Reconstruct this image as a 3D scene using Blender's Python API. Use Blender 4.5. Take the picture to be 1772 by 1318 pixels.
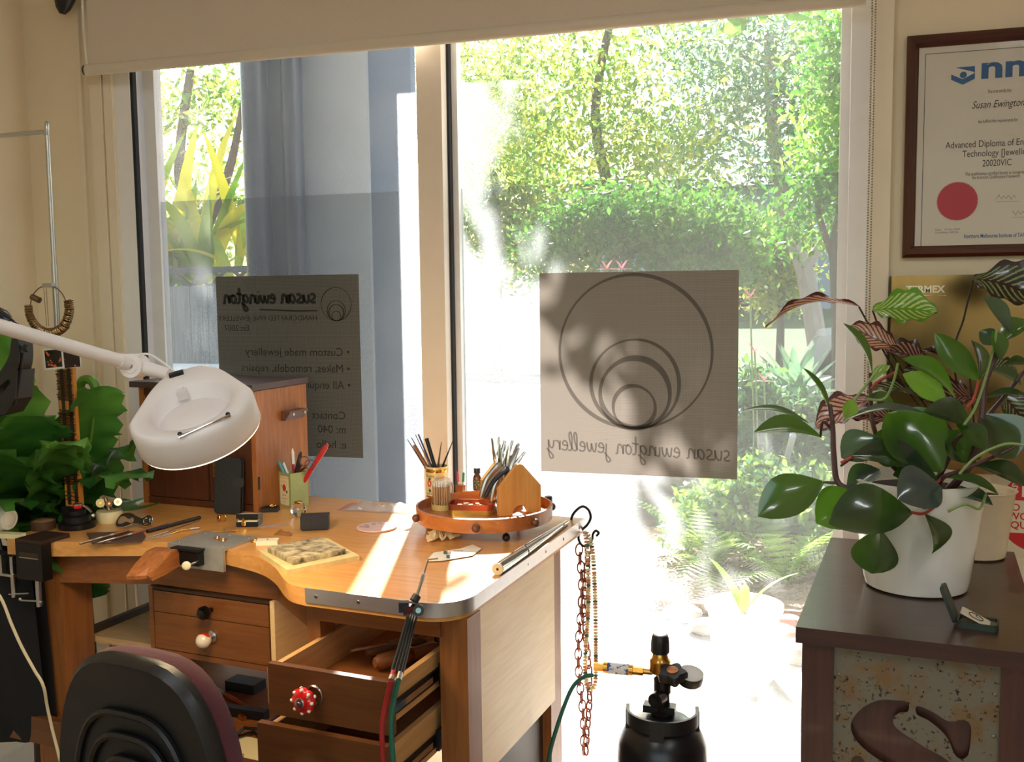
import bpy, bmesh, math, random
import numpy as np
from mathutils import Matrix, Vector, Quaternion
R_ = math.radians
PI = math.pi
random.seed(7)
for o in list(bpy.data.objects):
    bpy.data.objects.remove(o)
scene = bpy.context.scene
COL = scene.collection

# ------------------------------------------------------------------ camera
FPX, PITCH, YAW, ROLL, CAMZ = 1720.0, 5.2, 17.0, 0.7, 1.5
_p, _y, _r = R_(PITCH), R_(YAW), R_(ROLL)
CF = Vector((-math.sin(_y) * math.cos(_p), math.cos(_y) * math.cos(_p), -math.sin(_p)))
_right = Vector((math.cos(_y), math.sin(_y), 0))
_up = _right.cross(CF)
CR = math.cos(_r) * _right - math.sin(_r) * _up
CU = CR.cross(CF)
CC = Vector((0, 0, CAMZ))
cam = bpy.data.cameras.new('camera')
cam.sensor_width = 36.0
cam.lens = FPX / 1772.0 * 36.0
cam.clip_start = 0.05
cam.clip_end = 300
camo = bpy.data.objects.new('camera', cam)
COL.objects.link(camo)
mw = Matrix((CR, CU, -CF)).transposed().to_4x4()
mw.translation = CC
camo.matrix_world = mw
scene.camera = camo

# ------------------------------------------------------------------ sky, sun, exposure
SUN_EL = R_(40)
_az = Vector((0.30, -1.0, 0)).normalized()           # horizontal travel of the sunlight
SUND = Vector((_az.x * math.cos(SUN_EL), _az.y * math.cos(SUN_EL), -math.sin(SUN_EL)))
world = bpy.data.worlds.new('sky')
scene.world = world
world.use_nodes = True
nt = world.node_tree
bg = nt.nodes['Background']
sky = nt.nodes.new('ShaderNodeTexSky')
sky.sky_type = 'NISHITA'
sky.sun_disc = False
sky.sun_elevation = SUN_EL
sky.sun_rotation = math.atan2(-SUND.x, -SUND.y)
sky.altitude = 50
sky.air_density = 1.6
sky.dust_density = 3.0
nt.links.new(sky.outputs[0], bg.inputs[0])
bg.inputs[1].default_value = 0.42
sunl = bpy.data.lights.new('sun', 'SUN')
sunl.energy = 26.0
sunl.angle = R_(0.55)
sunl.color = (1.0, 0.97, 0.93)
suno = bpy.data.objects.new('sun', sunl)
COL.objects.link(suno)
suno.rotation_euler = SUND.to_track_quat('-Z', 'Y').to_euler()
vs = scene.view_settings
vs.view_transform = 'Standard'
vs.look = 'None'
vs.gamma = 1.0
vs.use_curve_mapping = False
vs.exposure = 0.45
scene.cycles.transparent_max_bounces = 24
scene.cycles.max_bounces = 10
scene.cycles.diffuse_bounces = 5
scene.cycles.sample_clamp_indirect = 6.0
scene.cycles.caustics_reflective = False
scene.cycles.caustics_refractive = False

# ------------------------------------------------------------------ geometry helpers
def ray(px, py):
    return CF + CR * ((px - 886) / FPX) - CU * ((py - 659) / FPX)
def on(px, py, z=0.93):
    d = ray(px, py); return CC + d * ((z - CAMZ) / d.z)
def aty(px, py, Y):
    d = ray(px, py); return CC + d * (Y / d.y)
def atx(px, py, X):
    d = ray(px, py); return CC + d * (X / d.x)
def atd(px, py, D):
    return CC + ray(px, py) * D

def join(*gs):
    V, F = [], []
    for g in gs:
        n = len(V); V += list(g[0]); F += [tuple(i + n for i in f) for f in g[1]]
    return V, F
def xf(g, M):
    return [tuple(M @ Vector(v)) for v in g[0]], g[1]
def mv(g, p):
    return [(v[0] + p[0], v[1] + p[1], v[2] + p[2]) for v in g[0]], g[1]
def T(p): return Matrix.Translation(Vector(p))
def RX(a): return Matrix.Rotation(R_(a), 4, 'X')
def RY(a): return Matrix.Rotation(R_(a), 4, 'Y')
def RZ(a): return Matrix.Rotation(R_(a), 4, 'Z')
def basis(x, y, z, o=(0, 0, 0)):
    m = Matrix((Vector(x), Vector(y), Vector(z))).transposed().to_4x4(); m.translation = Vector(o); return m
def box(x0, x1, y0, y1, z0, z1):
    V = [(x0, y0, z0), (x1, y0, z0), (x1, y1, z0), (x0, y1, z0), (x0, y0, z1), (x1, y0, z1), (x1, y1, z1), (x0, y1, z1)]
    F = [(3, 2, 1, 0), (4, 5, 6, 7), (0, 1, 5, 4), (1, 2, 6, 5), (2, 3, 7, 6), (3, 0, 4, 7)]
    return V, F
def cbox(c, s):
    return box(c[0] - s[0] / 2, c[0] + s[0] / 2, c[1] - s[1] / 2, c[1] + s[1] / 2, c[2] - s[2] / 2, c[2] + s[2] / 2)
def bev(g, w=0.003, seg=2):
    bm = bmesh.new()
    vs_ = [bm.verts.new(v) for v in g[0]]
    for f in g[1]:
        try: bm.faces.new([vs_[i] for i in f])
        except ValueError: pass
    bmesh.ops.bevel(bm, geom=[e for e in bm.edges if len(e.link_faces) == 2 and e.calc_face_angle(0) > 0.5], offset=w, segments=seg, affect='EDGES', profile=0.5)
    bm.verts.index_update()
    out = [tuple(v.co) for v in bm.verts], [tuple(v.index for v in f.verts) for f in bm.faces]
    bm.free(); return out
def bbox(x0, x1, y0, y1, z0, z1, w=0.003, seg=2):
    return bev(box(x0, x1, y0, y1, z0, z1), w, seg)
def cyl(p0, p1, r0, r1=None, n=16, caps=True):
    return tube([p0, p1], [r0, r0 if r1 is None else r1], n, caps)
def tube(pts, r, n=8, caps=True, closed=False):
    pts = [Vector(p) for p in pts]
    m = len(pts)
    rs = r if isinstance(r, (list, tuple)) else [r] * m
    V, F = [], []
    t0 = (pts[1] - pts[0]).normalized()
    a = Vector((0, 0, 1)) if abs(t0.z) < 0.9 else Vector((1, 0, 0))
    nrm = t0.cross(a).normalized()
    for i in range(m):
        if closed: t = (pts[(i + 1) % m] - pts[i - 1]).normalized()
        elif i == 0: t = t0
        elif i == m - 1: t = (pts[-1] - pts[-2]).normalized()
        else: t = ((pts[i + 1] - pts[i]).normalized() + (pts[i] - pts[i - 1]).normalized())
        if t.length < 1e-6: t = t0
        t = t.normalized()
        nrm = (nrm - t * nrm.dot(t))
        if nrm.length < 1e-6: nrm = t.orthogonal()
        nrm.normalize(); b = t.cross(nrm)
        for k in range(n):
            c, s = math.cos(2 * PI * k / n), math.sin(2 * PI * k / n)
            V.append(tuple(pts[i] + (nrm * c + b * s) * rs[i]))
    for i in range(m if closed else m - 1):
        j = (i + 1) % m
        for k in range(n):
            F.append((i * n + k, i * n + (k + 1) % n, j * n + (k + 1) % n, j * n + k))
    if caps and not closed:
        F.append(tuple(range(n - 1, -1, -1))); F.append(tuple((m - 1) * n + k for k in range(n)))
    return V, F
def lathe(prof, n=24, c=(0, 0, 0), cap0=True, cap1=True):
    V, F = [], []
    for r, z in prof:
        for k in range(n):
            V.append((c[0] + r * math.cos(2 * PI * k / n), c[1] + r * math.sin(2 * PI * k / n), c[2] + z))
    for i in range(len(prof) - 1):
        for k in range(n):
            F.append((i * n + k, i * n + (k + 1) % n, (i + 1) * n + (k + 1) % n, (i + 1) * n + k))
    if cap0: F.append(tuple(range(n - 1, -1, -1)))
    if cap1: F.append(tuple((len(prof) - 1) * n + k for k in range(n)))
    return V, F
def ball(c, r, n=16, m=9):
    rr = r if isinstance(r, (tuple, list)) else (r, r, r)
    V, F = [], []
    for i in range(m + 1):
        t = PI * i / m
        for k in range(n):
            V.append((c[0] + rr[0] * math.sin(t) * math.cos(2 * PI * k / n), c[1] + rr[1] * math.sin(t) * math.sin(2 * PI * k / n), c[2] - rr[2] * math.cos(t)))
    for i in range(m):
        for k in range(n):
            F.append((i * n + k, i * n + (k + 1) % n, (i + 1) * n + (k + 1) % n, (i + 1) * n + k))
    return V, F
def torus(c, R, r, n=24, m=8, M=None):
    pts = [(R * math.cos(2 * PI * k / n), R * math.sin(2 * PI * k / n), 0) for k in range(n)]
    g = tube(pts, r, m, closed=True)
    if M is not None: g = xf(g, M)
    return mv(g, c)
def prism(poly, z0, z1):
    n = len(poly)
    V = [(p[0], p[1], z0) for p in poly] + [(p[0], p[1], z1) for p in poly]
    F = [tuple(range(n - 1, -1, -1)), tuple(range(n, 2 * n))]
    F += [(i, (i + 1) % n, n + (i + 1) % n, n + i) for i in range(n)]
    return V, F
def prism_c(poly, z0, z1):
    # concave-safe prism: triangulated caps
    from mathutils.geometry import tessellate_polygon
    n = len(poly)
    V = [(p[0], p[1], z0) for p in poly] + [(p[0], p[1], z1) for p in poly]
    tris = tessellate_polygon([[Vector((p[0], p[1], 0)) for p in poly]])
    F = []
    for a, b, c in tris:
        A, B, C = (Vector(poly[i]) for i in (a, b, c))
        if (B - A).cross(C - A) < 0: a, c = c, a
        F.append((c, b, a)); F.append((n + a, n + b, n + c))
    ar = sum(poly[i][0] * poly[(i + 1) % n][1] - poly[(i + 1) % n][0] * poly[i][1] for i in range(n))
    for i in range(n):
        f = (i, (i + 1) % n, n + (i + 1) % n, n + i)
        F.append(f if ar > 0 else f[::-1])
    return V, F
def rrect(w, h, r, n=5):
    P = []
    for cx, cy, a in ((w / 2 - r, h / 2 - r, 0), (-w / 2 + r, h / 2 - r, 90), (-w / 2 + r, -h / 2 + r, 180), (w / 2 - r, -h / 2 + r, 270)):
        for k in range(n + 1):
            t = R_(a + 90 * k / n); P.append((cx + r * math.cos(t), cy + r * math.sin(t)))
    return P
def smooth_path(P, k=6, closed=False):
    P = [Vector(p) for p in P]; out = []
    m = len(P)
    for i in range(m if closed else m - 1):
        if closed: p0, p1, p2, p3 = P[i - 1], P[i], P[(i + 1) % m], P[(i + 2) % m]
        else: p0, p1, p2, p3 = P[max(i - 1, 0)], P[i], P[i + 1], P[min(i + 2, m - 1)]
        for j in range(k):
            t = j / k
            out.append(0.5 * ((2 * p1) + (p2 - p0) * t + (2 * p0 - 5 * p1 + 4 * p2 - p3) * t * t + (-p0 + 3 * p1 - 3 * p2 + p3) * t ** 3))
    if not closed: out.append(P[-1])
    return out
def ribbon(pts, w, nrm=(0, -1, 0), taper=True):
    # flat brush stroke lying in the plane with normal nrm
    pts = [Vector(p) for p in pts]; N = Vector(nrm); V, F = [], []
    for i, p in enumerate(pts):
        t = (pts[min(i + 1, len(pts) - 1)] - pts[max(i - 1, 0)])
        s = t.cross(N)
        s = s.normalized() if s.length > 1e-9 else Vector((1, 0, 0))
        ww = (w[i] if isinstance(w, list) else w) / 2
        V += [tuple(p + s * ww), tuple(p - s * ww)]
    for i in range(len(pts) - 1):
        F.append((2 * i, 2 * i + 1, 2 * i + 3, 2 * i + 2))
    return V, F

# ------------------------------------------------------------------ object helpers
def mk(name, g, mat, parent=None, smooth=False, label=None, cat=None, group=None, kind=None, world=False):
    if isinstance(g, bpy.types.Mesh): me = g
    else:
        me = bpy.data.meshes.new(name)
        me.from_pydata([tuple(v) for v in g[0]], [], [tuple(f) for f in g[1]])
        me.update()
        if isinstance(mat, (list, tuple)):
            for m in mat: me.materials.append(m)
        elif mat is not None: me.materials.append(mat)
        if smooth:
            me.polygons.foreach_set('use_smooth', [True] * len(me.polygons))
            if smooth != 'full':
                ang = R_(40)
                try: me.set_sharp_from_angle(angle=ang)
                except Exception: pass
    o = bpy.data.objects.new(name, me)
    COL.objects.link(o)
    if parent is not None:
        o.parent = parent
        if world:
            o.matrix_parent_inverse = WM.get(parent.name, Matrix.Identity(4)).inverted(); WM[o.name] = Matrix.Identity(4)
        else: WM[o.name] = WM.get(parent.name, Matrix.Identity(4))
    if label: o['label'] = label
    if cat: o['category'] = cat
    if group: o['group'] = group
    if kind: o['kind'] = kind
    return o
WM = {}
def thing(name, label, cat, loc=(0, 0, 0), rotz=0.0, group=None, mat=None, kind=None):
    o = bpy.data.objects.new(name, None)
    COL.objects.link(o)
    o.empty_display_size = 0.05
    M = mat if mat is not None else T(loc) @ Matrix.Rotation(R_(rotz), 4, 'Z')
    o.matrix_world = M
    WM[o.name] = M.copy()
    if label: o['label'] = label
    if cat: o['category'] = cat
    if group: o['group'] = group
    if kind: o['kind'] = kind
    return o
def struct(name, g, mat, smooth=False, parent=None):
    o = mk(name, g, mat, parent, smooth)
    if parent is None: o['kind'] = 'structure'
    return o
_txt = {}
def text(s, size=1.0, align='CENTER', shear=0.0, mirror=False, bold=0.0, ext=0.0, spacing=1.0):
    # text outline as flat geometry in the XY plane
    cu = bpy.data.curves.new('t', 'FONT')
    cu.body = s; cu.size = size; cu.align_x = align; cu.shear = shear; cu.offset = bold; cu.extrude = ext
    cu.space_character = spacing
    cu.resolution_u = 3
    o = bpy.data.objects.new('t', cu)
    COL.objects.link(o)
    dg = bpy.context.evaluated_depsgraph_get()
    me = bpy.data.meshes.new_from_object(o.evaluated_get(dg))
    V = [tuple(v.co) for v in me.vertices]; F = [tuple(p.vertices) for p in me.polygons]
    bpy.data.objects.remove(o); bpy.data.curves.remove(cu); bpy.data.meshes.remove(me)
    if mirror:
        V = [(-v[0], v[1], v[2]) for v in V]; F = [f[::-1] for f in F]
    return V, F
UPXZ = Matrix(((1, 0, 0, 0), (0, 0, -1, 0), (0, 1, 0, 0), (0, 0, 0, 1)))   # XY plane -> XZ plane, facing -Y

# ------------------------------------------------------------------ materials
def _new(name):
    m = bpy.data.materials.new(name); m.use_nodes = True
    return m, m.node_tree, m.node_tree.nodes['Principled BSDF']
def lin(c):
    return tuple((x / 12.92 if x <= 0.04045 else ((x + 0.055) / 1.055) ** 2.4) for x in c)
def rgb(r, g, b): return lin((r / 255, g / 255, b / 255)) + (1.0,)
_mc = {}
def mat(name, col, rough=0.5, metal=0.0, var=0.0, scale=30.0, bump=0.0, col2=None, stretch=(1, 1, 1), spec=0.5, coat=0.0, sheen=0.0, trans=0.0, detail=4.0, emit=None, contrast=None):
    if name in _mc: return _mc[name]
    m, t, b = _new(name)
    b.inputs['Base Color'].default_value = col
    b.inputs['Roughness'].default_value = rough
    b.inputs['Metallic'].default_value = metal
    b.inputs['Specular IOR Level'].default_value = spec
    if coat: b.inputs['Coat Weight'].default_value = coat
    if sheen: b.inputs['Sheen Weight'].default_value = sheen
    if emit:
        b.inputs['Emission Color'].default_value = emit[0]; b.inputs['Emission Strength'].default_value = emit[1]
    if var > 0 or col2 is not None or bump > 0:
        tc = t.nodes.new('ShaderNodeTexCoord'); mp = t.nodes.new('ShaderNodeMapping')
        mp.inputs['Scale'].default_value = stretch
        nz = t.nodes.new('ShaderNodeTexNoise')
        nz.inputs['Scale'].default_value = scale; nz.inputs['Detail'].default_value = detail; nz.inputs['Roughness'].default_value = 0.6
        t.links.new(tc.outputs['Object'], mp.inputs[0]); t.links.new(mp.outputs[0], nz.inputs['Vector'])
        if var > 0 or col2 is not None:
            rp = t.nodes.new('ShaderNodeValToRGB')
            c2 = col2 if col2 is not None else tuple(min(1, x * (1 + var)) for x in col[:3]) + (1,)
            c1 = col if col2 is not None else tuple(x * (1 - var) for x in col[:3]) + (1,)
            lo, hi = contrast if contrast else (0.3, 0.7)
            rp.color_ramp.elements[0].position = lo; rp.color_ramp.elements[1].position = hi
            rp.color_ramp.elements[0].color = c1; rp.color_ramp.elements[1].color = c2
            t.links.new(nz.outputs['Fac'], rp.inputs[0]); t.links.new(rp.outputs[0], b.inputs['Base Color'])
        if bump > 0:
            bp = t.nodes.new('ShaderNodeBump'); bp.inputs['Strength'].default_value = min(1.0, bump); bp.inputs['Distance'].default_value = 0.002
            t.links.new(nz.outputs['Fac'], bp.inputs['Height']); t.links.new(bp.outputs[0], b.inputs['Normal'])
    _mc[name] = m
    return m
def wood(name, c1, c2, axis='x', rough=0.4, scale=9.0, coat=0.0):
    if name in _mc: return _mc[name]
    m, t, b = _new(name)
    tc = t.nodes.new('ShaderNodeTexCoord'); mp = t.nodes.new('ShaderNodeMapping')
    mp.inputs['Scale'].default_value = {'x': (1, 14, 14), 'y': (14, 1, 14), 'z': (14, 14, 1)}[axis]
    n1 = t.nodes.new('ShaderNodeTexNoise'); n1.inputs['Scale'].default_value = scale; n1.inputs['Detail'].default_value = 6; n1.inputs['Distortion'].default_value = 0.6
    n2 = t.nodes.new('ShaderNodeTexNoise'); n2.inputs['Scale'].default_value = scale * 0.25; n2.inputs['Detail'].default_value = 2
    rp = t.nodes.new('ShaderNodeValToRGB')
    rp.color_ramp.elements[0].position = 0.32; rp.color_ramp.elements[1].position = 0.68
    rp.color_ramp.elements[0].color = c1; rp.color_ramp.elements[1].color = c2
    mx = t.nodes.new('ShaderNodeMath'); mx.operation = 'MULTIPLY_ADD'; mx.inputs[1].default_value = 0.6
    ml = t.nodes.new('ShaderNodeMath'); ml.operation = 'MULTIPLY'; ml.inputs[1].default_value = 0.4
    t.links.new(tc.outputs['Object'], mp.inputs[0]); t.links.new(mp.outputs[0], n1.inputs['Vector']); t.links.new(tc.outputs['Object'], n2.inputs['Vector'])
    t.links.new(n2.outputs['Fac'], ml.inputs[0]); t.links.new(n1.outputs['Fac'], mx.inputs[0]); t.links.new(ml.outputs[0], mx.inputs[2])
    t.links.new(mx.outputs[0], rp.inputs[0]); t.links.new(rp.outputs[0], b.inputs['Base Color'])
    b.inputs['Roughness'].default_value = rough
    if coat: b.inputs['Coat Weight'].default_value = coat
    bp = t.nodes.new('ShaderNodeBump'); bp.inputs['Strength'].default_value = 0.15; bp.inputs['Distance'].default_value = 0.001
    t.links.new(n1.outputs['Fac'], bp.inputs['Height']); t.links.new(bp.outputs[0], b.inputs['Normal'])
    _mc[name] = m
    return m
def leafmat(name, c1, c2, rough=0.45, trans=0.4, scale=3.0, tcol=None, coat=0.0):
    if name in _mc: return _mc[name]
    m, t, b = _new(name)
    out = t.nodes['Material Output']
    tc = t.nodes.new('ShaderNodeTexCoord'); nz = t.nodes.new('ShaderNodeTexNoise'); nz.inputs['Scale'].default_value = scale; nz.inputs['Detail'].default_value = 3
    rp = t.nodes.new('ShaderNodeValToRGB'); rp.color_ramp.elements[0].position = 0.35; rp.color_ramp.elements[1].position = 0.65
    rp.color_ramp.elements[0].color = c1; rp.color_ramp.elements[1].color = c2
    t.links.new(tc.outputs['Object'], nz.inputs['Vector']); t.links.new(nz.outputs['Fac'], rp.inputs[0]); t.links.new(rp.outputs[0], b.inputs['Base Color'])
    b.inputs['Roughness'].default_value = rough
    if coat: b.inputs['Coat Weight'].default_value = coat
    tr = t.nodes.new('ShaderNodeBsdfTranslucent')
    if tcol is not None: tr.inputs[0].default_value = tcol
    else: t.links.new(rp.outputs[0], tr.inputs[0])
    mx = t.nodes.new('ShaderNodeMixShader'); mx.inputs[0].default_value = trans
    t.links.new(b.outputs[0], mx.inputs[1]); t.links.new(tr.outputs[0], mx.inputs[2]); t.links.new(mx.outputs[0], out.inputs[0])
    _mc[name] = m
    return m
def seethrough(name, tint=(1, 1, 1, 1), gloss=0.08, scatter=0.0, scol=(1, 1, 1, 1), rough=0.02, dust=0.0, mesh=0.0, diff=0.0):
    # thin clear sheet: straight-through light + reflection + scattering off dust or film
    if name in _mc: return _mc[name]
    m, t, b = _new(name)
    t.nodes.remove(b)
    out = t.nodes['Material Output']
    tr = t.nodes.new('ShaderNodeBsdfTransparent'); tr.inputs[0].default_value = tint
    gl = t.nodes.new('ShaderNodeBsdfGlossy'); gl.inputs['Roughness'].default_value = rough
    fr = t.nodes.new('ShaderNodeLayerWeight'); fr.inputs[0].default_value = 0.25
    fm = t.nodes.new('ShaderNodeMath'); fm.operation = 'MULTIPLY'; fm.inputs[1].default_value = gloss * 4
    t.links.new(fr.outputs['Fresnel'], fm.inputs[0])
    m1 = t.nodes.new('ShaderNodeMixShader')
    t.links.new(fm.outputs[0], m1.inputs[0]); t.links.new(tr.outputs[0], m1.inputs[1]); t.links.new(gl.outputs[0], m1.inputs[2])
    last = m1
    if scatter > 0:
        sc = t.nodes.new('ShaderNodeBsdfTranslucent'); sc.inputs[0].default_value = scol
        src = sc
        if diff > 0:
            df = t.nodes.new('ShaderNodeBsdfDiffuse'); df.inputs[0].default_value = scol
            md = t.nodes.new('ShaderNodeMixShader'); md.inputs[0].default_value = diff
            t.links.new(sc.outputs[0], md.inputs[1]); t.links.new(df.outputs[0], md.inputs[2]); src = md
        m2 = t.nodes.new('ShaderNodeMixShader'); m2.inputs[0].default_value = scatter
        tc = t.nodes.new('ShaderNodeTexCoord')
        if dust > 0:
            n1 = t.nodes.new('ShaderNodeTexNoise'); n1.inputs['Scale'].default_value = 2.2; n1.inputs['Detail'].default_value = 5
            n2 = t.nodes.new('ShaderNodeTexNoise'); n2.inputs['Scale'].default_value = 260; n2.inputs['Detail'].default_value = 2
            r2 = t.nodes.new('ShaderNodeMapRange'); r2.inputs['From Min'].default_value = 0.45; r2.inputs['From Max'].default_value = 0.75
            r2.inputs['To Min'].default_value = scatter * (1 - dust); r2.inputs['To Max'].default_value = scatter * (1 + 2.0 * dust)
            a = t.nodes.new('ShaderNodeMath'); a.operation = 'MULTIPLY_ADD'; a.inputs[1].default_value = 0.6
            a2 = t.nodes.new('ShaderNodeMath'); a2.operation = 'MULTIPLY'; a2.inputs[1].default_value = 0.5
            t.links.new(tc.outputs['Object'], n1.inputs['Vector']); t.links.new(tc.outputs['Object'], n2.inputs['Vector'])
            t.links.new(n2.outputs['Fac'], a2.inputs[0]); t.links.new(n1.outputs['Fac'], a.inputs[0]); t.links.new(a2.outputs[0], a.inputs[2])
            t.links.new(a.outputs[0], r2.inputs['Value']); t.links.new(r2.outputs[0], m2.inputs[0])
        if mesh > 0:
            wv = []
            for ax in ('X', 'Z'):
                w = t.nodes.new('ShaderNodeTexWave'); w.wave_type = 'BANDS'; w.bands_direction = ax
                w.inputs['Scale'].default_value = 1.0 / (mesh * 3.1831); wv.append(w); t.links.new(tc.outputs['Object'], w.inputs['Vector'])
            pr = t.nodes.new('ShaderNodeMath'); pr.operation = 'MULTIPLY'
            t.links.new(wv[0].outputs['Fac'], pr.inputs[0]); t.links.new(wv[1].outputs['Fac'], pr.inputs[1])
            r3 = t.nodes.new('ShaderNodeMapRange'); r3.inputs['To Min'].default_value = scatter * 1.35; r3.inputs['To Max'].default_value = scatter * 0.45
            t.links.new(pr.outputs[0], r3.inputs['Value']); t.links.new(r3.outputs[0], m2.inputs[0])
        t.links.new(last.outputs[0], m2.inputs[1]); t.links.new(src.outputs[0], m2.inputs[2]); last = m2
    t.links.new(last.outputs[0], out.inputs[0])
    _mc[name] = m
    return m

# ================================================================== the room
WY = 2.56            # inner face of the window wall
XL, XR, YB, ZC = -2.335, 2.3, -2.6, 2.75
M_wall = mat('cream wall paint', rgb(234, 220, 192), 0.75, var=0.03, scale=4, bump=0.05)
M_ceil = mat('white ceiling paint', rgb(236, 232, 222), 0.8, var=0.02, scale=3)
M_trim = mat('cream gloss trim paint', rgb(234, 222, 200), 0.4, var=0.02, scale=6)
M_alu = mat('white powder coated aluminium', rgb(240, 241, 244), 0.35, var=0.02, scale=20)
M_alubeige = mat('beige aluminium mullion', rgb(238, 226, 210), 0.4, var=0.02, scale=20)
M_gasket = mat('black rubber gasket', rgb(22, 26, 34), 0.6, var=0.1, scale=50)
M_floor = wood('floorboard timber', rgb(150, 122, 92), rgb(186, 158, 122), 'y', 0.35, 5)

fl = struct('floor', box(XL - 0.1, XR + 0.1, YB - 0.1, WY + 0.14, -0.06, -0.012), mat('floor underlay', rgb(60, 44, 30), 0.8, var=0.1))
i = 0
x = XL
while x < XR:                                     # floorboards run towards the window
    w = min(0.125, XR - x)
    mk('plank', box(x + 0.0008, x + w - 0.0008, YB, WY + 0.02, -0.012, 0.0), M_floor, fl)
    x += 0.125
struct('ceiling', box(XL - 0.1, XR + 0.1, YB - 0.1, WY + 0.2, ZC, ZC + 0.08), M_ceil)
struct('wall_left', box(XL - 0.1, XL, YB - 0.1, WY + 0.12, 0, ZC), M_wall)
struct('wall_right', box(XR, XR + 0.1, YB - 0.1, WY + 0.12, 0, ZC), M_wall)
wf = struct('wall_front', join(box(XL, -2.03, WY, WY + 0.12, 0, ZC), box(0.125, XR, WY, WY + 0.12, 0, ZC), box(-2.03, 0.125, WY, WY + 0.12, 2.42, ZC)), M_wall)
# unseen back wall; its wide windows are added to let fill light in
struct('wall_back', join(box(XL, -1.9, YB - 0.1, YB, 0, ZC), box(1.9, XR, YB - 0.1, YB, 0, ZC), box(-1.9, 1.9, YB - 0.1, YB, 0, 0.55), box(-1.9, 1.9, YB - 0.1, YB, 2.5, ZC)), M_wall)
struct('added_fill_window', join(box(-1.9, 1.9, YB - 0.08, YB - 0.03, 0.55, 0.60), box(-1.9, 1.9, YB - 0.08, YB - 0.03, 2.45, 2.5), *[box(a - 0.025, a + 0.025, YB - 0.08, YB - 0.03, 0.6, 2.45) for a in (-1.875, -0.63, 0.63, 1.875)]), M_alu)
struct('baseboard_left', box(XL, XL + 0.015, YB, WY, 0, 0.12), M_trim)
struct('baseboard_right', join(box(0.2, XR, WY - 0.015, WY, 0, 0.12)), M_trim)

# ------------------------------------------------------------------ window
ZT = 2.42
M_trims = [
    ('trim_1', box(-2.135, -2.122, WY - 0.012, WY, 0, ZC)),                     # slim conduit strip up the wall
    ('trim_2', bbox(-2.085, -2.045, WY - 0.022, WY, 0, ZT, 0.004)),
    ('trim_3', bbox(-2.042, -2.012, WY - 0.016, WY + 0.03, 0, ZT, 0.003)),
    ('trim_4', bbox(0.118, 0.165, WY - 0.02, WY, 0, ZT + 0.04, 0.004)),
]
for n_, g_ in M_trims:
    struct(n_, g_, M_trim)
wn = struct('window_1', join(box(-2.012, 0.118, WY + 0.0, WY + 0.10, 0.0, 0.045), box(-2.012, 0.118, WY + 0.0, WY + 0.10, ZT - 0.05, ZT)), M_alu)
mk('jamb', bbox(-2.012, -1.958, WY - 0.004, WY + 0.10, 0.045, ZT - 0.05, 0.002), M_alu, wn)
mk('jamb', bbox(0.072, 0.118, WY - 0.004, WY + 0.10, 0.045, ZT - 0.05, 0.002), M_alu, wn)
mk('gasket', box(-1.958, -1.948, WY + 0.0, WY + 0.016, 0.045, ZT - 0.05), M_gasket, wn)
mk('stile', bbox(-1.945, -1.905, WY + 0.04, WY + 0.075, 0.045, ZT - 0.05, 0.002), M_alu, wn)
mk('stile', bbox(-1.04, -0.968, WY - 0.01, WY + 0.05, 0.045, ZT - 0.05, 0.003), M_alubeige, wn)
mk('stile', bbox(-1.0, -0.945, WY + 0.05, WY + 0.085, 0.045, ZT - 0.05, 0.002), M_alu, wn)
mk('gasket', box(-0.9685, -0.961, WY + 0.03, WY + 0.05, 0.045, ZT - 0.05), M_gasket, wn)
mk('stile', box(0.05, 0.072, WY + 0.055, WY + 0.085, 0.045, ZT - 0.05), M_alu, wn)
for a, b_, y in ((-1.905, -1.04, WY + 0.035), (-0.945, 0.05, WY + 0.068)):
    mk('rail', box(a, b_, y - 0.012, y + 0.016, 0.045, 0.10), M_alu, wn)
M_glass = seethrough('dusty window glass', (0.97, 0.98, 0.98, 1), 0.05, 0.12, (1, 1, 1, 1), dust=0.5)
GL, GR = WY + 0.052, WY + 0.074          # outer glass faces of the two sashes
mk('pane', ([(-1.945, GL, 0.06), (-1.0, GL, 0.06), (-1.0, GL, ZT - 0.05), (-1.945, GL, ZT - 0.05)], [(0, 1, 2, 3)]), M_glass, wn)
mk('pane', ([(-0.96, GR, 0.06), (0.07, GR, 0.06), (0.07, GR, ZT - 0.05), (-0.96, GR, ZT - 0.05)], [(0, 1, 2, 3)]), M_glass, wn)
M_film = seethrough('perforated privacy film', (0.52, 0.55, 0.56, 1), 0.0, 0.065, (0.94, 0.95, 1, 1), mesh=0.0045, diff=0.2)
def sheet(x0, x1, z0, z1, y):
    return [(x0, y, z0), (x1, y, z0), (x1, y, z1), (x0, y, z1)], [(0, 1, 2, 3)]
F1 = 1.776
mk('window_film', sheet(-1.905, -1.03, 0.86, F1 + 0.004, GL - 0.003), M_film, label='grey perforated privacy film on the left window pane', cat='window film')
mk('window_film', sheet(-0.945, 0.05, 0.86, F1 + 0.006, GR - 0.003), M_film, label='grey perforated privacy film on the right window pane', cat='window film')

# printed signs stuck to the glass, seen from behind (lettering mirrored)
M_sign1 = seethrough('dark sign vinyl', (0.08, 0.076, 0.07, 1), 0.0, 0.75, rgb(108, 101, 90), mesh=0.004, diff=0.4)
M_sign2 = seethrough('brown sign vinyl', (0.07, 0.066, 0.06, 1), 0.0, 0.85, rgb(118, 107, 98), mesh=0.004, diff=0.35)
M_ink1 = seethrough('sign ink', (0.42, 0.41, 0.40, 1), 0.0, 0.25, rgb(44, 41, 36), diff=0.4)
M_ink2 = seethrough('sign ink brown', (0.60, 0.59, 0.58, 1), 0.0, 0.22, rgb(84, 76, 69), diff=0.35)

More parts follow.
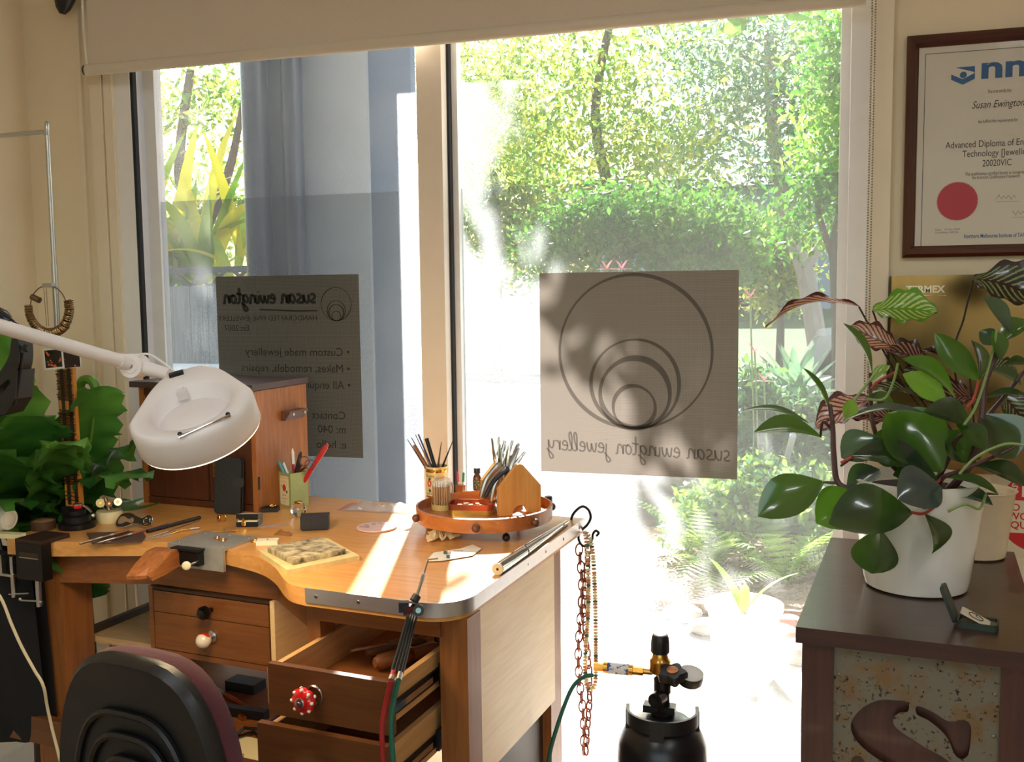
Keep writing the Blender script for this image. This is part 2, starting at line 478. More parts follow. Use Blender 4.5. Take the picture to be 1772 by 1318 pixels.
# single-stroke handwriting: letters on a grid of x-height 1, as polylines
HAND = {
 's': (0.75, [[(0.0, 0.05), (0.35, 0.0), (0.5, 0.2), (0.2, 0.5), (0.1, 0.8), (0.35, 1.05), (0.55, 0.9)]]),
 'u': (0.85, [[(0.05, 1.0), (0.05, 0.35), (0.2, 0.0), (0.45, 0.15), (0.6, 0.6), (0.62, 1.0), (0.62, 0.3), (0.75, 0.0), (0.9, 0.1)]]),
 'a': (0.85, [[(0.62, 0.85), (0.35, 1.0), (0.08, 0.6), (0.1, 0.15), (0.3, 0.0), (0.55, 0.35), (0.64, 0.95), (0.64, 0.25), (0.75, 0.0), (0.9, 0.08)]]),
 'n': (0.9, [[(0.08, 1.0), (0.1, 0.0), (0.14, 0.5), (0.35, 0.95), (0.55, 0.95), (0.62, 0.5), (0.66, 0.05), (0.85, 0.05)]]),
 'e': (0.75, [[(0.05, 0.5), (0.5, 0.6), (0.48, 0.9), (0.28, 1.02), (0.08, 0.7), (0.1, 0.2), (0.35, 0.0), (0.65, 0.15)]]),
 'w': (1.1, [[(0.05, 1.0), (0.12, 0.2), (0.28, 0.05), (0.45, 0.5), (0.5, 0.9), (0.55, 0.3), (0.72, 0.05), (0.9, 0.5), (0.95, 1.0)]]),
 'i': (0.4, [[(0.1, 0.95), (0.1, 0.2), (0.22, 0.0), (0.38, 0.1)], [(0.1, 1.35), (0.13, 1.45)]]),
 'g': (0.85, [[(0.6, 0.85), (0.35, 1.0), (0.08, 0.6), (0.12, 0.2), (0.35, 0.15), (0.6, 0.6), (0.62, 0.95), (0.6, -0.5), (0.4, -0.95), (0.15, -0.8), (0.35, -0.4), (0.85, 0.05)]]),
 't': (0.6, [[(0.25, 1.9), (0.22, 0.9), (0.24, 0.2), (0.4, 0.0), (0.55, 0.1)], [(-0.05, 1.1), (0.6, 1.2)]]),
 'o': (0.75, [[(0.35, 1.0), (0.1, 0.7), (0.1, 0.25), (0.32, 0.0), (0.55, 0.3), (0.55, 0.75), (0.35, 1.0), (0.6, 0.9), (0.75, 0.95)]]),
 'j': (0.5, [[(0.3, 1.0), (0.32, -0.4), (0.15, -0.95), (-0.1, -0.7), (0.2, -0.3), (0.5, 0.05)], [(0.3, 1.35), (0.33, 1.45)]]),
 'l': (0.5, [[(0.05, 0.1), (0.3, 0.9), (0.4, 1.7), (0.25, 1.95), (0.12, 1.4), (0.14, 0.3), (0.28, 0.0), (0.5, 0.1)]]),
 'r': (0.65, [[(0.05, 1.0), (0.1, 0.0), (0.14, 0.6), (0.32, 0.95), (0.55, 0.9)]]),
 'y': (0.8, [[(0.05, 1.0), (0.1, 0.4), (0.28, 0.15), (0.5, 0.5), (0.58, 1.0), (0.55, -0.4), (0.35, -0.95), (0.1, -0.75), (0.4, -0.3), (0.8, 0.1)]]),
 ' ': (0.55, []),
}
def handwriting(s, h, w, nrm=(0, -1, 0)):
    # returns geometry in XZ, text starting at x = 0 and running to +x; h = x-height
    gs, x = [], 0.0
    for ch in s:
        adv, strokes = HAND[ch]
        for st in strokes:
            P = smooth_path([(x + a * h, 0, b * h) for a, b in st], 5)
            gs.append(ribbon(P, w, nrm))
        x += adv * h * 0.98
    return join(*gs), x
def mirror_x(g):
    return [(-v[0], v[1], v[2]) for v in g[0]], [f[::-1] for f in g[1]]
def fitx(g, width, x_right):
    # scale in x to a width and mirror so that reading order runs right to left
    xs = [v[0] for v in g[0]]; a, b_ = min(xs), max(xs); k = width / (b_ - a)
    return [(x_right - (v[0] - a) * k, v[1], v[2]) for v in g[0]], [f[::-1] for f in g[1]]
def ringstroke(cx, cz, r, w, y, n=72, wob=0.0):
    pts, ws = [], []
    for k in range(n + 1):
        t = 2 * PI * k / n - PI / 2
        rr = r * (1 + wob * math.sin(3 * t + r * 40))
        pts.append((cx + rr * math.cos(t), y, cz + rr * math.sin(t)))
        ws.append(w * (1 + 0.35 * math.sin(t * 2 + r * 60)))
    return ribbon(pts, ws)
# right sign: four nested circles meeting at the bottom
ys = GR - 0.0055
sx0, sx1, sz0, sz1 = -0.722, -0.19, 1.0, 1.546
sg = thing('window_sign', 'square brown window sign with nested circles logo and mirrored handwriting', 'sign', ((sx0 + sx1) / 2, ys, sz0))
mk('vinyl_sheet', sheet(sx0, sx1, sz0, sz1, ys), M_sign2, sg, world=True)
cx = -0.462
bz = 1.128
gs = [ringstroke(cx, bz + 0.205, 0.205, 0.008, ys - 0.001, wob=0.004), ringstroke(cx + 0.002, bz + 0.119, 0.119, 0.008, ys - 0.0012, wob=0.006),
      ringstroke(cx + 0.002, bz + 0.094, 0.094, 0.013, ys - 0.0014, wob=0.006), ringstroke(cx, bz + 0.057, 0.057, 0.009, ys - 0.0016, wob=0.008)]
mk('circles_logo', join(*gs), M_ink2, sg, world=True)
g, w_ = handwriting('susan ewington jewellery', 0.026, 0.0042)
g = fitx(g, 0.50, 0.0)
a_ = R_(-2.4)
g = ([(sx1 - 0.018 + v[0], ys - 0.001, 1.048 + v[2] + (-v[0]) * 0.03) for v in g[0]], g[1])
mk('lettering', g, M_ink2, sg, world=True)
# left sign: heading, trade lines and contact lines
ys = GL - 0.0055
tx0, tx1, tz0, tz1 = -1.722, -1.252, 1.02, 1.552
sl = thing('window_sign', 'dark grey window sign behind the wooden chest, mirrored trade lettering', 'sign', ((tx0 + tx1) / 2, ys, tz0))
mk('vinyl_sheet', sheet(tx0, tx1, tz0, tz1, ys), M_sign1, sl, world=True)
cx = -1.325
gs = [ringstroke(cx, 1.419 + 0.048, 0.048, 0.0022, ys - 0.001), ringstroke(cx, 1.419 + 0.029, 0.029, 0.0022, ys - 0.0012), ringstroke(cx, 1.419 + 0.0235, 0.0235, 0.003, ys - 0.0014), ringstroke(cx, 1.419 + 0.014, 0.014, 0.002, ys - 0.0016)]
mk('circles_logo', join(*gs), M_ink1, sl, world=True)
g, w_ = handwriting('susan ewington', 0.024, 0.0075)
g = fitx(g, 0.312, 0.0)
mk('heading', join(([(-1.388 + v[0], ys - 0.001, 1.472 + v[2]) for v in g[0]], g[1]), ribbon([(-1.385, ys - 0.0012, 1.449), (-1.45, ys - 0.0012, 1.448), (-1.575, ys - 0.0012, 1.453)], 0.004)), M_ink1, sl, world=True)
def sign_line(s, size, x_right, z, align='LEFT', bold=0.0):
    g = xf(text(s, size, 'LEFT', mirror=True, bold=bold), UPXZ)
    return mv(g, (x_right, ys - 0.001, z))
mk('lettering', sign_line('HANDCRAFTED FINE JEWELLERY', 0.0225, -1.386, 1.420), M_ink1, sl, world=True)
mk('lettering', sign_line('Est:2007', 0.025, -1.612, 1.390), M_ink1, sl, world=True)
rows = [('\u2022 Custom made jewellery', 1.317), ('\u2022 Makes, remodels, repairs', 1.269), ('\u2022 All enquiries welcome', 1.221), ('  Contact', 1.132), ('  m: 040', 1.091), ('  e: hello', 1.046)]
for s, z in rows:
    mk('lettering', sign_line(s, 0.0335, -1.285, z), M_ink1, sl, world=True)

# ------------------------------------------------------------------ roller blind and its chains
M_blind = mat('blind fabric', rgb(214, 202, 184), 0.85, var=0.03, scale=300, bump=0.1)
YBL = 2.485
rb = thing('roller_blind', 'pale beige roller blind pulled part way down the big window', 'blind', (-1.0, YBL, 2.16))
g = box(-2.035, 0.09, YBL - 0.0008, YBL + 0.0008, 2.16, ZC - 0.06)
mk('fabric', g, M_blind, rb, world=True)
br = smooth_path([(-2.045, YBL, 2.155), (0.10, YBL, 2.155)], 2)
mk('bottom_rail', xf(cyl((-2.05, 0, 0), (0.10, 0, 0), 0.0165, n=20), T((0, YBL, 2.155)) @ Matrix.Diagonal((1, 0.7, 1, 1))), mat('blind rail', rgb(214, 204, 186), 0.4, var=0.02), rb, True, world=True)
mk('end_cap', torus((-2.051, YBL, 2.155), 0.0135, 0.0025, 20, 6, RY(90)), mat('grey plastic', rgb(70, 66, 62), 0.5, var=0.05), rb, True, world=True)
mk('roller_tube', cyl((-2.06, YBL + 0.03, ZC - 0.05), (0.11, YBL + 0.03, ZC - 0.05), 0.03), M_trim, rb, True, world=True)
mk('edge_cord', tube([(-2.047, YBL - 0.006, ZC - 0.06), (-2.044, YBL - 0.006, 2.45), (-2.046, YBL - 0.006, 2.28), (-2.04, YBL - 0.006, 2.17)], 0.0035, 6), mat('white cord', rgb(236, 232, 224), 0.6, var=0.02), rb, True, world=True)
bc = thing('bead_chain', 'fine metal bead chain hanging at the right window jamb', 'chain', (0.1155, 2.50, 0.9))
ch = []
z = ZC - 0.08
while z > 1.02:
    ch.append(ball((0.114, 2.50, z), 0.0024, 6, 4)); ch.append(ball((0.1215, 2.50, z + 0.003), 0.0024, 6, 4)); z -= 0.0062
o_ = mk('beads', join(*ch), mat('bead steel', rgb(150, 140, 128), 0.3, 0.9, var=0.05), bc, True, world=True, kind='stuff')
mk('wall_clip', bbox(0.108, 0.128, 2.49, WY - 0.02, 1.0, 1.04, 0.003), M_trim, bc, world=True)

# unseen ceiling battens, added to fill the room with light
for k, x_ in enumerate((-0.9, 0.9)):
    lt = thing('fill_light_batten', ('added fill-light batten on the ceiling, left one out of view', 'added fill-light batten on the ceiling, right one out of view')[k], 'fill light', (x_, 0.2, ZC - 0.09), group='added fill battens')
    mk('housing', bbox(-0.07, 0.07, -0.62, 0.62, 0.05, 0.09, 0.01), M_alu, lt)
    mk('diffuser', bbox(-0.06, 0.06, -0.6, 0.6, 0.0, 0.05, 0.02), mat('lit diffuser', (1, 1, 1, 1), 0.5, emit=((0.96, 0.98, 1.0, 1), 13.0)), lt, True)

# ================================================================== outdoors
def npmesh(name, V, F, mats, parent=None, idx=None, **kw):
    me = bpy.data.meshes.new(name)
    V = np.asarray(V, dtype=np.float32); F = np.asarray(F, dtype=np.int32)
    k = F.shape[1]
    me.vertices.add(len(V)); me.vertices.foreach_set('co', V.ravel())
    me.loops.add(F.size); me.loops.foreach_set('vertex_index', F.ravel())
    me.polygons.add(len(F)); me.polygons.foreach_set('loop_start', np.arange(0, F.size, k, dtype=np.int32))
    try: me.polygons.foreach_set('loop_total', np.full(len(F), k, dtype=np.int32))
    except Exception: pass
    for m in (mats if isinstance(mats, (list, tuple)) else [mats]): me.materials.append(m)
    if idx is not None: me.polygons.foreach_set('material_index', np.asarray(idx, dtype=np.int32))
    me.update(calc_edges=True)
    return mk(name, me, None, parent, **kw)
def leafcloud(blobs, n, size, seed, clump=0.18, aspect=2.2):
    # n leaves (folded quads) gathered in clumps inside ellipsoids (cx,cy,cz,rx,ry,rz,weight)
    rg = np.random.default_rng(seed)
    B = np.array([b[:6] for b in blobs], float); w = np.array([b[6] if len(b) > 6 else b[3] * b[5] for b in blobs]); w = w / w.sum()
    nc = max(8, n // 26)
    which = rg.choice(len(B), nc, p=w)
    d = rg.normal(size=(nc, 3)); d /= np.linalg.norm(d, axis=1)[:, None]
    rad = rg.random(nc) ** 0.45
    cc = B[which, :3] + d * rad[:, None] * B[which, 3:6]
    ci = rg.integers(0, nc, n)
    c = cc[ci] + rg.normal(size=(n, 3)) * clump * np.array([1, 1, 0.7])
    t = rg.normal(size=(n, 3)); t[:, 2] -= 0.35; t /= np.linalg.norm(t, axis=1)[:, None]
    s = np.cross(t, rg.normal(size=(n, 3))); s /= np.linalg.norm(s, axis=1)[:, None]
    L = size * (0.6 + 0.8 * rg.random(n))[:, None]; Wd = L / aspect
    V = np.empty((n, 4, 3))
    V[:, 0] = c - t * L * 0.5; V[:, 1] = c + s * Wd * 0.5; V[:, 2] = c + t * L * 0.5; V[:, 3] = c - s * Wd * 0.5
    F = np.arange(n * 4).reshape(n, 4)
    idx = (rg.random(n) < 0.35).astype(int)
    return V.reshape(-1, 3), F, idx
M_leafA = leafmat('bush leaf green', rgb(96, 136, 58), rgb(150, 176, 86), 0.5, 0.55, 2.0)
M_leafB = leafmat('bush leaf yellow green', rgb(150, 170, 60), rgb(200, 196, 90), 0.5, 0.55, 2.0)
M_leafD = leafmat('dark shrub leaf', rgb(56, 124, 36), rgb(116, 170, 56), 0.45, 0.5, 2.0)
M_leafG = leafmat('blue green leaf', rgb(84, 120, 104), rgb(130, 160, 130), 0.5, 0.4, 2.0)
M_bark = mat('grey bark', rgb(110, 98, 86), 0.9, var=0.3, scale=8, stretch=(4, 4, 1), bump=0.6)
M_barkp = mat('pale gum bark', rgb(190, 170, 150), 0.8, var=0.2, scale=6, stretch=(3, 3, 1), bump=0.4)
def W(px, py, Y): return aty(px, py, Y)
GZ = -0.16
def garden_tree(label, trunks, blobs, n, size, seed, mats=(M_leafA, M_leafB), bark=M_bark, clump=0.2, group='trees beyond the window', aspect=2.2):
    b0 = trunks[0][0][0]
    gz_ = GZ if b0[1] < 17.3 else GZ + 0.1 + (b0[1] - 17.3) * 0.0727
    trunks = [([Vector((b0[0], b0[1], gz_ - 0.05))] + list(trunks[0][0]), trunks[0][1])] + [(([Vector((q[0][0], q[0][1], gz_ - 0.05))] + list(q)) if q[0][2] < 0.9 and len(q) == 3 and r2 < 0.05 and label.startswith('dense') else q, r2) for q, r2 in trunks[1:]]
    t = thing('tree', label, 'tree', (b0[0], b0[1], GZ), group=group)
    for pts, r in trunks:
        P = smooth_path(pts, 5); rs = [r * (1 - 0.6 * k / (len(P) - 1)) for k in range(len(P))]
        mk('trunk', tube(P, rs, 8), bark, t, True, world=True)
    V, F, ix = leafcloud(blobs, n, size, seed, clump, aspect)
    npmesh('foliage', V, F, list(mats), t, ix, world=True, kind='stuff')
    return t
def blob(px, py, Y, rx, rz, ry=None, w=None):
    c = aty(px, py, Y); k = Y / 1720.0 * 1.03
    b = (c.x, c.y, c.z, rx * k, (ry if ry else rx * k * 0.8), rz * k)
    return b + ((w,) if w else ())
# ground
struct('patio', box(-4, 4, WY + 0.12, 5.0, GZ - 0.1, GZ), mat('pale concrete paving', rgb(168, 160, 150), 0.85, var=0.12, scale=6, bump=0.3, detail=8)) 
M_soil = mat('leaf litter soil', rgb(84, 66, 50), 0.95, col2=rgb(150, 124, 96), scale=14, bump=0.9, detail=8)
struct('garden_bed', join(box(-12, 9, 5.0, 9.4, GZ - 0.1, GZ + 0.06)), M_soil)
struct('road', box(-30, 30, 9.4, 17, GZ - 0.1, GZ + 0.02), mat('grey asphalt', rgb(86, 88, 96), 0.85, var=0.08, scale=20, bump=0.2))
struct('kerb', bbox(-30, 30, 17, 17.3, GZ - 0.1, GZ + 0.17, 0.03), mat('concrete kerb', rgb(110, 108, 104), 0.85, var=0.1, scale=10))
M_grass = mat('lawn', rgb(46, 70, 18), 0.9, col2=rgb(84, 104, 34), scale=3, bump=0.6, detail=8)
struct('lawn', ([(-30, 17.3, GZ + 0.1), (30, 17.3, GZ + 0.1), (30, 40, 1.6), (-30, 40, 1.6), (30, 90, 3), (-30, 90, 3)], [(0, 1, 2, 3), (3, 2, 4, 5)]), M_grass)
# grey masonry pier with downpipes just outside the left pane
M_pier = mat('grey painted render', rgb(150, 160, 175), 0.85, var=0.04, scale=12, bump=0.15)
M_pier_shade = mat('pier render in blue shade', rgb(70, 96, 134), 0.8, var=0.04, scale=12)  # skylit blue shade on the pier's far face, put into the colour
M_pipe = mat('dark grey downpipe', rgb(66, 76, 94), 0.3, var=0.05, scale=10)
pr = thing('corner_pier', 'grey rendered corner pier with downpipes outside the left pane', 'pillar', (-1.6, 3.1, GZ))
mk('render_face', box(-1.86, -1.425, 3.06, 3.40, GZ, 3.1), M_pier, pr, world=True)
mk('shaded_face', box(-1.425, -1.275, 3.08, 3.12, GZ, 3.1), M_pier_shade, pr, world=True)
mk('downpipe', cyl((-1.805, 3.0, GZ), (-1.805, 3.0, 3.1), 0.045, n=20), M_pipe, pr, True, world=True)
mk('downpipe', cyl((-1.672, 3.01, GZ), (-1.672, 3.01, 3.1), 0.036, n=20), M_pipe, pr, True, world=True)
# eave beam above the window (casts the narrow band of shade on the glass)
bm_ = thing('pergola_beam', 'timber beam overhead outside above the window', 'beam', (-1.0, 3.02, 2.44))
mk('beam', box(-3.4, 2.2, 3.0, 3.06, 2.44, 2.53), wood('weathered beam', rgb(120, 110, 100), rgb(150, 140, 128), 'x', 0.8), bm_, world=True)
# paling fence with lattice top
M_pal = wood('weathered paling', rgb(128, 126, 124), rgb(188, 186, 182), 'z', 0.85, 7)
M_lat = wood('old lattice timber', rgb(92, 90, 86), rgb(130, 126, 118), 'x', 0.9, 7)
YF = 4.3
fc = thing('paling_fence', 'weathered grey paling fence with lattice top outside the left pane', 'fence', (-3.3, YF, GZ))
x = -4.6
while x < -2.1:
    mk('paling', bbox(x, x + 0.098, YF, YF + 0.016, GZ, 1.545 + random.uniform(-0.004, 0.004), 0.003, 1), M_pal, fc, world=True)
    x += 0.1005
mk('rail', box(-4.6, -2.1, YF - 0.012, YF + 0.02, 1.605, 1.635), M_lat, fc, world=True)
x = -4.6
while x < -2.1:
    for dx, dy in ((0.09, 0.0), (-0.09, -0.007)):
        a0 = Vector((x, YF + dy, 1.54)); a1 = Vector((x + dx, YF + dy, 1.612))
        s = Vector((0.014, 0, 0)); e = Vector((0, 0.006, 0))
        V = [a0 - s, a0 + s, a1 + s, a1 - s, a0 - s + e, a0 + s + e, a1 + s + e, a1 - s + e]
        mk('slat', (V, [(0, 1, 2, 3), (7, 6, 5, 4), (0, 4, 5, 1), (1, 5, 6, 2), (2, 6, 7, 3), (3, 7, 4, 0)]), M_lat, fc, world=True)
    x += 0.115
# white ledge box in front of the fence, catching the sun
lb = thing('outdoor_unit', 'white boxed outdoor unit with sunlit top before the paling fence', 'outdoor unit', (-2.6, 3.7, GZ))
mk('casing', bbox(-2.95, -2.15, 3.5, 3.82, GZ, 1.17, 0.02), mat('white painted steel', rgb(226, 228, 230), 0.5, var=0.02), lb, world=True)
mk('lid', bbox(-2.98, -2.12, 3.48, 3.84, 1.17, 1.19, 0.006), mat('white lid', rgb(236, 236, 232), 0.5, var=0.02), lb, world=True)

# broad strappy yellow-striped plant behind the fence
M_strap = leafmat('strappy leaf', rgb(90, 140, 40), rgb(176, 190, 60), 0.4, 0.5, 3.0)
M_strapy = leafmat('strappy leaf yellow', rgb(206, 196, 30), rgb(232, 220, 70), 0.4, 0.5, 3.0)
def blade(p0, d, up, L, w, droop, n=9, fold=0.25, twist=0.0):
    # long leaf: p0 base, d direction, droop bends downward
    p = Vector(p0); d = Vector(d).normalized(); V, F = [], []
    st = L / n
    for i in range(n + 1):
        t = i / n
        ww = w * (0.35 + 1.1 * math.sin(PI * min(1, t * 0.9 + 0.1)) * (1 - t) ** 0.35) if t < 1 else 0.0008
        side = d.cross(Vector((0, 0, 1)))
        if side.length < 1e-3: side = Vector((1, 0, 0))
        side.normalize()
        if twist: side = (Matrix.Rotation(twist * t, 3, d) @ side)
        nn = side.cross(d).normalized()
        V += [tuple(p - side * ww + nn * ww * fold), tuple(p), tuple(p + side * ww + nn * ww * fold)]
        d = (d + Vector((0, 0, -droop / n))).normalized(); p = p + d * st
    for i in range(n):
        a = i * 3
        F += [(a, a + 1, a + 4, a + 3), (a + 1, a + 2, a + 5, a + 4)]
    return V, F
sp = thing('strappy_plant', 'yellow striped broad strappy plant growing behind the paling fence', 'plant', (-4.1, 5.3, GZ))
mk('stem', tube([(-4.1, 5.3, GZ), (-4.05, 5.28, 1.4)], [0.05, 0.03], 8), M_bark, sp, True, world=True)
rs = random.Random(3)
for bx_, nb in ((-4.2, 18), (-3.95, 16), (-3.7, 18), (-3.5, 14), (-3.3, 12)):
    for k in range(nb):
        a = rs.uniform(0, 2 * PI); el = rs.uniform(0.5, 1.3)
        d = (math.cos(a) * math.cos(el), math.sin(a) * math.cos(el) * 0.5, math.sin(el))
        mk('leaf', blade((bx_ + rs.uniform(-.05, .05), 5.2 + rs.uniform(-.05, .05), 1.45 + rs.uniform(-.15, .3)), d, None, rs.uniform(0.6, 1.05), rs.uniform(0.026, 0.046), rs.uniform(0.4, 1.5)), M_strap if rs.random() < 0.5 else M_strapy, sp, True, world=True)
# trees. crowns are placed at their own distance and height
garden_tree('light leafy tree beyond the paling fence at far left', [([W(330, 620, 8), W(345, 420, 8), W(310, 300, 8), W(330, 120, 8)], 0.09), ([W(345, 420, 8), W(395, 300, 8), W(420, 180, 8)], 0.06)],
            [blob(300, 190, 8, 110, 130), blob(400, 160, 8.6, 90, 120), blob(330, 330, 8.4, 120, 90), blob(260, 400, 9, 80, 80), blob(430, 330, 9, 60, 130), (-3.95, 8.0, 6.2, 0.8, 0.4, 2.3, 7.0), (-4.7, 8.0, 5.0, 0.9, 0.5, 2.0, 2.5)], 30000, 0.085, 1, (M_leafA, M_leafB), clump=0.16)  # last two blobs: unseen high foliage added to keep sun off the left pane
garden_tree('tall pale green tree in the upper middle of the right pane', [([W(1050, 560, 13), W(1060, 380, 13), W(1030, 200, 13), W(1060, 20, 13)], 0.12)],
            [blob(1050, 220, 13, 170, 130), blob(900, 190, 14, 120, 130), blob(1000, 80, 13.5, 180, 110), blob(820, 120, 15, 120, 130), blob(1150, 320, 13, 150, 80)], 10080, 0.111, 2, (M_leafA, M_leafB), clump=0.24)
garden_tree('dense dark green shrub tree behind the square sign', [([W(1090, 600, 9.3), W(1085, 470, 9.3), W(1060, 400, 9.3)], 0.035), ([W(1110, 600, 9.3), W(1120, 470, 9.3), W(1150, 390, 9.3)], 0.03), ([W(1130, 600, 9.3), W(1140, 480, 9.3), W(1200, 410, 9.3)], 0.028)],
            [blob(1000, 400, 9.2, 80, 70), blob(1090, 385, 9.4, 110, 60), blob(1200, 400, 9.3, 100, 70), blob(1270, 430, 9.6, 60, 60), blob(960, 440, 9.5, 60, 60), blob(1120, 440, 9.5, 120, 30)], 13000, 0.070, 3, (M_leafD, M_leafA), clump=0.13)
garden_tree('blue green gum tree at the upper right of the window', [([W(1420, 640, 14), W(1395, 480, 14), W(1370, 400, 14), W(1340, 250, 14), W(1330, 60, 14)], 0.16), ([W(1390, 470, 14), W(1440, 380, 14), W(1460, 250, 14)], 0.08)],
            [blob(1330, 180, 14, 120, 130), blob(1250, 80, 14.5, 120, 110), blob(1420, 120, 13.5, 90, 140), blob(1210, 250, 14, 80, 80), blob(1400, 300, 14, 80, 60)], 8800, 0.135, 4, (M_leafG, M_leafA), M_barkp, clump=0.3, aspect=3.2)
garden_tree('dark trunked tree close beside the right jamb', [([W(1452, 600, 8), W(1446, 450, 8), W(1452, 380, 8), W(1490, 250, 8)], 0.065), ([W(1446, 460, 8), W(1415, 360, 8), W(1425, 300, 8)], 0.03)],
            [blob(1440, 330, 8, 55, 60), blob(1480, 230, 8, 80, 120), blob(1450, 100, 8, 60, 90), blob(1390, 380, 8.3, 40, 50)], 5400, 0.070, 5, (M_leafD, M_leafA), clump=0.13)
garden_tree('yellow tinged tree low between sign and right jamb', [([W(1350, 600, 16), W(1352, 500, 16), W(1345, 440, 16)], 0.08)],
            [blob(1350, 450, 16, 45, 60), blob(1340, 500, 16, 40, 40), blob(1300, 420, 16, 40, 40)], 6000, 0.11, 6, (M_leafB, M_leafA), clump=0.2)
garden_tree('distant tree line filling the gap left of the nested circles sign', [([W(860, 620, 18), W(860, 400, 18), W(850, 250, 18)], 0.15)],
            [blob(840, 300, 18, 110, 140), blob(930, 330, 18, 100, 120), blob(870, 430, 18, 120, 80)], 6000, 0.153, 8, (M_leafA, M_leafB), clump=0.3)
# overhanging tree near the house: crown high over the patio, trunk to the right, shades the right half of the window
garden_tree('overhanging tree standing right of the patio, crown above the window', [([(3.6, 6.2, GZ), (3.5, 6.1, 2.2), (2.9, 6.0, 4.2), (1.2, 5.8, 4.9)], 0.16), ([(3.3, 6.05, 3.4), (2.4, 5.6, 4.2), (0.2, 5.5, 4.4)], 0.08)],
            [(-0.35, 5.6, 4.35, 0.95, 0.35, 0.95, 1.7), (0.9, 5.7, 4.3, 1.3, 0.5, 1.1, 4), (-0.85, 5.6, 4.75, 0.62, 0.35, 0.7, 2.0), (-1.12, 5.6, 4.36, 0.36, 0.25, 0.36, 1.5), (2.3, 5.8, 4.4, 1.3, 0.6, 1.1, 3), (-0.3, 5.6, 3.45, 0.8, 0.3, 0.4, 1.2), (0.9, 5.6, 3.5, 0.9, 0.35, 0.4, 1.2)], 30000, 0.15, 9, (M_leafD, M_leafA), clump=0.14)

# ================================================================== jeweller's bench
BO = Vector((-0.605, 1.648, 0.0))
BROT = -6.0
BM = T(BO) @ RZ(BROT)
BI = BM.inverted()
ZB = 0.93
def bw(u, v, z=ZB): return BM @ Vector((u, v, z))          # bench frame -> world
def bl(px, py, z=ZB): return BI @ on(px, py, z)            # pixel on a level plane -> bench frame
M_top = wood('bench top timber', rgb(196, 132, 66), rgb(226, 170, 100), 'x', 0.30, 6, coat=0.2)
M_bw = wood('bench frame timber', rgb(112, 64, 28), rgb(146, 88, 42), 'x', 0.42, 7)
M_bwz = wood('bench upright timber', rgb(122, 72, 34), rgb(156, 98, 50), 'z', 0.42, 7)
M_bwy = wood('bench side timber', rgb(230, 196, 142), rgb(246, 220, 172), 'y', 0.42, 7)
M_drw = wood('drawer front timber', rgb(84, 48, 22), rgb(108, 66, 32), 'x', 0.38, 8)
M_pale = wood('pale drawer side timber', rgb(186, 140, 88), rgb(214, 170, 116), 'y', 0.45, 6)
M_ply = wood('pale plywood shelf', rgb(190, 150, 98), rgb(222, 184, 130), 'x', 0.5, 9)
M_dark = mat('dark brown stained timber', rgb(52, 34, 22), 0.5, var=0.15, scale=20)
M_steel = mat('brushed steel', rgb(190, 190, 190), 0.28, 1.0, var=0.06, scale=60, stretch=(1, 1, 8))
M_alum = mat('satin aluminium edging', rgb(205, 205, 208), 0.32, 0.9, var=0.04, scale=40)
M_chrome = mat('bright chrome', rgb(222, 222, 222), 0.08, 1.0, var=0.02)
M_black = mat('black plastic', rgb(20, 20, 21), 0.45, var=0.1, scale=40)
M_blacks = mat('satin black metal', rgb(26, 26, 28), 0.35, 0.4, var=0.1, scale=40)
M_brass = mat('brass', rgb(200, 150, 70), 0.28, 1.0, var=0.06, scale=50)
M_gold = mat('polished gold', rgb(232, 178, 84), 0.14, 1.0, var=0.03)
M_white = mat('white glazed plastic', rgb(232, 228, 220), 0.35, var=0.02)

bench = thing('jewellers_bench', 'honey timber jeweller\'s bench with curved cut-out and aluminium edging', 'workbench', mat=BM)
front = [(-1.225, 0.075), (-1.135, 0.088), (-1.054, 0.118), (-0.969, 0.152), (-0.88, 0.183), (-0.78, 0.196), (-0.70, 0.188), (-0.625, 0.172), (-0.57, 0.155), (-0.524, 0.132), (-0.48, 0.10), (-0.445, 0.068), (-0.41, 0.035), (-0.375, 0.01), (-0.335, 0.0)]
fr = [(p.x, p.y) for p in smooth_path([(a, b_, 0) for a, b_ in front], 3)]
corner = [(-0.085, 0.0)] + [(-0.085 + 0.075 * math.sin(R_(t)), 0.075 - 0.075 * math.cos(R_(t))) for t in range(9, 91, 9)]
outline = fr + corner + [(-0.02, 0.745), (-1.245, 0.745), (-1.245, 0.10)]
mk('worktop', prism_c(outline, ZB - 0.035, ZB), M_top, bench, True)
# aluminium strip with screws round the right front corner
pth = [(-0.335, 0.0)] + corner + [(-0.02, 0.742)]
V, F = [], []
for k, (a, b_) in enumerate(pth):
    p0 = Vector(pth[max(k - 1, 0)]); p1 = Vector(pth[min(k + 1, len(pth) - 1)]); t = (p1 - p0).normalized(); nn = Vector((t.y, -t.x))
    for off, z in ((0.0002, ZB - 0.027), (0.003, ZB - 0.027), (0.003, ZB + 0.0012), (0.0002, ZB + 0.0012)):
        V.append((a + nn.x * off, b_ + nn.y * off, z))
n = len(pth)
for k in range(n - 1):
    for j in range(4): F.append((k * 4 + j, k * 4 + (j + 1) % 4, k * 4 + 4 + (j + 1) % 4, k * 4 + 4 + j))
F += [(3, 2, 1, 0), ((n - 1) * 4, (n - 1) * 4 + 1, (n - 1) * 4 + 2, (n - 1) * 4 + 3)]
edg = mk('metal_edging', (V, F), M_alum, bench, True)
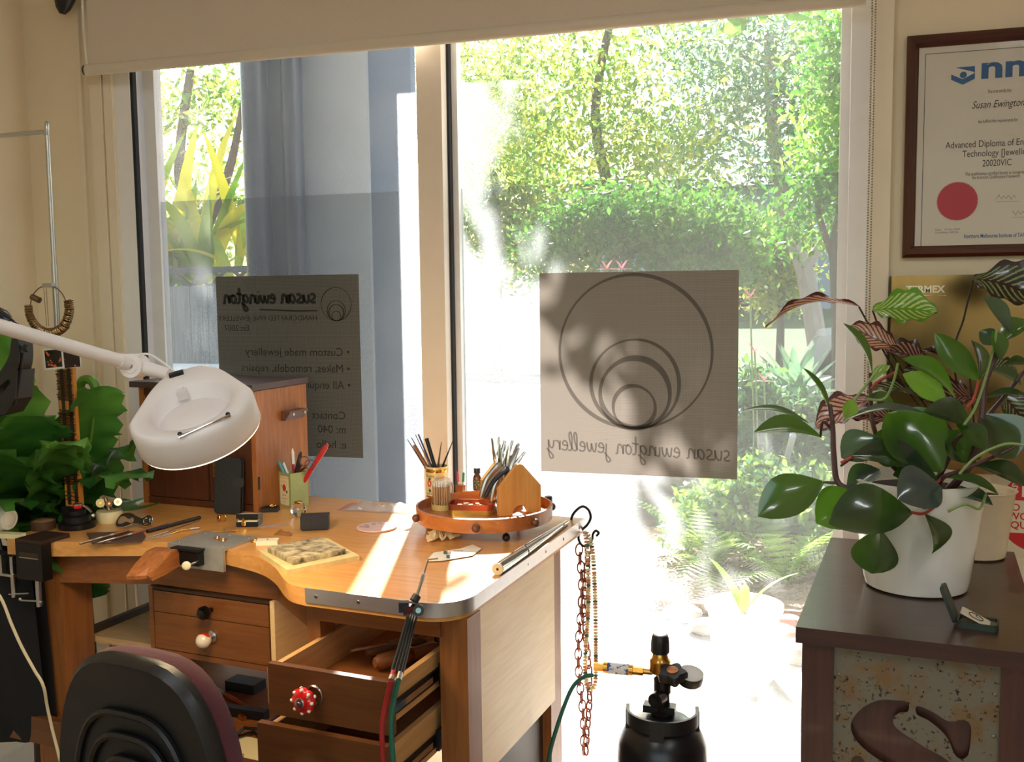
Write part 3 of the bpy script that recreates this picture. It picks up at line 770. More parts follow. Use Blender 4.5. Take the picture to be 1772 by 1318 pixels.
for (a, b_, dx, dy) in [(-0.31, -0.003, 0, -1), (-0.215, -0.003, 0, -1), (-0.11, -0.003, 0, -1)] + [(-0.0115 - 0.0085 * (v / 0.74) + 0.0035, v, 1, 0) for v in (0.16, 0.25, 0.35, 0.46, 0.58, 0.70)]:
    mk('screw', cyl((a, b_, ZB - 0.013), (a + dx * 0.001, b_ + dy * 0.001, ZB - 0.013), 0.0042, 0.003, 10), mat('dull screw', rgb(110, 108, 104), 0.4, 0.9, var=0.05), edg)
mk('apron', prism_c([(-1.135, 0.14), (-0.9, 0.212), (-0.56, 0.212), (-0.36, 0.06), (-0.36, 0.085), (-0.55, 0.235), (-0.9, 0.235), (-1.135, 0.165)], ZB - 0.112, ZB - 0.035), M_bw, bench)
mk('front_rail', bbox(-0.345, -0.062, 0.035, 0.06, ZB - 0.075, ZB - 0.035, 0.002), M_bw, bench)
mk('back_rail', bbox(-1.2, -0.09, 0.70, 0.722, ZB - 0.13, ZB - 0.035, 0.002), M_bw, bench)
mk('leg', bbox(-1.232, -1.135, 0.14, 0.235, 0, ZB - 0.035, 0.003), M_bwz, bench)
mk('leg', bbox(-1.232, -1.15, 0.63, 0.71, 0, ZB - 0.035, 0.003), M_bwz, bench)
mk('leg', bbox(-0.066, -0.008, 0.04, 0.098, 0, ZB - 0.035, 0.003), M_bwz, bench)
mk('leg', bbox(-0.092, -0.030, 0.53, 0.60, 0, ZB - 0.035, 0.003), M_bwz, bench)
mk('leg', bbox(-0.365, -0.335, 0.045, 0.098, 0, ZB - 0.035, 0.003), M_bwz, bench)
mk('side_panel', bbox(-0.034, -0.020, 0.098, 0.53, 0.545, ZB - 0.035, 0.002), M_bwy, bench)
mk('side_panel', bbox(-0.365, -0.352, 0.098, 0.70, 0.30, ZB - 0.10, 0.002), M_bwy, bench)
mk('drawer_runner_panel', box(-0.062, -0.052, 0.098, 0.60, 0.30, ZB - 0.06), M_dark, bench)
sh = mk('shelf', bbox(-1.15, -0.366, 0.24, 0.70, 0.638, 0.654, 0.002), M_ply, bench)
mk('shelf_rim', box(-1.165, -1.15, 0.24, 0.70, 0.630, 0.672), M_dark, bench)
mk('lower_tray', bbox(-1.34, -0.366, 0.10, 0.68, 0.47, 0.485, 0.002), M_bw, bench)
mk('lower_tray_front', bbox(-1.34, -0.366, 0.085, 0.10, 0.435, 0.50, 0.003), M_drw, bench)
mk('back_board', box(-1.15, -0.366, 0.70, 0.708, 0.30, 0.56), M_dark, bench)

# small two-drawer chest under the cut-out
du = thing('drawer_unit', 'small timber two-drawer unit on the shelf under the bench cut-out', 'drawer unit', mat=BM @ T((-0.742, 0.20, 0.654)))
w2, hh, dd = 0.178, 0.162, 0.40
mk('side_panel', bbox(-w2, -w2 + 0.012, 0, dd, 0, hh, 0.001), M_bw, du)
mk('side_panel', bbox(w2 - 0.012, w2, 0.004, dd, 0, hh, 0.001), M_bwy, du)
mk('base', bbox(-w2 + 0.012, w2 - 0.012, 0, dd, 0, 0.012, 0.001), M_bw, du)
mk('top', box(-w2 + 0.012, w2 - 0.012, 0, dd, hh - 0.006, hh), M_dark, du)
mk('back_panel', box(-w2 + 0.012, w2 - 0.012, dd - 0.006, dd, 0.012, hh - 0.006), M_dark, du)
M_inner = wood('unit drawer timber', rgb(112, 64, 28), rgb(138, 84, 40), 'x', 0.4, 8)
d1 = mk('drawer', bbox(-w2 + 0.014, w2 - 0.014, 0.001, dd - 0.01, 0.103, hh - 0.009, 0.002), M_inner, du)
d2 = mk('drawer', bbox(-w2 + 0.014, w2 - 0.014, 0.001, dd - 0.01, 0.014, 0.101, 0.002), M_inner, du)
kb = lathe([(0.006, 0), (0.006, 0.010), (0.012, 0.014), (0.0165, 0.022), (0.0165, 0.029), (0.011, 0.038), (0.004, 0.040)], 8)
mk('knob', xf(kb, T((0.005, 0.001, 0.125)) @ RX(90)), mat('black faceted glass', rgb(14, 12, 12), 0.08, var=0.02), d1)
kn = mk('knob', xf(join(ball((0, 0, 0.03), 0.018, 20, 12)), T((0.005, 0.001, 0.062)) @ RX(90)), mat('white and red ceramic', rgb(226, 214, 190), 0.18, col2=rgb(190, 34, 24), scale=42, contrast=(0.56, 0.60), coat=0.4, detail=0), d2, True)
mk('knob_collar', xf(lathe([(0.014, 0), (0.014, 0.004), (0.007, 0.008), (0.007, 0.016)], 20), T((0.005, 0.001, 0.062)) @ RX(90)), M_steel, d2, True)

# the two pulled-out drawers of the right pedestal
def drawer(z0, z1, vf, u0, u1, knob, label):
    d = thing('pedestal_drawer', label, 'drawer', mat=BM @ T(((u0 + u1) / 2, vf, z0)))
    w = (u1 - u0) / 2; h = z1 - z0
    mk('front', bbox(-w, w, 0, 0.014, 0, h, 0.002), M_drw, d)
    il, ir = -0.352 - (u0 + u1) / 2 + 0.012, -0.066 - (u0 + u1) / 2 - 0.002
    mk('side', bbox(il, il + 0.012, 0.014, 0.52, 0.012, h - 0.014, 0.001), M_pale, d)
    mk('side', bbox(ir - 0.026, ir - 0.014, 0.014, 0.52, 0.012, h - 0.014, 0.001), M_pale, d)
    mk('back', bbox(il + 0.012, ir - 0.026, 0.508, 0.52, 0.012, h - 0.014, 0.001), M_bw, d)
    mk('base', box(il + 0.012, ir - 0.026, 0.014, 0.508, 0.012, 0.017), M_bw, d)
    rn = mk('runner', box(ir - 0.0135, ir - 0.009, 0.016, 0.30, 0.028, 0.052), mat('black runner', rgb(24, 24, 26), 0.3, 0.6, var=0.05), d)
    mk('runner_slide', join(box(ir - 0.009, ir - 0.006, 0.016, 0.17, 0.034, 0.046)), M_chrome, rn)
    mk('runner_bracket', box(ir - 0.010, ir - 0.003, 0.19, 0.26, 0.020, 0.060), M_black, rn)
    return d, w, h
dr1, w, h = drawer(0.735, 0.830, -0.135, -0.328, -0.070, 0, 'upper open pedestal drawer with red polka dot knob')
g, F = [], []
def flower_knob(R=0.025, n=8, depth=0.024):
    # fluted, pumpkin-like knob: axis along +z
    V, F = [], []; N, Mm = 48, 10
    for i in range(Mm + 1):
        t = PI * i / Mm
        for k in range(N):
            a = 2 * PI * k / N
            r = R * math.sin(t) * (1 - 0.11 * (1 - abs(math.cos(n * a / 2))) * math.sin(t))
            V.append((r * math.cos(a), r * math.sin(a), depth * 0.5 - math.cos(t) * depth * 0.5))
    for i in range(Mm):
        for k in range(N): F.append((i * N + k, i * N + (k + 1) % N, (i + 1) * N + (k + 1) % N, (i + 1) * N + k))
    return V, F
KM = lambda x_, z_: T((x_, 0, z_)) @ RX(90)
k1 = mk('knob', xf(mv(flower_knob(), (0, 0, 0.012)), KM(-0.036, 0.048)), mat('red ceramic', rgb(206, 28, 26), 0.12, var=0.03, coat=0.5), dr1, True)
M_dotw = mat('white dot glaze', rgb(240, 226, 214), 0.15, var=0.02)
for a in range(0, 360, 45):
    for t in ((62, 0), (118, 22.5)):
        tt, aa = R_(t[0]), R_(a + t[1])
        r = 0.0236 * math.sin(tt); z_ = 0.012 + 0.012 - math.cos(PI - tt) * 0.012
        if t[0] > 90 and a % 90: continue
        mk('dot', xf(ball((r * math.cos(aa), r * math.sin(aa), z_), 0.0036, 8, 5), KM(-0.036, 0.048)), M_dotw, k1, True)
mk('knob_boss', xf(join(lathe([(0.009, 0.034), (0.0095, 0.037), (0.007, 0.0385)], 16), lathe([(0.0035, 0.038), (0.003, 0.041)], 10)), KM(-0.036, 0.048)), M_steel, k1, True)
mk('knob_rosette', xf(torus((0, 0, 0.002), 0.0165, 0.0025, 24, 6), KM(-0.030, 0.050)), M_steel, dr1, True)
mk('knob_stem', xf(cyl((0, 0, 0), (0, 0, 0.016), 0.006), KM(-0.036, 0.048)), M_steel, dr1, True)
dr2, w, h = drawer(0.610, 0.722, -0.150, -0.345, -0.072, 1, 'lower open pedestal drawer with floral ceramic knob')
k2 = mk('knob', xf(mv(flower_knob(0.023), (0, 0, 0.012)), KM(-0.052, 0.022)), mat('white floral ceramic', rgb(232, 224, 214), 0.15, var=0.03, coat=0.5), dr2, True)
fm = [rgb(200, 30, 26), rgb(24, 40, 66), rgb(30, 70, 60)]
for q, a in enumerate(range(0, 360, 36)):
    tt, aa = R_(58 + 14 * (q % 2)), R_(a)
    r = 0.0225 * math.sin(tt); z_ = 0.024 + math.cos(tt) * 0.012
    mk('petal', xf(ball((r * math.cos(aa), r * math.sin(aa), z_), (0.0048, 0.0034, 0.003), 8, 5), KM(-0.052, 0.022)), mat('knob petal %d' % (q % 3), fm[q % 3], 0.2, var=0.03), k2, True)
mk('knob_stem', xf(cyl((0, 0, 0), (0, 0, 0.016), 0.006), KM(-0.052, 0.022)), M_black, dr2, True)
mk('knob_rosette', xf(lathe([(0.022, 0), (0.022, 0.002), (0.018, 0.004)], 24), KM(-0.044, 0.026)), M_black, dr2, True)
# tools lying in the upper drawer
def inD(u, v, z): return BM @ Vector((u, v, z))
M_tw = wood('old tool handle wood', rgb(120, 70, 36), rgb(164, 106, 62), 'x', 0.45, 12)
zt = 0.755
t = thing('caliper', 'old steel caliper with jaws lying in the upper drawer', 'caliper', inD(-0.22, 0.16, zt))
MB = BM @ T((-0.215, 0.14, zt + 0.035)) @ RZ(52) @ RX(-14)
M_oldst = mat('aged steel', rgb(140, 116, 92), 0.38, 0.85, var=0.15, scale=40)
WMt = MB
t.matrix_world = WMt; WM[t.name] = WMt
mk('beam', bbox(-0.10, 0.09, -0.006, 0.006, 0, 0.004, 0.001), M_oldst, t)
mk('jaw', prism_c([(0.05, 0.006), (0.09, 0.006), (0.09, 0.018), (0.065, 0.045), (0.058, 0.045), (0.062, 0.02)], 0, 0.004), M_oldst, t)
mk('jaw', prism_c([(0.01, 0.006), (0.04, 0.006), (0.04, 0.014), (0.052, 0.045), (0.046, 0.045), (0.015, 0.02)], 0.001, 0.0045), M_oldst, t)
mk('slider', bbox(-0.02, 0.03, -0.009, 0.009, -0.002, 0.007, 0.001), M_oldst, t)
for nm, lab, u, v, rz, L, rr in (('ring_clamp', 'wooden ring clamp lying across the upper drawer', -0.185, 0.13, 58, 0.15, 0.017), ('wooden_awl', 'turned wooden awl against the caliper in the drawer', -0.235, 0.17, 50, 0.13, 0.013), ('mallet_head', 'dark wooden mallet head at the back of the upper drawer', -0.13, 0.24, 40, 0.09, 0.022)):
    t = thing(nm, lab, 'tool', mat=BM @ T((u, v, zt + rr)) @ RZ(rz))
    mk('body', xf(lathe([(rr * 0.55, -L / 2), (rr * 0.9, -L / 2 + 0.01), (rr, -0.01), (rr * 0.8, 0.02), (rr * 0.95, L / 2 - 0.02), (rr * 0.5, L / 2)], 14), RY(90)), M_tw if nm != 'mallet_head' else M_dark, t, True)
    mk('ferrule', xf(lathe([(rr * 0.99, -0.006), (rr * 1.04, 0), (rr * 0.97, 0.006)], 14, cap0=False, cap1=False), RY(90)), M_brass, t, True)
# things on the low tray
zl = 0.485
def lt(px, py):
    q = bl(px, py, zl); return q.x, q.y
t = thing('paint_brush', 'red handled brush on the low tray below the drawer unit', 'brush', mat=BM @ T((*lt(388, 1203), zl + 0.006)) @ RZ(-24))
mk('handle', xf(lathe([(0.003, 0), (0.006, 0.03), (0.0045, 0.09), (0.002, 0.14)], 10), RY(90)), mat('red lacquer handle', rgb(170, 62, 24), 0.3, var=0.05), t, True)
mk('ferrule', xf(lathe([(0.0045, -0.035), (0.0035, 0.001)], 10), RY(90)), M_steel, t, True)
mk('bristles', xf(lathe([(0.001, -0.055), (0.004, -0.035)], 10), RY(90)), M_black, t, True)
t = thing('steel_bar', 'flat dark steel bar lying on the low tray by the chair', 'bar', mat=BM @ T((*lt(415, 1238), zl + 0.011)) @ RZ(4))
mk('bar', bbox(-0.12, 0.075, -0.011, 0.011, -0.011, 0.011, 0.002), M_blacks, t)
mk('stud', cyl((0.01, -0.012, -0.005), (0.028, -0.022, -0.005), 0.007, n=12), M_brass, t, True)
for q, (u, v, rz) in enumerate(((*lt(412, 1300), 60), (*lt(440, 1296), 100))):
    t = thing('saw_frame', ('black saw frame lying on white paper, nearer the chair', 'black saw frame lying on white paper, nearer the pedestal')[q], 'saw frame', mat=BM @ T((u, v, zl + 0.009 + 0.009 * q)) @ RZ(rz), group='saw frames on the low tray')
    mk('bow', tube([(-0.07, 0.0, 0), (-0.07, 0.055, 0), (0.06, 0.055, 0), (0.06, 0.0, 0)], 0.004, 8), M_blacks, t, True)
    mk('handle', xf(lathe([(0.006, 0), (0.010, 0.02), (0.008, 0.07)], 12), T((0.06, 0, 0)) @ RY(90)), M_black, t, True)
    mk('clamp_screw', cyl((-0.07, -0.01, 0), (-0.07, 0.008, 0), 0.006, n=10), M_steel, t, True)
mk('paper_sheet', prism([tuple((BI.inverted() @ Vector((a, b_, 0)))[:2]) for a, b_ in (lt(405, 1335), lt(470, 1335), lt(470, 1284), lt(412, 1272))], zl + 0.0005, zl + 0.002), mat('cream paper', rgb(216, 204, 160), 0.8, var=0.03), label='cream paper sheet under the saw frames', cat='paper')
mk('tool_pouch', xf(bev(cbox((0, 0, 0.0125), (0.09, 0.05, 0.025)), 0.01), BM @ T((*lt(425, 1192), zl))), M_black, None, True, label='small black pouch at the back of the low tray', cat='pouch')

# ================================================================== on the bench
# --- wooden chest
M_ch = wood('chest side timber', rgb(132, 76, 34), rgb(176, 112, 60), 'z', 0.42, 9)
M_chd = wood('chest front timber', rgb(66, 34, 20), rgb(92, 50, 30), 'z', 0.4, 7)
M_lid = mat('dark purple brown lid', rgb(78, 60, 58), 0.45, var=0.12, scale=30, stretch=(1, 8, 8))
ct = thing('wooden_chest', 'brown wooden tool chest with dark lid standing at the back of the bench', 'chest', mat=BM @ T((-1.03, 0.515, ZB)))
cw, cd, chh = 0.192, 0.232, 0.318
mk('side_panel', bbox(cw - 0.014, cw, 0, cd, 0, chh, 0.002), M_ch, ct)
mk('side_panel', bbox(-cw, -cw + 0.014, 0, cd, 0, chh, 0.002), M_ch, ct)
mk('back_panel', box(-cw + 0.014, cw - 0.014, cd - 0.01, cd, 0, chh), M_chd, ct)
mk('base_rail', bbox(-cw + 0.014, cw - 0.014, 0.004, 0.02, 0, 0.018, 0.002), M_chd, ct)
mk('floor_board', box(-cw + 0.014, cw - 0.014, 0.02, cd - 0.01, 0.004, 0.012), M_chd, ct)
mk('top_rail', bbox(-cw + 0.014, cw - 0.014, 0.004, 0.02, chh - 0.02, chh, 0.002), M_chd, ct)
for a, b_ in ((-cw + 0.016, 0.028), (0.034, cw - 0.016)):
    dd_ = mk('door', bbox(a, b_, 0.006, 0.018, 0.02, chh - 0.022, 0.002), M_chd, ct)
mk('centre_post', bbox(0.03, 0.032, 0.006, 0.02, 0.018, chh - 0.02, 0.0005), M_dark, ct)
pl_ = mk('name_plate', bbox(0.048, 0.068, 0.0015, 0.006, 0.085, 0.125, 0.001), mat('tarnished brass plate', rgb(132, 96, 50), 0.4, 0.6, var=0.1), ct)
for q, z_ in ((0, 0.107), (1, 0.092)):
    mk('plate_lettering', mv(xf(text(('JHI', 'NHH')[q], 0.012), UPXZ), (0.058, 0.0012, z_)), mat('plate ink', rgb(70, 46, 22), 0.6, var=0.02), pl_)
ld = mk('lid', bbox(-cw - 0.022, cw + 0.004, -0.012, cd + 0.006, chh + 0.002, chh + 0.018, 0.003), M_lid, ct)
for z_ in (0.06, 0.235):
    mk('hinge', bbox(cw - 0.003, cw + 0.002, 0.004, 0.010, z_, z_ + 0.034, 0.001), M_black, ct)
hd = mk('side_handle', prism_c([(0, 0), (0.012, 0), (0.028, 0.02), (0.028, 0.026), (0.0, 0.026)], -0.042, 0.042), wood('handle timber', rgb(84, 56, 44), rgb(112, 80, 64), 'y', 0.5), ct)
hd.matrix_parent_inverse = Matrix.Identity(4)
hd.data.transform(T((cw, 0.155, 0.228)) @ Matrix(((1, 0, 0, 0), (0, 0, 1, 0), (0, 1, 0, 0), (0, 0, 0, 1))))
hd.data.flip_normals()
for q in (-0.026, 0.026):
    mk('screw', cyl((cw + 0.0285, 0.155 + q, 0.245), (cw + 0.030, 0.155 + q, 0.245), 0.004, n=10), M_steel, hd)
mk('phone', xf(bev(prism(rrect(0.075, 0.03, 0.008), 0, 0.012), 0.003), BM @ T((-1.06, 0.60, ZB + chh + 0.018)) @ RZ(-4)), M_black, None, True, label='slim black case lying on the dark chest lid', cat='case')
# --- black phone wallet leaning on the chest front
pw = thing('phone_wallet', 'black leather folding phone case leaning against the chest front', 'phone case', mat=BM @ T((-0.905, 0.478, ZB)) @ RZ(14) @ RX(-8))
mk('cover', xf(bev(prism(rrect(0.072, 0.145, 0.010), 0, 0.007), 0.0025), T((0, 0, 0.0735)) @ RX(90)), mat('black leather', rgb(20, 19, 19), 0.45, var=0.15, scale=120, bump=0.3), pw, True)
mk('back_cover', xf(bev(prism(rrect(0.072, 0.145, 0.010), 0.009, 0.014), 0.002), T((0.003, 0.0165, 0.0735)) @ RX(90)), mat('black leather', rgb(20, 19, 19), 0.45), pw, True)
mk('strap_tab', xf(bev(prism(rrect(0.030, 0.024, 0.006), 0, 0.002), 0.0008), T((0.030, -0.0075, 0.082)) @ RX(90)), mat('black leather tab', rgb(30, 29, 28), 0.5, var=0.1), pw, True)

# --- green tea tin with pens
def at_bench(px, py, z=ZB): return on(px, py, z)
P = at_bench(509, 874)
tin = thing('tea_tin', 'square green and yellow tea tin holding pens beside the chest', 'tin', P, -28)
M_tin = mat('pale green tin print', rgb(166, 184, 132), 0.35, 0.3, var=0.05, scale=40)
M_tinp = mat('cream tin panel', rgb(232, 222, 178), 0.4, 0.1, var=0.04, scale=60)
M_tiny = mat('yellow tin panel', rgb(220, 200, 110), 0.4, 0.1, var=0.04, scale=60)
S = 0.028; TH = 0.093
mk('body', join(prism(rrect(2 * S, 2 * S, 0.005), 0, 0.002), bev(box(-S, S, -S, -S + 0.001, 0.001, TH), 0.0003, 1), box(-S, S, S - 0.001, S, 0.001, TH), box(-S, -S + 0.001, -S, S, 0.001, TH), box(S - 0.001, S, -S, S, 0.001, TH)), M_tin, tin)
M_ink = mat('dark print', rgb(70, 44, 34), 0.6, var=0.05)
M_redp = mat('red print', rgb(190, 50, 40), 0.5, var=0.05)
pa = mk('label_panel', mv(xf(bev(prism(rrect(0.040, 0.078, 0.005), 0, 0.0008), 0.0003, 1), RX(90)), (0, -S - 0.0002, 0.045)), M_tinp, tin)
mk('fruit_picture', mv(xf(join(prism([(0.008 * math.cos(k * PI / 8), 0.009 * math.sin(k * PI / 8)) for k in range(16)], 0, 0.0005), prism([(-0.003, 0.008), (0, 0.012), (0.003, 0.008)], 0, 0.0005)), RX(90)), (0.001, -S - 0.0012, 0.052)), M_redp, pa)
mk('leaf_picture', mv(xf(join(prism([(0.007, -0.009), (0.013, -0.004), (0.016, -0.010), (0.010, -0.014)], 0, 0.0005), prism([(-0.009, 0.004), (-0.014, 0.010), (-0.011, 0.001)], 0, 0.0005)), RX(90)), (0.001, -S - 0.0012, 0.052)), mat('green print', rgb(60, 110, 70), 0.5, var=0.05), pa)
mk('lettering', join(*[mv(xf(text(s_, z_[1]), UPXZ), (0, -S - 0.0012, z_[0])) for s_, z_ in (('COMPTOIR DE LA THE', (0.078, 0.0042)), ('LE  GRENADE', (0.068, 0.004)))]), M_redp, pa)
mk('lettering', join(*[mv(xf(text(s_, z_[1]), UPXZ), (0, -S - 0.0012, z_[0])) for s_, z_ in (('ROYAL', (0.030, 0.006)), ('DES SAVEURS', (0.022, 0.0042)), ('N 35', (0.014, 0.005)))]), M_ink, pa)
pb = mk('label_panel', mv(xf(bev(prism(rrect(0.040, 0.076, 0.005), 0, 0.0008), 0.0003, 1), RZ(-90) @ RX(90)), (-S - 0.0002, 0, 0.045)), M_tiny, tin)
mk('lettering', xf(join(*[mv(xf(text(s_, 0.0045), UPXZ), (0, -0.0012, z_)) for s_, z_ in (('LA GRENADE', 0.076), ('PARFUM', 0.070), ('INFUSION', 0.064), ('LE COMPTOIR', 0.056), ('MAISON', 0.050), ('SAVEURS', 0.044), ('PARIS', 0.020), ('FRANCE', 0.014))]), T((-S, 0, 0)) @ RZ(-90)), M_ink, pb)
def pen(name, label, base, tip, r, body, capm, holder=None, prof=None):
    base, tip = Vector(base), Vector(tip); L = (tip - base).length
    q = (tip - base).to_track_quat('Z', 'Y').to_matrix().to_4x4()
    t = thing(name, label, 'pen' if 'pen' in name else name.split('_')[-1], mat=T(base) @ q)
    pr_ = prof or [(r * 0.3, 0), (r * 0.8, 0.012), (r, 0.02), (r, L * 0.72)]
    mk('barrel', lathe(pr_, 10), body, t, True)
    mk('cap', lathe([(r * 1.05, L * 0.72), (r * 1.05, L - 0.01), (r * 0.6, L - 0.004), (r * 0.55, L)], 10), capm, t, True)
    mk('clip', box(r, r + 0.0016, -0.0015, 0.0015, L * 0.74, L - 0.012), M_steel, t)
    return t
M_teal = mat('teal plastic', rgb(28, 150, 160), 0.3, var=0.05)
M_pwhite = mat('white pen plastic', rgb(226, 226, 220), 0.35, var=0.03)
M_redpl = mat('red plastic', rgb(190, 40, 40), 0.35, var=0.05)
M_crim = mat('crimson plastic', rgb(170, 24, 60), 0.35, var=0.05)
def top(px, py, Y): return aty(px, py, Y)
Yt = P.y
c0 = P + Vector((0, 0, 0.004))
pen('teal_pen', 'teal and white ballpoint leaning left in the tea tin', c0 + Vector((0.012, 0.0, 0)), top(474, 795, Yt + 0.005), 0.0042, M_pwhite, M_pwhite)
pen('teal_pen', 'bright teal pen in the tea tin beside the white ballpoint', c0 + Vector((0.016, -0.006, 0)), top(482, 797, Yt - 0.01), 0.0048, M_teal, M_teal)
pen('white_pen', 'white capped pen in the tea tin next to the teal pens', c0 + Vector((0.018, 0.006, 0)), top(487, 795, Yt + 0.012), 0.004, M_pwhite, M_pwhite)
pen('crimson_pen', 'crimson pen with white tip standing in the tea tin', c0 + Vector((0.0, 0.008, 0)), top(506, 776, Yt + 0.01), 0.004, M_crim, M_pwhite)
pen('black_marker_pen', 'thick black pen leaning right in the tea tin', c0 + Vector((-0.014, -0.004, 0)), top(521, 782, Yt - 0.005), 0.0055, M_black, M_black)
pen('red_marker_pen', 'long red capped pen pointing right out of the tea tin', c0 + Vector((-0.016, 0.006, 0)), top(567, 768, Yt + 0.004), 0.0065, M_redpl, M_redpl)
sc = thing('scissors', 'dark handled scissors with loop grips standing in the tea tin', 'scissors', P + Vector((0.0, 0, 0.003)))
l1, l2 = top(531, 793, Yt - 0.006), top(543, 799, Yt - 0.01)
M_sci = mat('bronzed steel', rgb(92, 62, 56), 0.35, 0.7, var=0.08)
piv = P + Vector((0.006, -0.004, 0.085))
for tip_, lp in (((0.003, 0, 0.004), l1), ((-0.004, 0, 0.004), l2)):
    b_ = mk('blade', tube([P + Vector(tip_), piv, piv + (lp - piv) * 0.62], [0.002, 0.004, 0.003], 8), M_sci, sc, True, world=True)
    d_ = (lp - piv).normalized()
    ctr = piv + (lp - piv) * 0.62 + d_ * 0.0125
    mk('finger_loop', xf(torus((0, 0, 0), 0.0125, 0.0016, 22, 6), T(ctr) @ (CU.to_track_quat('Y', 'Z').to_matrix().to_4x4() if False else basis(CR, CU, -CF))), M_sci, sc, True, world=True)
# --- crystal ball ring stand
P = at_bench(517, 893)
cb = thing('crystal_ball', 'faceted clear crystal ball with gold cap before the tea tin', 'crystal ball', P)
mcr = bpy.data.materials.new('crystal glass'); mcr.use_nodes = True
_b = mcr.node_tree.nodes['Principled BSDF']; _b.inputs['Transmission Weight'].default_value = 1.0; _b.inputs['Roughness'].default_value = 0.0; _b.inputs['IOR'].default_value = 1.5; _b.inputs['Base Color'].default_value = (1, 1, 1, 1)
mk('ball', lathe([(0.010, 0.0), (0.0165, 0.006), (0.0205, 0.014), (0.0205, 0.021), (0.0165, 0.030), (0.010, 0.036)], 10), mcr, cb)
mk('cap', lathe([(0.010, 0.036), (0.0115, 0.0375), (0.009, 0.0395), (0.003, 0.041)], 16), M_gold, cb, True)
# --- boxes
P = at_bench(546, 914)
bx = thing('gift_box', 'small closed black card box in the middle of the bench', 'box', P, 24)
M_card = mat('matt black card', rgb(22, 23, 28), 0.6, var=0.08, scale=60)
mk('base', bbox(-0.031, 0.031, -0.022, 0.022, 0, 0.026, 0.001, 1), M_card, bx)
mk('lid', bbox(-0.034, 0.0335, -0.0245, 0.0245, 0.003, 0.0335, 0.001, 1), mat('matt black card lid', rgb(28, 30, 36), 0.55, var=0.05), bx)
P = at_bench(468, 884)
b2 = thing('ring_display', 'small black block with clear top and gold rings beside the tea tin', 'ring display', P, 20)
mk('base', bbox(-0.022, 0.022, -0.016, 0.016, 0, 0.011, 0.001, 1), M_card, b2)
mk('clear_cover', bbox(-0.023, 0.023, -0.017, 0.017, 0.011, 0.013, 0.0005, 1), seethrough('clear acrylic', (0.95, 0.95, 0.95, 1), 0.12, 0.05), b2)
def ring(name, label, loc, R, r, m_, M_=None, group=None, smooth=True):
    t = thing(name, label, 'ring', loc, group=group)
    mk('band', torus((0, 0, 0), R, r, 22, 8, M_), m_, t, smooth)
    return t
t = ring('gold_ring', 'gold ring lying on the clear topped black block', P + Vector((0.006, 0.0, 0.0152)), 0.0085, 0.0018, M_gold)
mk('setting', ball((0.0, -0.009, 0.001), 0.003, 8, 6), M_gold, t)
# open velvet ring box
P = at_bench(432, 908)
rbx = thing('ring_box', 'open black velvet ring box with brass clasp on the bench', 'ring box', P, 16)
M_vel = mat('black velvet', rgb(12, 12, 14), 0.9, var=0.1, scale=200, sheen=0.3)
mk('base', bbox(-0.027, 0.027, -0.021, 0.021, 0, 0.012, 0.004), M_vel, rbx, True)
mk('lining', bbox(-0.024, 0.024, -0.0185, 0.018, 0.012, 0.0155, 0.001), mat('cream satin', rgb(232, 218, 176), 0.4, var=0.05, scale=50), rbx)
lid_ = mk('lid', xf(bbox(-0.027, 0.027, -0.042, 0.0, 0.0, 0.0115, 0.004), T((0, 0.021, 0.013)) @ RX(-10)), M_vel, rbx, True)
mk('window_inset', xf(bbox(-0.018, 0.020, -0.034, -0.010, 0.0118, 0.0126, 0.0003), T((0, 0.021, 0.013)) @ RX(-10)), mat('satin inset', rgb(196, 190, 176), 0.35, var=0.05), lid_)
cl_ = mk('clasp', xf(lathe([(0.0065, 0), (0.006, 0.002), (0.002, 0.0035)], 14), T((-0.008, -0.021, 0.008)) @ RX(90)), M_gold, rbx, True)
mk('clasp_tongue', xf(bbox(-0.003, 0.003, -0.001, 0.001, -0.001, 0.014, 0.0006), T((-0.008, -0.0235, 0.008))), M_gold, rbx)
# signet ring and loose rings
P = at_bench(382, 902)
t = thing('signet_ring', 'gold signet ring standing upright on the bench by the phone case', 'ring', P)
mk('band', torus((0.006, 0.003, 0.0095), 0.008, 0.0015, 22, 8, RX(90) @ RY(0)), M_gold, t, True)
mk('seal_face', xf(lathe([(0.0085, 0), (0.009, 0.0012), (0.0085, 0.0022)], 20), T((-0.003, -0.003, 0.0095)) @ RZ(-35) @ RX(84)), M_gold, t, True)
mk('engraving', xf(join(box(-0.0006, 0.0006, -0.003, 0.003, 0, 0.0003), box(-0.002, 0.002, 0.001, 0.002, 0, 0.0003)), T((-0.003, -0.003, 0.0095)) @ RZ(-35) @ RX(84) @ T((0, 0, 0.0023))), M_ink, t)
ring('gold_ring', 'rose gold ring at the front corner of the steel bench plate', on(386, 934, ZB + 0.009), 0.0085, 0.0012, mat('rose gold', rgb(226, 150, 96), 0.15, 1.0, var=0.02))
ring('gold_ring', 'small rose gold ring behind the other on the steel plate', on(376, 930, ZB + 0.009), 0.006, 0.0014, mat('rose gold', rgb(226, 150, 96), 0.15, 1.0))
t = ring('gold_ring', 'yellow gold ring on the timber right of the steel plate', on(441, 936, ZB + 0.002), 0.0085, 0.0018, M_gold)
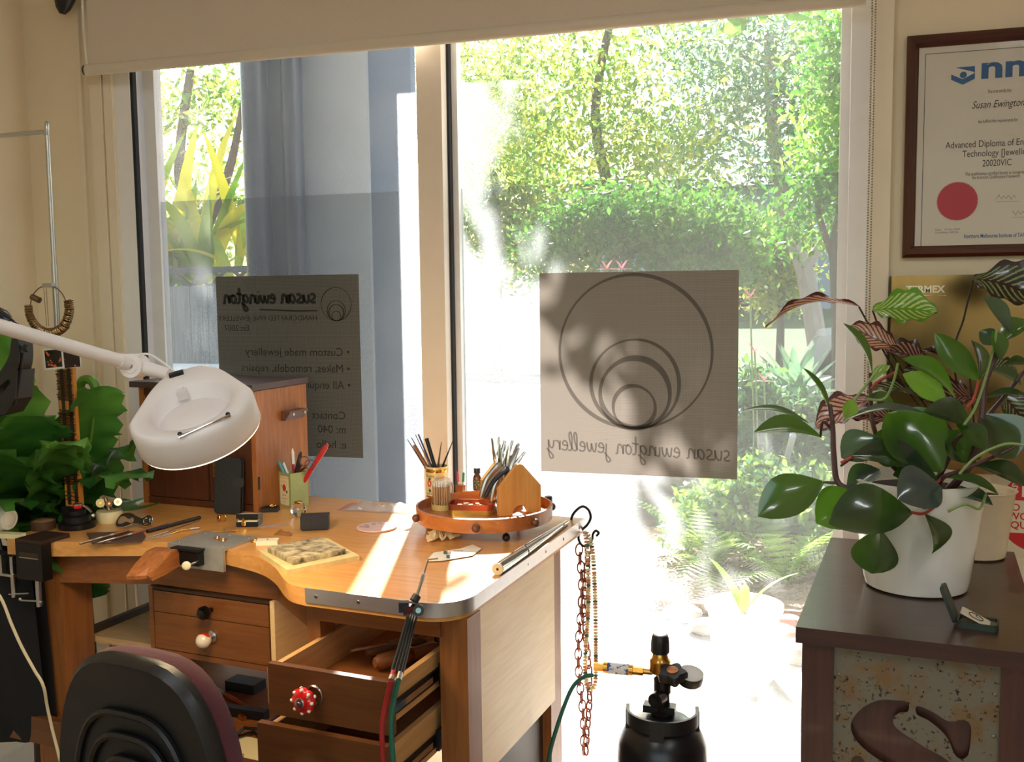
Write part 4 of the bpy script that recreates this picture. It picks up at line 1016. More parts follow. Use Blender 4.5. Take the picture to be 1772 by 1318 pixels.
# white square dish and soldering boards
P = on(463, 941)
t = thing('charcoal_tile', 'small white square tile behind the soldering boards', 'tile', P, 22)
mk('tile', bbox(-0.024, 0.024, -0.013, 0.016, 0, 0.010, 0.001), mat('white plaster', rgb(228, 220, 196), 0.7, var=0.04), t)
mk('pit', cyl((0.0, 0.002, 0.0098), (0.0, 0.002, 0.0106), 0.002, n=10), M_black, t)
M_sb = mat('scorched soldering board', rgb(196, 182, 146), 0.85, col2=rgb(74, 62, 52), scale=40, bump=0.4, contrast=(0.38, 0.66), detail=8)
M_sbe = mat('soldering board cream', rgb(206, 188, 136), 0.85, var=0.12, scale=40, bump=0.2)
def quad_board(l_, f_, r_, z0, h, bv):
    L_, F_, R2_ = (on(q[0], q[1], z0 + h) for q in (l_, f_, r_))
    B_ = L_ + R2_ - F_
    return bev(prism([(q.x, q.y) for q in (L_, F_, R2_, B_)], z0, z0 + h), bv, 2)
mk('soldering_board', quad_board((448, 952), (497, 986), (622, 961), ZB, 0.011, 0.0016), M_sbe, None, label='cream soldering board lying flat, lower one of two', cat='soldering board', group='soldering boards')
mk('soldering_board', quad_board((463, 946), (507, 968), (598, 949), ZB + 0.0112, 0.012, 0.0012), M_sb, None, label='scorched speckled soldering board on top of the cream one', cat='soldering board', group='soldering boards')
# pink round board
P = on(652, 914)
t = thing('round_palette', 'thin round pink palette board lying in the sun', 'palette', P)
mk('board', lathe([(0.047, 0), (0.049, 0.002), (0.048, 0.005)], 40), mat('pink painted board', rgb(206, 170, 160), 0.5, var=0.06, scale=50), t, True)
for q, (dx, dy) in enumerate(((-0.03, 0.006), (-0.02, -0.012), (-0.034, -0.012), (-0.018, 0.02), (-0.006, 0.03))):
    mk('painted_ring', torus((dx, dy, 0.0052), 0.0055, 0.0007, 16, 5), mat('grey paint', rgb(120, 104, 110), 0.5, var=0.05), t)
# zip bags
def rumple(w, d, nx, ny, amp, seed, h0=0.002):
    rg = random.Random(seed); V, F = [], []
    ph = [rg.uniform(0, 6) for _ in range(6)]
    for j in range(ny + 1):
        for i_ in range(nx + 1):
            x_, y_ = (i_ / nx - 0.5) * w, (j / ny - 0.5) * d
            e = min(1, 4 * min(i_ / nx, 1 - i_ / nx)) * min(1, 4 * min(j / ny, 1 - j / ny))
            z_ = h0 + e * amp * (0.5 + 0.3 * math.sin(x_ * 70 + ph[0]) * math.sin(y_ * 60 + ph[1]) + 0.25 * math.sin(x_ * 170 + y_ * 90 + ph[2]))
            V.append((x_ + 0.003 * math.sin(y_ * 80 + ph[3]), y_ + 0.003 * math.sin(x_ * 70 + ph[4]), max(z_, 0.0006)))
    n_ = nx + 1
    for j in range(ny):
        for i_ in range(nx): F.append((j * n_ + i_, j * n_ + i_ + 1, (j + 1) * n_ + i_ + 1, (j + 1) * n_ + i_))
    return V, F
M_bag = seethrough('cloudy polythene', (0.82, 0.80, 0.80, 1), 0.1, 0.45, rgb(236, 226, 222), rough=0.15, diff=0.5)
P = on(655, 880)
t = thing('zip_bag', 'large cloudy plastic zip bag with red line by the window', 'plastic bag', P, 2)
mk('bag', rumple(0.20, 0.095, 24, 14, 0.016, 3), M_bag, t, True)
mk('inner_tissue', rumple(0.15, 0.07, 16, 10, 0.008, 5, 0.001), mat('white tissue', rgb(226, 214, 206), 0.9, var=0.03), t, True)
mk('zip_line', tube([(-0.092, -0.04, 0.004), (-0.088, 0.0, 0.006), (-0.080, 0.042, 0.004)], 0.001, 6), mat('red zip', rgb(200, 60, 60), 0.5, var=0.03), t)
P = on(474, 909)
t = thing('zip_bag', 'small flat clear zip bag in front of the velvet ring box', 'plastic bag', P, 32)
mk('bag', rumple(0.072, 0.032, 12, 6, 0.003, 9, 0.001), M_bag, t, True)
P = on(490, 925)
t = thing('cellophane', 'crumpled clear cellophane piece behind the white tile', 'cellophane', P, 10)
mk('film', rumple(0.045, 0.03, 10, 6, 0.012, 19, 0.001), seethrough('cellophane film', (0.9, 0.85, 0.75, 1), 0.15, 0.12, rgb(236, 210, 170)), t, True)
P = on(398, 921)
t = thing('glass_vial', 'tiny clear vial with gold wire lying behind the steel plate', 'vial', P, 15)
mk('tube', xf(lathe([(0.006, -0.014), (0.006, 0.014)], 12), T((0, 0, 0.006)) @ RY(90)), seethrough('vial glass', (0.95, 0.93, 0.88, 1), 0.15, 0.06), t, True)
mk('wire', tube([(-0.05, -0.004, 0.002), (-0.02, 0, 0.003), (0.02, 0.004, 0.003)], 0.0012, 6), M_gold, t, True)
# marker, files, leather
def rod(name, label, cat_, p0, p1, segs, group=None):
    p0, p1 = Vector(p0), Vector(p1); L = (p1 - p0).length
    t = thing(name, label, cat_, mat=T(p0) @ (p1 - p0).to_track_quat('Z', 'Y').to_matrix().to_4x4(), group=group)
    for nm, a, b_, ra, rb_, m_ in segs:
        mk(nm, lathe([(ra, a * L), (rb_, b_ * L)], 12), m_, t, True)
    return t
t = rod('marker_pen', 'black fine marker pen lying across the bench left of the ring box', 'pen', on(255, 919, ZB + 0.005), on(346, 895, ZB + 0.005),
    [('cap', 0, 0.36, 0.0048, 0.0052, M_black), ('barrel', 0.36, 0.95, 0.0045, 0.0045, mat('black pen barrel', rgb(26, 26, 30), 0.35, var=0.1)), ('end_plug', 0.95, 1.0, 0.0045, 0.004, M_black)])
mk('lettering', xf(mv(text('permanent', 0.006), (0, -0.002, 0)), T((0.0, -0.0047, 0.075)) @ RX(90) @ RZ(90)), M_white, t)
rod('needle_file', 'long thin needle file next to the black marker pen', 'file', on(251, 932, ZB + 0.002), on(346, 900, ZB + 0.002), [('tang', 0, 0.4, 0.0012, 0.002, M_steel), ('blade', 0.4, 1, 0.002, 0.0006, M_oldst)])
rod('hand_file', 'slim steel hand file over the brown leather scrap, left one', 'file', on(138, 941, ZB + 0.010), on(222, 917, ZB + 0.008), [('tang', 0, 0.6, 0.0022, 0.0032, M_oldst), ('ferrule', 0.6, 0.68, 0.0036, 0.0036, M_steel), ('handle', 0.68, 1, 0.004, 0.0028, M_tw)], group='hand files')
rod('hand_file', 'slim steel hand file over the brown leather scrap, right one', 'file', on(168, 940, ZB + 0.010), on(290, 906, ZB + 0.004), [('tang', 0, 0.4, 0.0022, 0.0032, M_oldst), ('ferrule', 0.4, 0.46, 0.0036, 0.0036, M_steel), ('handle', 0.46, 1, 0.004, 0.0024, M_tw)], group='hand files')
rod('scriber', 'bright steel scriber lying beside the steel bench plate', 'scriber', on(262, 933, ZB + 0.002), on(312, 918, ZB + 0.002), [('shaft', 0, 0.75, 0.0015, 0.002, M_chrome), ('grip', 0.75, 1, 0.003, 0.002, M_gold)])
rod('scriber', 'gold tipped scriber pointing at the clear vial', 'scriber', on(305, 918, ZB + 0.003), on(345, 913, ZB + 0.003), [('shaft', 0, 0.6, 0.0008, 0.002, M_gold), ('grip', 0.6, 1, 0.0028, 0.0028, M_chrome)])
P = on(205, 931)
lp_ = [on(150, 924), on(246, 921), on(252, 929), on(246, 938), on(160, 942)]
mk('leather_scrap', prism([(p.x, p.y) for p in lp_][::-1], ZB, ZB + 0.004), mat('brown leather', rgb(78, 52, 40), 0.6, var=0.15, scale=50, bump=0.3), label='brown leather scrap under the hand files', cat='leather')

# --- steel bench plate with wooden bench pin
bp_ = thing('bench_plate', 'steel bench plate with flange on the cut-out edge, holding the bench pin', 'bench plate', mat=BM @ T((-0.745, 0.0, ZB)))
M_bpl = mat('worn grey steel plate', rgb(168, 166, 160), 0.42, 0.55, var=0.12, scale=24)
mk('plate', bbox(-0.078, 0.078, 0.172, 0.285, 0.0, 0.006, 0.002), M_bpl, bp_)
mk('flange', bbox(-0.078, 0.078, 0.164, 0.172, -0.046, 0.006, 0.002), M_bpl, bp_)
mk('clamp_bar', bbox(-0.055, 0.025, 0.146, 0.164, -0.034, -0.004, 0.001), M_blacks, bp_)
mk('clamp_lip', bbox(-0.05, 0.028, 0.140, 0.164, -0.001, 0.004, 0.001), M_blacks, bp_)
ts = mk('thumbscrew', cyl((0.018, 0.146, -0.024), (0.018, 0.118, -0.024), 0.004, n=10), M_steel, bp_, True)
mk('thumbscrew_head', xf(ball((0, 0, 0), (0.010, 0.003, 0.010), 14, 8), T((0.018, 0.114, -0.024)) @ RZ(30)), mat('bone white screw', rgb(226, 214, 184), 0.4, var=0.03), ts, True)
for a, b_ in ((-0.062, 0.185), (0.062, 0.185), (0.068, 0.268), (-0.06, 0.27), (0.01, 0.272)):
    mk('rivet', ball((a, b_, 0.0055), (0.004, 0.004, 0.0018), 10, 5), M_chrome, bp_, True)
pn = thing('bench_pin', 'worn wooden bench pin wedge projecting from the steel plate', 'bench pin', mat=BM @ T((-0.805, 0.146, ZB - 0.002)) @ RZ(9))
prof = [(0.0, -0.036), (0.0, 0.004), (-0.035, 0.004), (-0.085, -0.016), (-0.112, -0.032), (-0.110, -0.040), (-0.06, -0.040)]
V, F = [], []
for x_ in (-0.032, -0.012, 0.008, 0.030):
    for a, b_ in prof:
        bite = 0.016 * math.exp(-((x_ - 0.004) / 0.012) ** 2) if a < -0.1 else 0.0
        V.append((x_, a + bite, b_))
m_ = len(prof)
for k in range(3):
    for j in range(m_):
        F.append((k * m_ + j, (k + 1) * m_ + j, (k + 1) * m_ + (j + 1) % m_, k * m_ + (j + 1) % m_))
F += [tuple(range(m_)), tuple(reversed(range(3 * m_, 4 * m_)))]
g_ = bev((V, [f[::-1] for f in F]), 0.0015, 1)
mk('wedge', g_, wood('worn pin wood', rgb(112, 62, 34), rgb(172, 106, 52), 'y', 0.55, 10), pn)

# ================================================================== lazy susan and its tools
TC = on(838, 872, 0.99)
M_ls = wood('turntable timber', rgb(150, 84, 40), rgb(188, 114, 58), 'x', 0.35, 5, coat=0.3)
ZTR = 0.968
ls = thing('turntable_tray', 'round wooden turntable tray with rim and ball studs on the bench', 'tray', (TC.x, TC.y, ZB))
RT = 0.163
mk('base', lathe([(RT - 0.004, 0.030), (RT - 0.004, 0.038)], 56), M_ls, ls, True)
mk('rim', lathe([(RT - 0.006, 0.028), (RT, 0.028), (RT + 0.001, 0.060), (RT - 0.004, 0.061), (RT - 0.0045, 0.036)], 72, cap0=False, cap1=False), M_ls, ls, True)
for a in (-142, -78, -28, 32, 90, 150):
    p = (math.cos(R_(a)) * (RT + 0.007), math.sin(R_(a)) * (RT + 0.007), 0.042)
    mk('stud', ball(p, 0.0095, 14, 9), wood('stud wood', rgb(84, 50, 34), rgb(112, 70, 48), 'x', 0.4), ls, True)
for a in (-50, 70, 190):
    x_, y_ = math.cos(R_(a)) * 0.135, math.sin(R_(a)) * 0.135
    mk('foot', join(cyl((x_, y_, 0.012), (x_, y_, 0.030), 0.003, n=8), ball((x_, y_, 0.0095), 0.0095, 12, 8)), M_black, ls, True)
# olive tin with files
P = on(757, 861, ZTR)
tn = thing('food_tin', 'round cream and gold food tin holding files on the turntable', 'tin', P)
mk('body', lathe([(0.0285, 0), (0.0295, 0.002), (0.029, 0.004), (0.029, 0.080), (0.0298, 0.082), (0.0298, 0.084), (0.0275, 0.084), (0.0275, 0.004)], 32, cap1=True), mat('cream printed tin', rgb(224, 210, 160), 0.35, 0.2, var=0.04, scale=30), tn, True)
mk('gold_band', lathe([(0.0292, 0.070), (0.0294, 0.071), (0.0294, 0.078), (0.0292, 0.079)], 32, cap0=False, cap1=False), M_gold, tn, True)
mk('gold_band', lathe([(0.0292, 0.004), (0.0294, 0.005), (0.0294, 0.009), (0.0292, 0.010)], 32, cap0=False, cap1=False), M_gold, tn, True)
def wrap(g, R, a0, z0):
    # bend flat XY geometry around a vertical cylinder, centred on angle a0
    return [(R * math.cos(a0 + v[0] / R), R * math.sin(a0 + v[0] / R), z0 + v[1]) for v in g[0]], g[1]
mk('tomato_picture', wrap(prism([(0.007 * math.cos(k * PI / 8), 0.009 * math.sin(k * PI / 8)) for k in range(16)], 0, 0.0), 0.0293, R_(-112), 0.042), M_redp, tn)
mk('leaf_picture', wrap(join(prism([(0.0, -0.012), (0.006, -0.018), (0.003, -0.024), (-0.003, -0.020)], 0, 0), prism([(-0.004, 0.010), (0.0, 0.016), (0.006, 0.012), (0.001, 0.008)], 0, 0)), 0.0293, R_(-112), 0.042), mat('dark green print', rgb(40, 66, 44), 0.5, var=0.05), tn)
mk('lettering', join(wrap(text('ITALIANI', 0.008), 0.0293, R_(-112), 0.058), wrap(text('PAPRIKA', 0.007), 0.0293, R_(-112), 0.013)), M_ink, tn)
tops = [((705, 760), 0.0008, 0.0022), ((712, 757), 0.0008, 0.003), ((719, 752), 0.001, 0.0026), ((724, 751), 0.002, 0.0026), ((716, 770), 0.004, 0.004), ((738, 758), 0.0052, 0.0052), ((764, 764), 0.0008, 0.0034), ((786, 757), 0.0006, 0.003)]
fcol = [M_blacks, M_blacks, M_oldst, mat('blue file handle', rgb(40, 44, 110), 0.4, var=0.05), M_tw, M_blacks, mat('plum file', rgb(96, 66, 66), 0.4, 0.3, var=0.05), M_blacks]
desc = ['thinnest needle file leaning far left in the round tin', 'dark pointed needle file leaning left in the round tin', 'grey needle file between the left files in the round tin', 'blue tipped file standing in the round tin', 'flat copper coloured file on the left of the round tin', 'thick black square bar standing in the round tin', 'plum pointed reamer standing upright in the round tin', 'black needle file leaning right in the round tin']
for k, ((px, py), r1, r0) in enumerate(tops):
    tp = aty(px, py, P.y + (0.008 if k % 2 else -0.006))
    dx = (tp.x - P.x)
    b0 = P + Vector((max(-0.018, min(0.018, -dx * 0.5)), 0.003 * (k % 3 - 1), 0.006))
    rod('needle_file' if k not in (5, 6) else ('square_bar', 'reamer')[k - 5], desc[k], 'file', b0, tp, [('tang', 0, 0.5, r0, r0, fcol[k]), ('blade', 0.5, 1.0, r0, r1, fcol[k])], group='files in the round tin')
# cotton bud jar
P = on(766, 880, ZTR)
jr = thing('cotton_bud_jar', 'clear round jar full of cotton buds on the turntable', 'jar', P)
mk('base_cup', lathe([(0.027, 0), (0.0275, 0.002), (0.0275, 0.014), (0.026, 0.014), (0.026, 0.003)], 28), mat('tan plastic cup', rgb(196, 178, 120), 0.4, var=0.04), jr, True)
M_clearp = seethrough('clear jar plastic', (0.97, 0.97, 0.97, 1), 0.10, 0.05)
mk('wall', lathe([(0.0278, 0.012), (0.0282, 0.055), (0.027, 0.066), (0.020, 0.075), (0.008, 0.079), (0.002, 0.0795)], 32, cap0=False), M_clearp, jr, True)
buds = thing('cotton_buds', 'bundle of cotton buds standing inside the clear jar', 'cotton buds', P + Vector((0, 0, 0.004)))
rg = random.Random(4)
st = lathe([(0.0011, 0.004), (0.0011, 0.056)], 6)
tp = join(ball((0, 0, 0.058), (0.0022, 0.0022, 0.006), 6, 5))
me_s = None
for k in range(46):
    r = 0.0235 * math.sqrt((k + 0.5) / 46); a = k * 2.399963
    M_ = T((r * math.cos(a), r * math.sin(a), 0.0)) @ RZ(rg.uniform(0, 360)) @ RX(rg.uniform(-3, 3))
    if me_s is None:
        s0 = mk('stick', st, mat('bud stick', rgb(206, 168, 124), 0.6, var=0.05), buds); t0_ = mk('tip', tp, mat('cotton', rgb(240, 236, 230), 0.95, var=0.02), buds, True)
        me_s, me_t = s0.data, t0_.data
    else:
        s0 = mk('stick', me_s, None, buds); t0_ = mk('tip', me_t, None, buds)
    s0.matrix_local = M_; t0_.matrix_local = M_
# open copper tin
P = on(817, 886, ZTR)
ot = thing('sweet_tin', 'open rectangular copper coloured tin on the turntable', 'tin', P, 8)
def hollow(w, d, r, h, t_, z0=0.0):
    o_, i_ = rrect(w, d, r), rrect(w - 2 * t_, d - 2 * t_, max(0.001, r - t_)); n_ = len(o_)
    V = [(a, b_, z0) for a, b_ in o_] + [(a, b_, z0 + h) for a, b_ in o_] + [(a, b_, z0 + h) for a, b_ in i_] + [(a, b_, z0 + t_) for a, b_ in i_]
    F = [tuple(range(n_ - 1, -1, -1)), tuple(range(3 * n_, 4 * n_))]
    for L_ in range(3):
        for k in range(n_): F.append((L_ * n_ + k, L_ * n_ + (k + 1) % n_, (L_ + 1) * n_ + (k + 1) % n_, (L_ + 1) * n_ + k))
    return V, F
mk('base', hollow(0.105, 0.062, 0.012, 0.012, 0.001), mat('yellow tin base', rgb(190, 160, 80), 0.3, 0.8, var=0.05), ot, True)
mk('lid_band', hollow(0.108, 0.065, 0.013, 0.014, 0.001, 0.011), mat('copper tin lid', rgb(176, 96, 70), 0.3, 0.8, var=0.05), ot, True)
for q in range(5):
    mk('scrap', xf(cbox((0, 0, 0), (0.012, 0.008, 0.005)), T((-0.03 + q * 0.014, (q % 2) * 0.014 - 0.006, 0.018)) @ RZ(q * 40)), M_brass, ot)
# burr block with two pens
P = on(797, 850, ZTR)
t = thing('burr_block', 'small wooden block holding two coloured burrs at the back of the turntable', 'block', P, -10)
mk('block', bbox(-0.011, 0.011, -0.008, 0.008, 0, 0.018, 0.001), M_ls, t)
for dx, c_, nm, lb in ((-0.005, rgb(220, 90, 130), 'pink_burr', 'pink handled burr standing in the small block'), (0.006, rgb(40, 150, 110), 'green_burr', 'green handled burr standing in the small block')):
    rod(nm, lb, 'burr', P + Vector((dx * 1.2, 0, 0.0182)), P + Vector((dx * 1.6, 0, 0.052)), [('shank', 0, 0.25, 0.0025, 0.0025, M_chrome), ('handle', 0.25, 1, 0.0032, 0.003, mat(nm + ' plastic', c_, 0.35, var=0.04))])
# brown bottle
P = on(826, 848, ZTR)
t = thing('brown_bottle', 'small brown glass bottle with black cap on the turntable', 'bottle', P)
mk('glass', lathe([(0.0105, 0), (0.0115, 0.002), (0.0115, 0.034), (0.008, 0.042), (0.006, 0.044), (0.006, 0.048)], 20), mat('amber glass', rgb(96, 48, 20), 0.1, var=0.05, coat=0.4), t, True)
mk('cap', lathe([(0.0085, 0.046), (0.0085, 0.060), (0.0078, 0.061)], 20), M_black, t, True)
mk('label', lathe([(0.0117, 0.006), (0.0118, 0.0065), (0.0118, 0.028), (0.0117, 0.0285)], 20, cap0=False, cap1=False), mat('dark label', rgb(60, 70, 52), 0.5, col2=rgb(200, 196, 180), scale=260, contrast=(0.55, 0.62)), t, True)
P = on(815, 857, ZTR)
t = thing('glass_dish', 'little clear glass dish beside the pliers rack', 'dish', P)
mk('bowl', lathe([(0.012, 0.0), (0.016, 0.004), (0.0175, 0.010), (0.0165, 0.010), (0.012, 0.003)], 24), seethrough('dish glass', (0.95, 0.97, 0.96, 1), 0.15, 0.1), t, True)
# pliers rack: two house-shaped ends and two dowels
fl_, fr_ = on(862, 892, ZTR), on(941, 884, ZTR)
ex_ = (fr_ - fl_); wR = 0.108
ex_ = Vector((ex_.x, ex_.y, 0)).normalized(); ey_ = Vector((-ex_.y, ex_.x, 0))
fc_ = fl_ + ex_ * wR / 2
rkM = basis(ex_, ey_, (0, 0, 1), fc_)
rk = thing('pliers_rack', 'pine pliers rack with two house shaped ends on the turntable', 'pliers rack', mat=rkM)
M_pine = wood('pine', rgb(196, 136, 66), rgb(222, 168, 98), 'z', 0.4, 6)
house = [(-0.054, 0), (-0.02, 0.0)] + [(-0.0 + 0.02 * math.cos(R_(a)) , 0.022 * math.sin(R_(a))) for a in range(170, 5, -15)] + [(0.022, 0.0), (0.054, 0), (0.054, 0.066), (0.008, 0.118), (0.0, 0.121), (-0.008, 0.118), (-0.054, 0.066)]
RD = 0.115
for y_ in (0.0, RD):
    mk('end_panel', bev(xf(prism_c(house, -0.007, 0.007), T((0, y_, 0)) @ RX(90)), 0.0008, 1), M_pine, rk)
for x_, z_ in ((0.004, 0.094), (-0.036, 0.055), (0.036, 0.055)):
    mk('dowel', cyl((x_, -0.008, z_), (x_, RD + 0.008, z_), 0.0055, n=14), M_pine, rk, True)
# pliers straddling the top dowel
def pliers(k, label, yk, lean, handle, jaw, L=0.06, hl=0.095, open_=4.0):
    Mp = rkM @ T((-0.016, yk, 0.104)) @ RY(lean)
    t = thing('pliers', label, 'pliers', mat=Mp, group='pliers on the pine rack')
    for s in (-1, 1):
        jj = tube([(0, 0, 0.0), (s * 0.004, 0, 0.014), (s * (0.003 + open_ * 0.0016), 0, L)], [0.007, 0.0065, jaw], 8)
        mk('jaw', jj, M_chrome if k % 2 else M_steel, t, True)
        P_ = smooth_path([(s * 0.002, 0, 0.004), (s * 0.012, 0, -0.014), (s * 0.022, 0, -0.045), (s * 0.020, 0, -hl)], 4)
        mk('handle', tube(P_, [0.0058] * (len(P_) - 1) + [0.0045], 8), handle, t, True)
    mk('pivot', xf(lathe([(0.0065, -0.0045), (0.0065, 0.0045)], 14), RX(90)), M_steel, t, True)
M_cream = mat('cream grip', rgb(226, 214, 160), 0.4, var=0.04)
M_navy = mat('dark navy grip', rgb(24, 24, 44), 0.4, var=0.05)
pl_desc = ['steel pliers with navy grips nearest the front end of the pine rack', 'round nosed steel pliers second from the front of the pine rack', 'bare steel pliers third from the front of the pine rack', 'long nosed steel pliers in the middle of the pine rack', 'dark jawed cutters behind the middle of the pine rack', 'pliers with cream grips nearest the rear end of the pine rack']
for k, (yk, lean, hm, jw) in enumerate(((0.016, 34, M_navy, 0.0026), (0.034, 16, M_steel, 0.0022), (0.051, 26, M_oldst, 0.003), (0.068, 4, M_chrome, 0.0018), (0.084, 22, M_steel, 0.0036), (0.100, -4, M_cream, 0.0022))):
    pliers(k, pl_desc[k], yk, lean, hm, jw, 0.056 + 0.006 * (k % 3), 0.088)
P = on(949, 872, ZTR)
t = thing('rubber_stopper', 'short black stopper beside the right end of the pine rack', 'stopper', P)
mk('body', lathe([(0.0095, 0), (0.010, 0.001), (0.010, 0.018), (0.008, 0.020)], 16), M_black, t, True)
P = on(915, 889, ZTR)
t = thing('brass_clip', 'brass clip lying under the arch of the pine rack', 'clip', P, -30)
mk('arm', xf(bev(cbox((0, 0, 0.003), (0.035, 0.005, 0.003)), 0.001), RZ(8)), M_brass, t)
mk('spring', ball((0.02, 0.0, 0.0045), 0.0042, 10, 7), M_steel, t, True)
# tissue and card with ear studs
P = on(762, 932)
t = thing('crumpled_tissue', 'crumpled cream tissue tucked under the turntable tray', 'tissue', P, 20)
def crumple(r, seed, h):
    rg_ = random.Random(seed); V, F = [], []; N, Mm = 26, 8
    for i_ in range(Mm + 1):
        t_ = i_ / Mm
        for k in range(N):
            a = 2 * PI * k / N
            rr = r * t_ * (1 + 0.28 * math.sin(3 * a + seed) + 0.14 * math.sin(7 * a + 2 * seed))
            z_ = h * (1 - t_) ** 0.8 * (0.7 + 0.5 * math.sin(a * 4 + t_ * 5)) + 0.006 * math.sin(a * 9 + t_ * 11) * t_ + 0.007
            V.append((rr * math.cos(a), rr * math.sin(a) * 0.9, max(0.0015, z_)))
    for i_ in range(Mm):
        for k in range(N): F.append((i_ * N + k, i_ * N + (k + 1) % N, (i_ + 1) * N + (k + 1) % N, (i_ + 1) * N + k))
    return V, F
mk('tissue', crumple(0.036, 2, 0.022), leafmat('cream tissue', rgb(222, 202, 160), rgb(232, 214, 176), 0.9, 0.3), t)
cp = [on(737, 973), on(765, 972), on(818, 963), on(833, 951), on(818, 944), on(797, 951), on(750, 958)]
t = thing('earring_card', 'bent white display card with two blue ear studs near the torch tip', 'card', on(785, 962))
mk('card', join(prism_c([(p.x, p.y) for p in cp], ZB + 0.002, ZB + 0.003)), mat('white display card', rgb(232, 224, 208), 0.6, var=0.02), t, world=True)
for px, py in ((771, 958), (776, 965)):
    p = on(px, py, ZB + 0.003)
    mk('ear_stud', mv(bev(cbox((0, 0, 0.003), (0.007, 0.006, 0.006)), 0.001), p), mat('blue stone', rgb(52, 84, 96), 0.15, var=0.05), t, world=True)
mk('lettering', mv(xf(text('WEAR', 0.008), RZ(14)), on(793, 953, ZB + 0.0034)), M_gold, t, world=True)
# ring mandrel along the right edge
p0, p1 = on(862, 984, ZB + 0.0125), on(981, 904, ZB + 0.006)
t = rod('ring_mandrel', 'tapered polished steel ring mandrel lying along the right bench edge', 'mandrel', p0, p1, [('end_cap', -0.008, 0.0, 0.0122, 0.0124, mat('cream nylon', rgb(214, 196, 160), 0.5, var=0.03)), ('handle', 0, 0.32, 0.0124, 0.0124, M_chrome), ('groove', 0.32, 0.335, 0.0112, 0.0112, M_black), ('taper', 0.335, 1.0, 0.0124, 0.0055, M_chrome)])
mk('end_hole', cyl((0, 0, -0.0036), (0, 0, -0.0022), 0.0028, n=12), M_black, t)

# ================================================================== gas torch and hoses
tch = thing('gas_torch', 'black and chrome gas torch hooked on the front of the bench', 'torch', bw(-0.13, -0.02, 0.93))
def ub(px, py, v):
    r_ = ray(px, py); n_ = BM.to_3x3() @ Vector((0, 1, 0)); o_ = bw(0, v, 0)
    return CC + r_ * ((o_ - CC).dot(n_) / r_.dot(n_))
a_, b_, c_ = ub(757, 966, 0.10), ub(741, 968, 0.06), ub(734, 992, 0.03)
mk('tip_tube', tube([a_, b_, (b_ * 0.7 + c_ * 0.3), c_], 0.0016, 8), M_oldst, tch, True, world=True)
d_ = ub(722, 1030, -0.012); e_ = ub(716, 1040, -0.02)
mk('nozzle', tube([c_, c_ * 0.9 + d_ * 0.1, c_ * 0.5 + d_ * 0.5, d_], [0.0022, 0.0042, 0.003, 0.0036], 10), M_steel, tch, True, world=True)
mk('collar', tube([d_, e_], [0.008, 0.0085], 12), M_black, tch, True, world=True)
f_ = ub(712, 1055, -0.028)
mk('valve_body', xf(bev(cbox((0, 0, 0), (0.026, 0.016, 0.018)), 0.003), T(f_) @ RZ(BROT)), M_chrome, tch, True, world=True)
k_ = mk('valve_knob', cyl(ub(725, 1054, -0.034), ub(724, 1056, -0.056), 0.010, n=16), M_black, tch, True, world=True)
mk('knob_disc', cyl(ub(724, 1056, -0.056), ub(724, 1056, -0.0575), 0.005, n=12), mat('pale blue disc', rgb(150, 196, 206), 0.4, var=0.03), k_, True, world=True)
mk('valve_knob', xf(bev(cbox((0, 0, 0), (0.018, 0.016, 0.018)), 0.003), T(ub(699, 1049, -0.03)) @ RZ(20)), M_black, tch, True, world=True)
g0, g1 = ub(713, 1066, -0.035), ub(687, 1163, -0.158)
ax = (g1 - g0).normalized(); sd = ax.cross(CF).normalized()
for k in range(4):
    o_ = sd * (k - 1.5) * 0.0055
    mk('handle_tube', tube([g0 + o_ * 0.8, g1 + o_], 0.0036, 8), M_blacks, tch, True, world=True)
h1, h2 = g1 + sd * 0.006, g1 - sd * 0.006
if (h1 - CC).dot(CR) > (h2 - CC).dot(CR): h1, h2 = h2, h1
mk('red_connector', tube([h1, h1 + ax * 0.010], 0.0048, 8), M_redpl, tch, True, world=True)
mk('hose_clip', tube([h1 + ax * 0.010, h1 + ax * 0.020], 0.0054, 8), M_steel, tch, True, world=True)
mk('hose_clip', tube([h2, h2 + ax * 0.016], 0.0050, 8), M_steel, tch, True, world=True)
rh = smooth_path([h1 + ax * 0.02, ub(668, 1215, -0.172), ub(661, 1265, -0.175), ub(664, 1330, -0.172), ub(670, 1400, -0.165), ub(675, 1500, -0.15)], 6)
mk('red_hose', tube(rh, 0.0046, 8), mat('red rubber hose', rgb(150, 28, 28), 0.5, var=0.08), tch, True, world=True)
gh = smooth_path([h2 + ax * 0.016, ub(681, 1215, -0.168), ub(677, 1255, -0.172), ub(681, 1318, -0.175), ub(688, 1400, -0.168), ub(694, 1500, -0.15)], 6)
mk('green_hose', tube(gh, 0.0046, 8), mat('green rubber hose', rgb(16, 92, 74), 0.5, var=0.08), tch, True, world=True)

# ================================================================== hook, bead necklace, copper chain
YH = bw(-0.02, 0.745, 0).y
hk = thing('s_hook', 'black wrought iron S hook at the back right bench corner', 'hook', aty(998, 905, YH))
hp = [(987, 908), (990, 893), (998, 882), (1009, 876), (1019, 883), (1022, 896), (1016, 908), (1006, 918), (1001, 930), (1006, 942), (1016, 945), (1024, 936), (1026, 924), (1031, 918), (1036, 922), (1032, 927)]
mk('bar', tube(smooth_path([aty(x_, y_, YH - 0.02) for x_, y_ in hp], 4), 0.0032, 8), mat('wrought iron', rgb(30, 26, 26), 0.5, 0.6, var=0.1), hk, True, world=True)
nk = thing('bead_necklace', 'necklace of cream and green beads hanging from the S hook', 'necklace', aty(1016, 945, YH))
cols = [rgb(222, 206, 160), rgb(70, 110, 84), rgb(206, 150, 110), rgb(236, 224, 190)]
bmats = [mat('bead %d' % k, c_, 0.3, var=0.05) for k, c_ in enumerate(cols)]
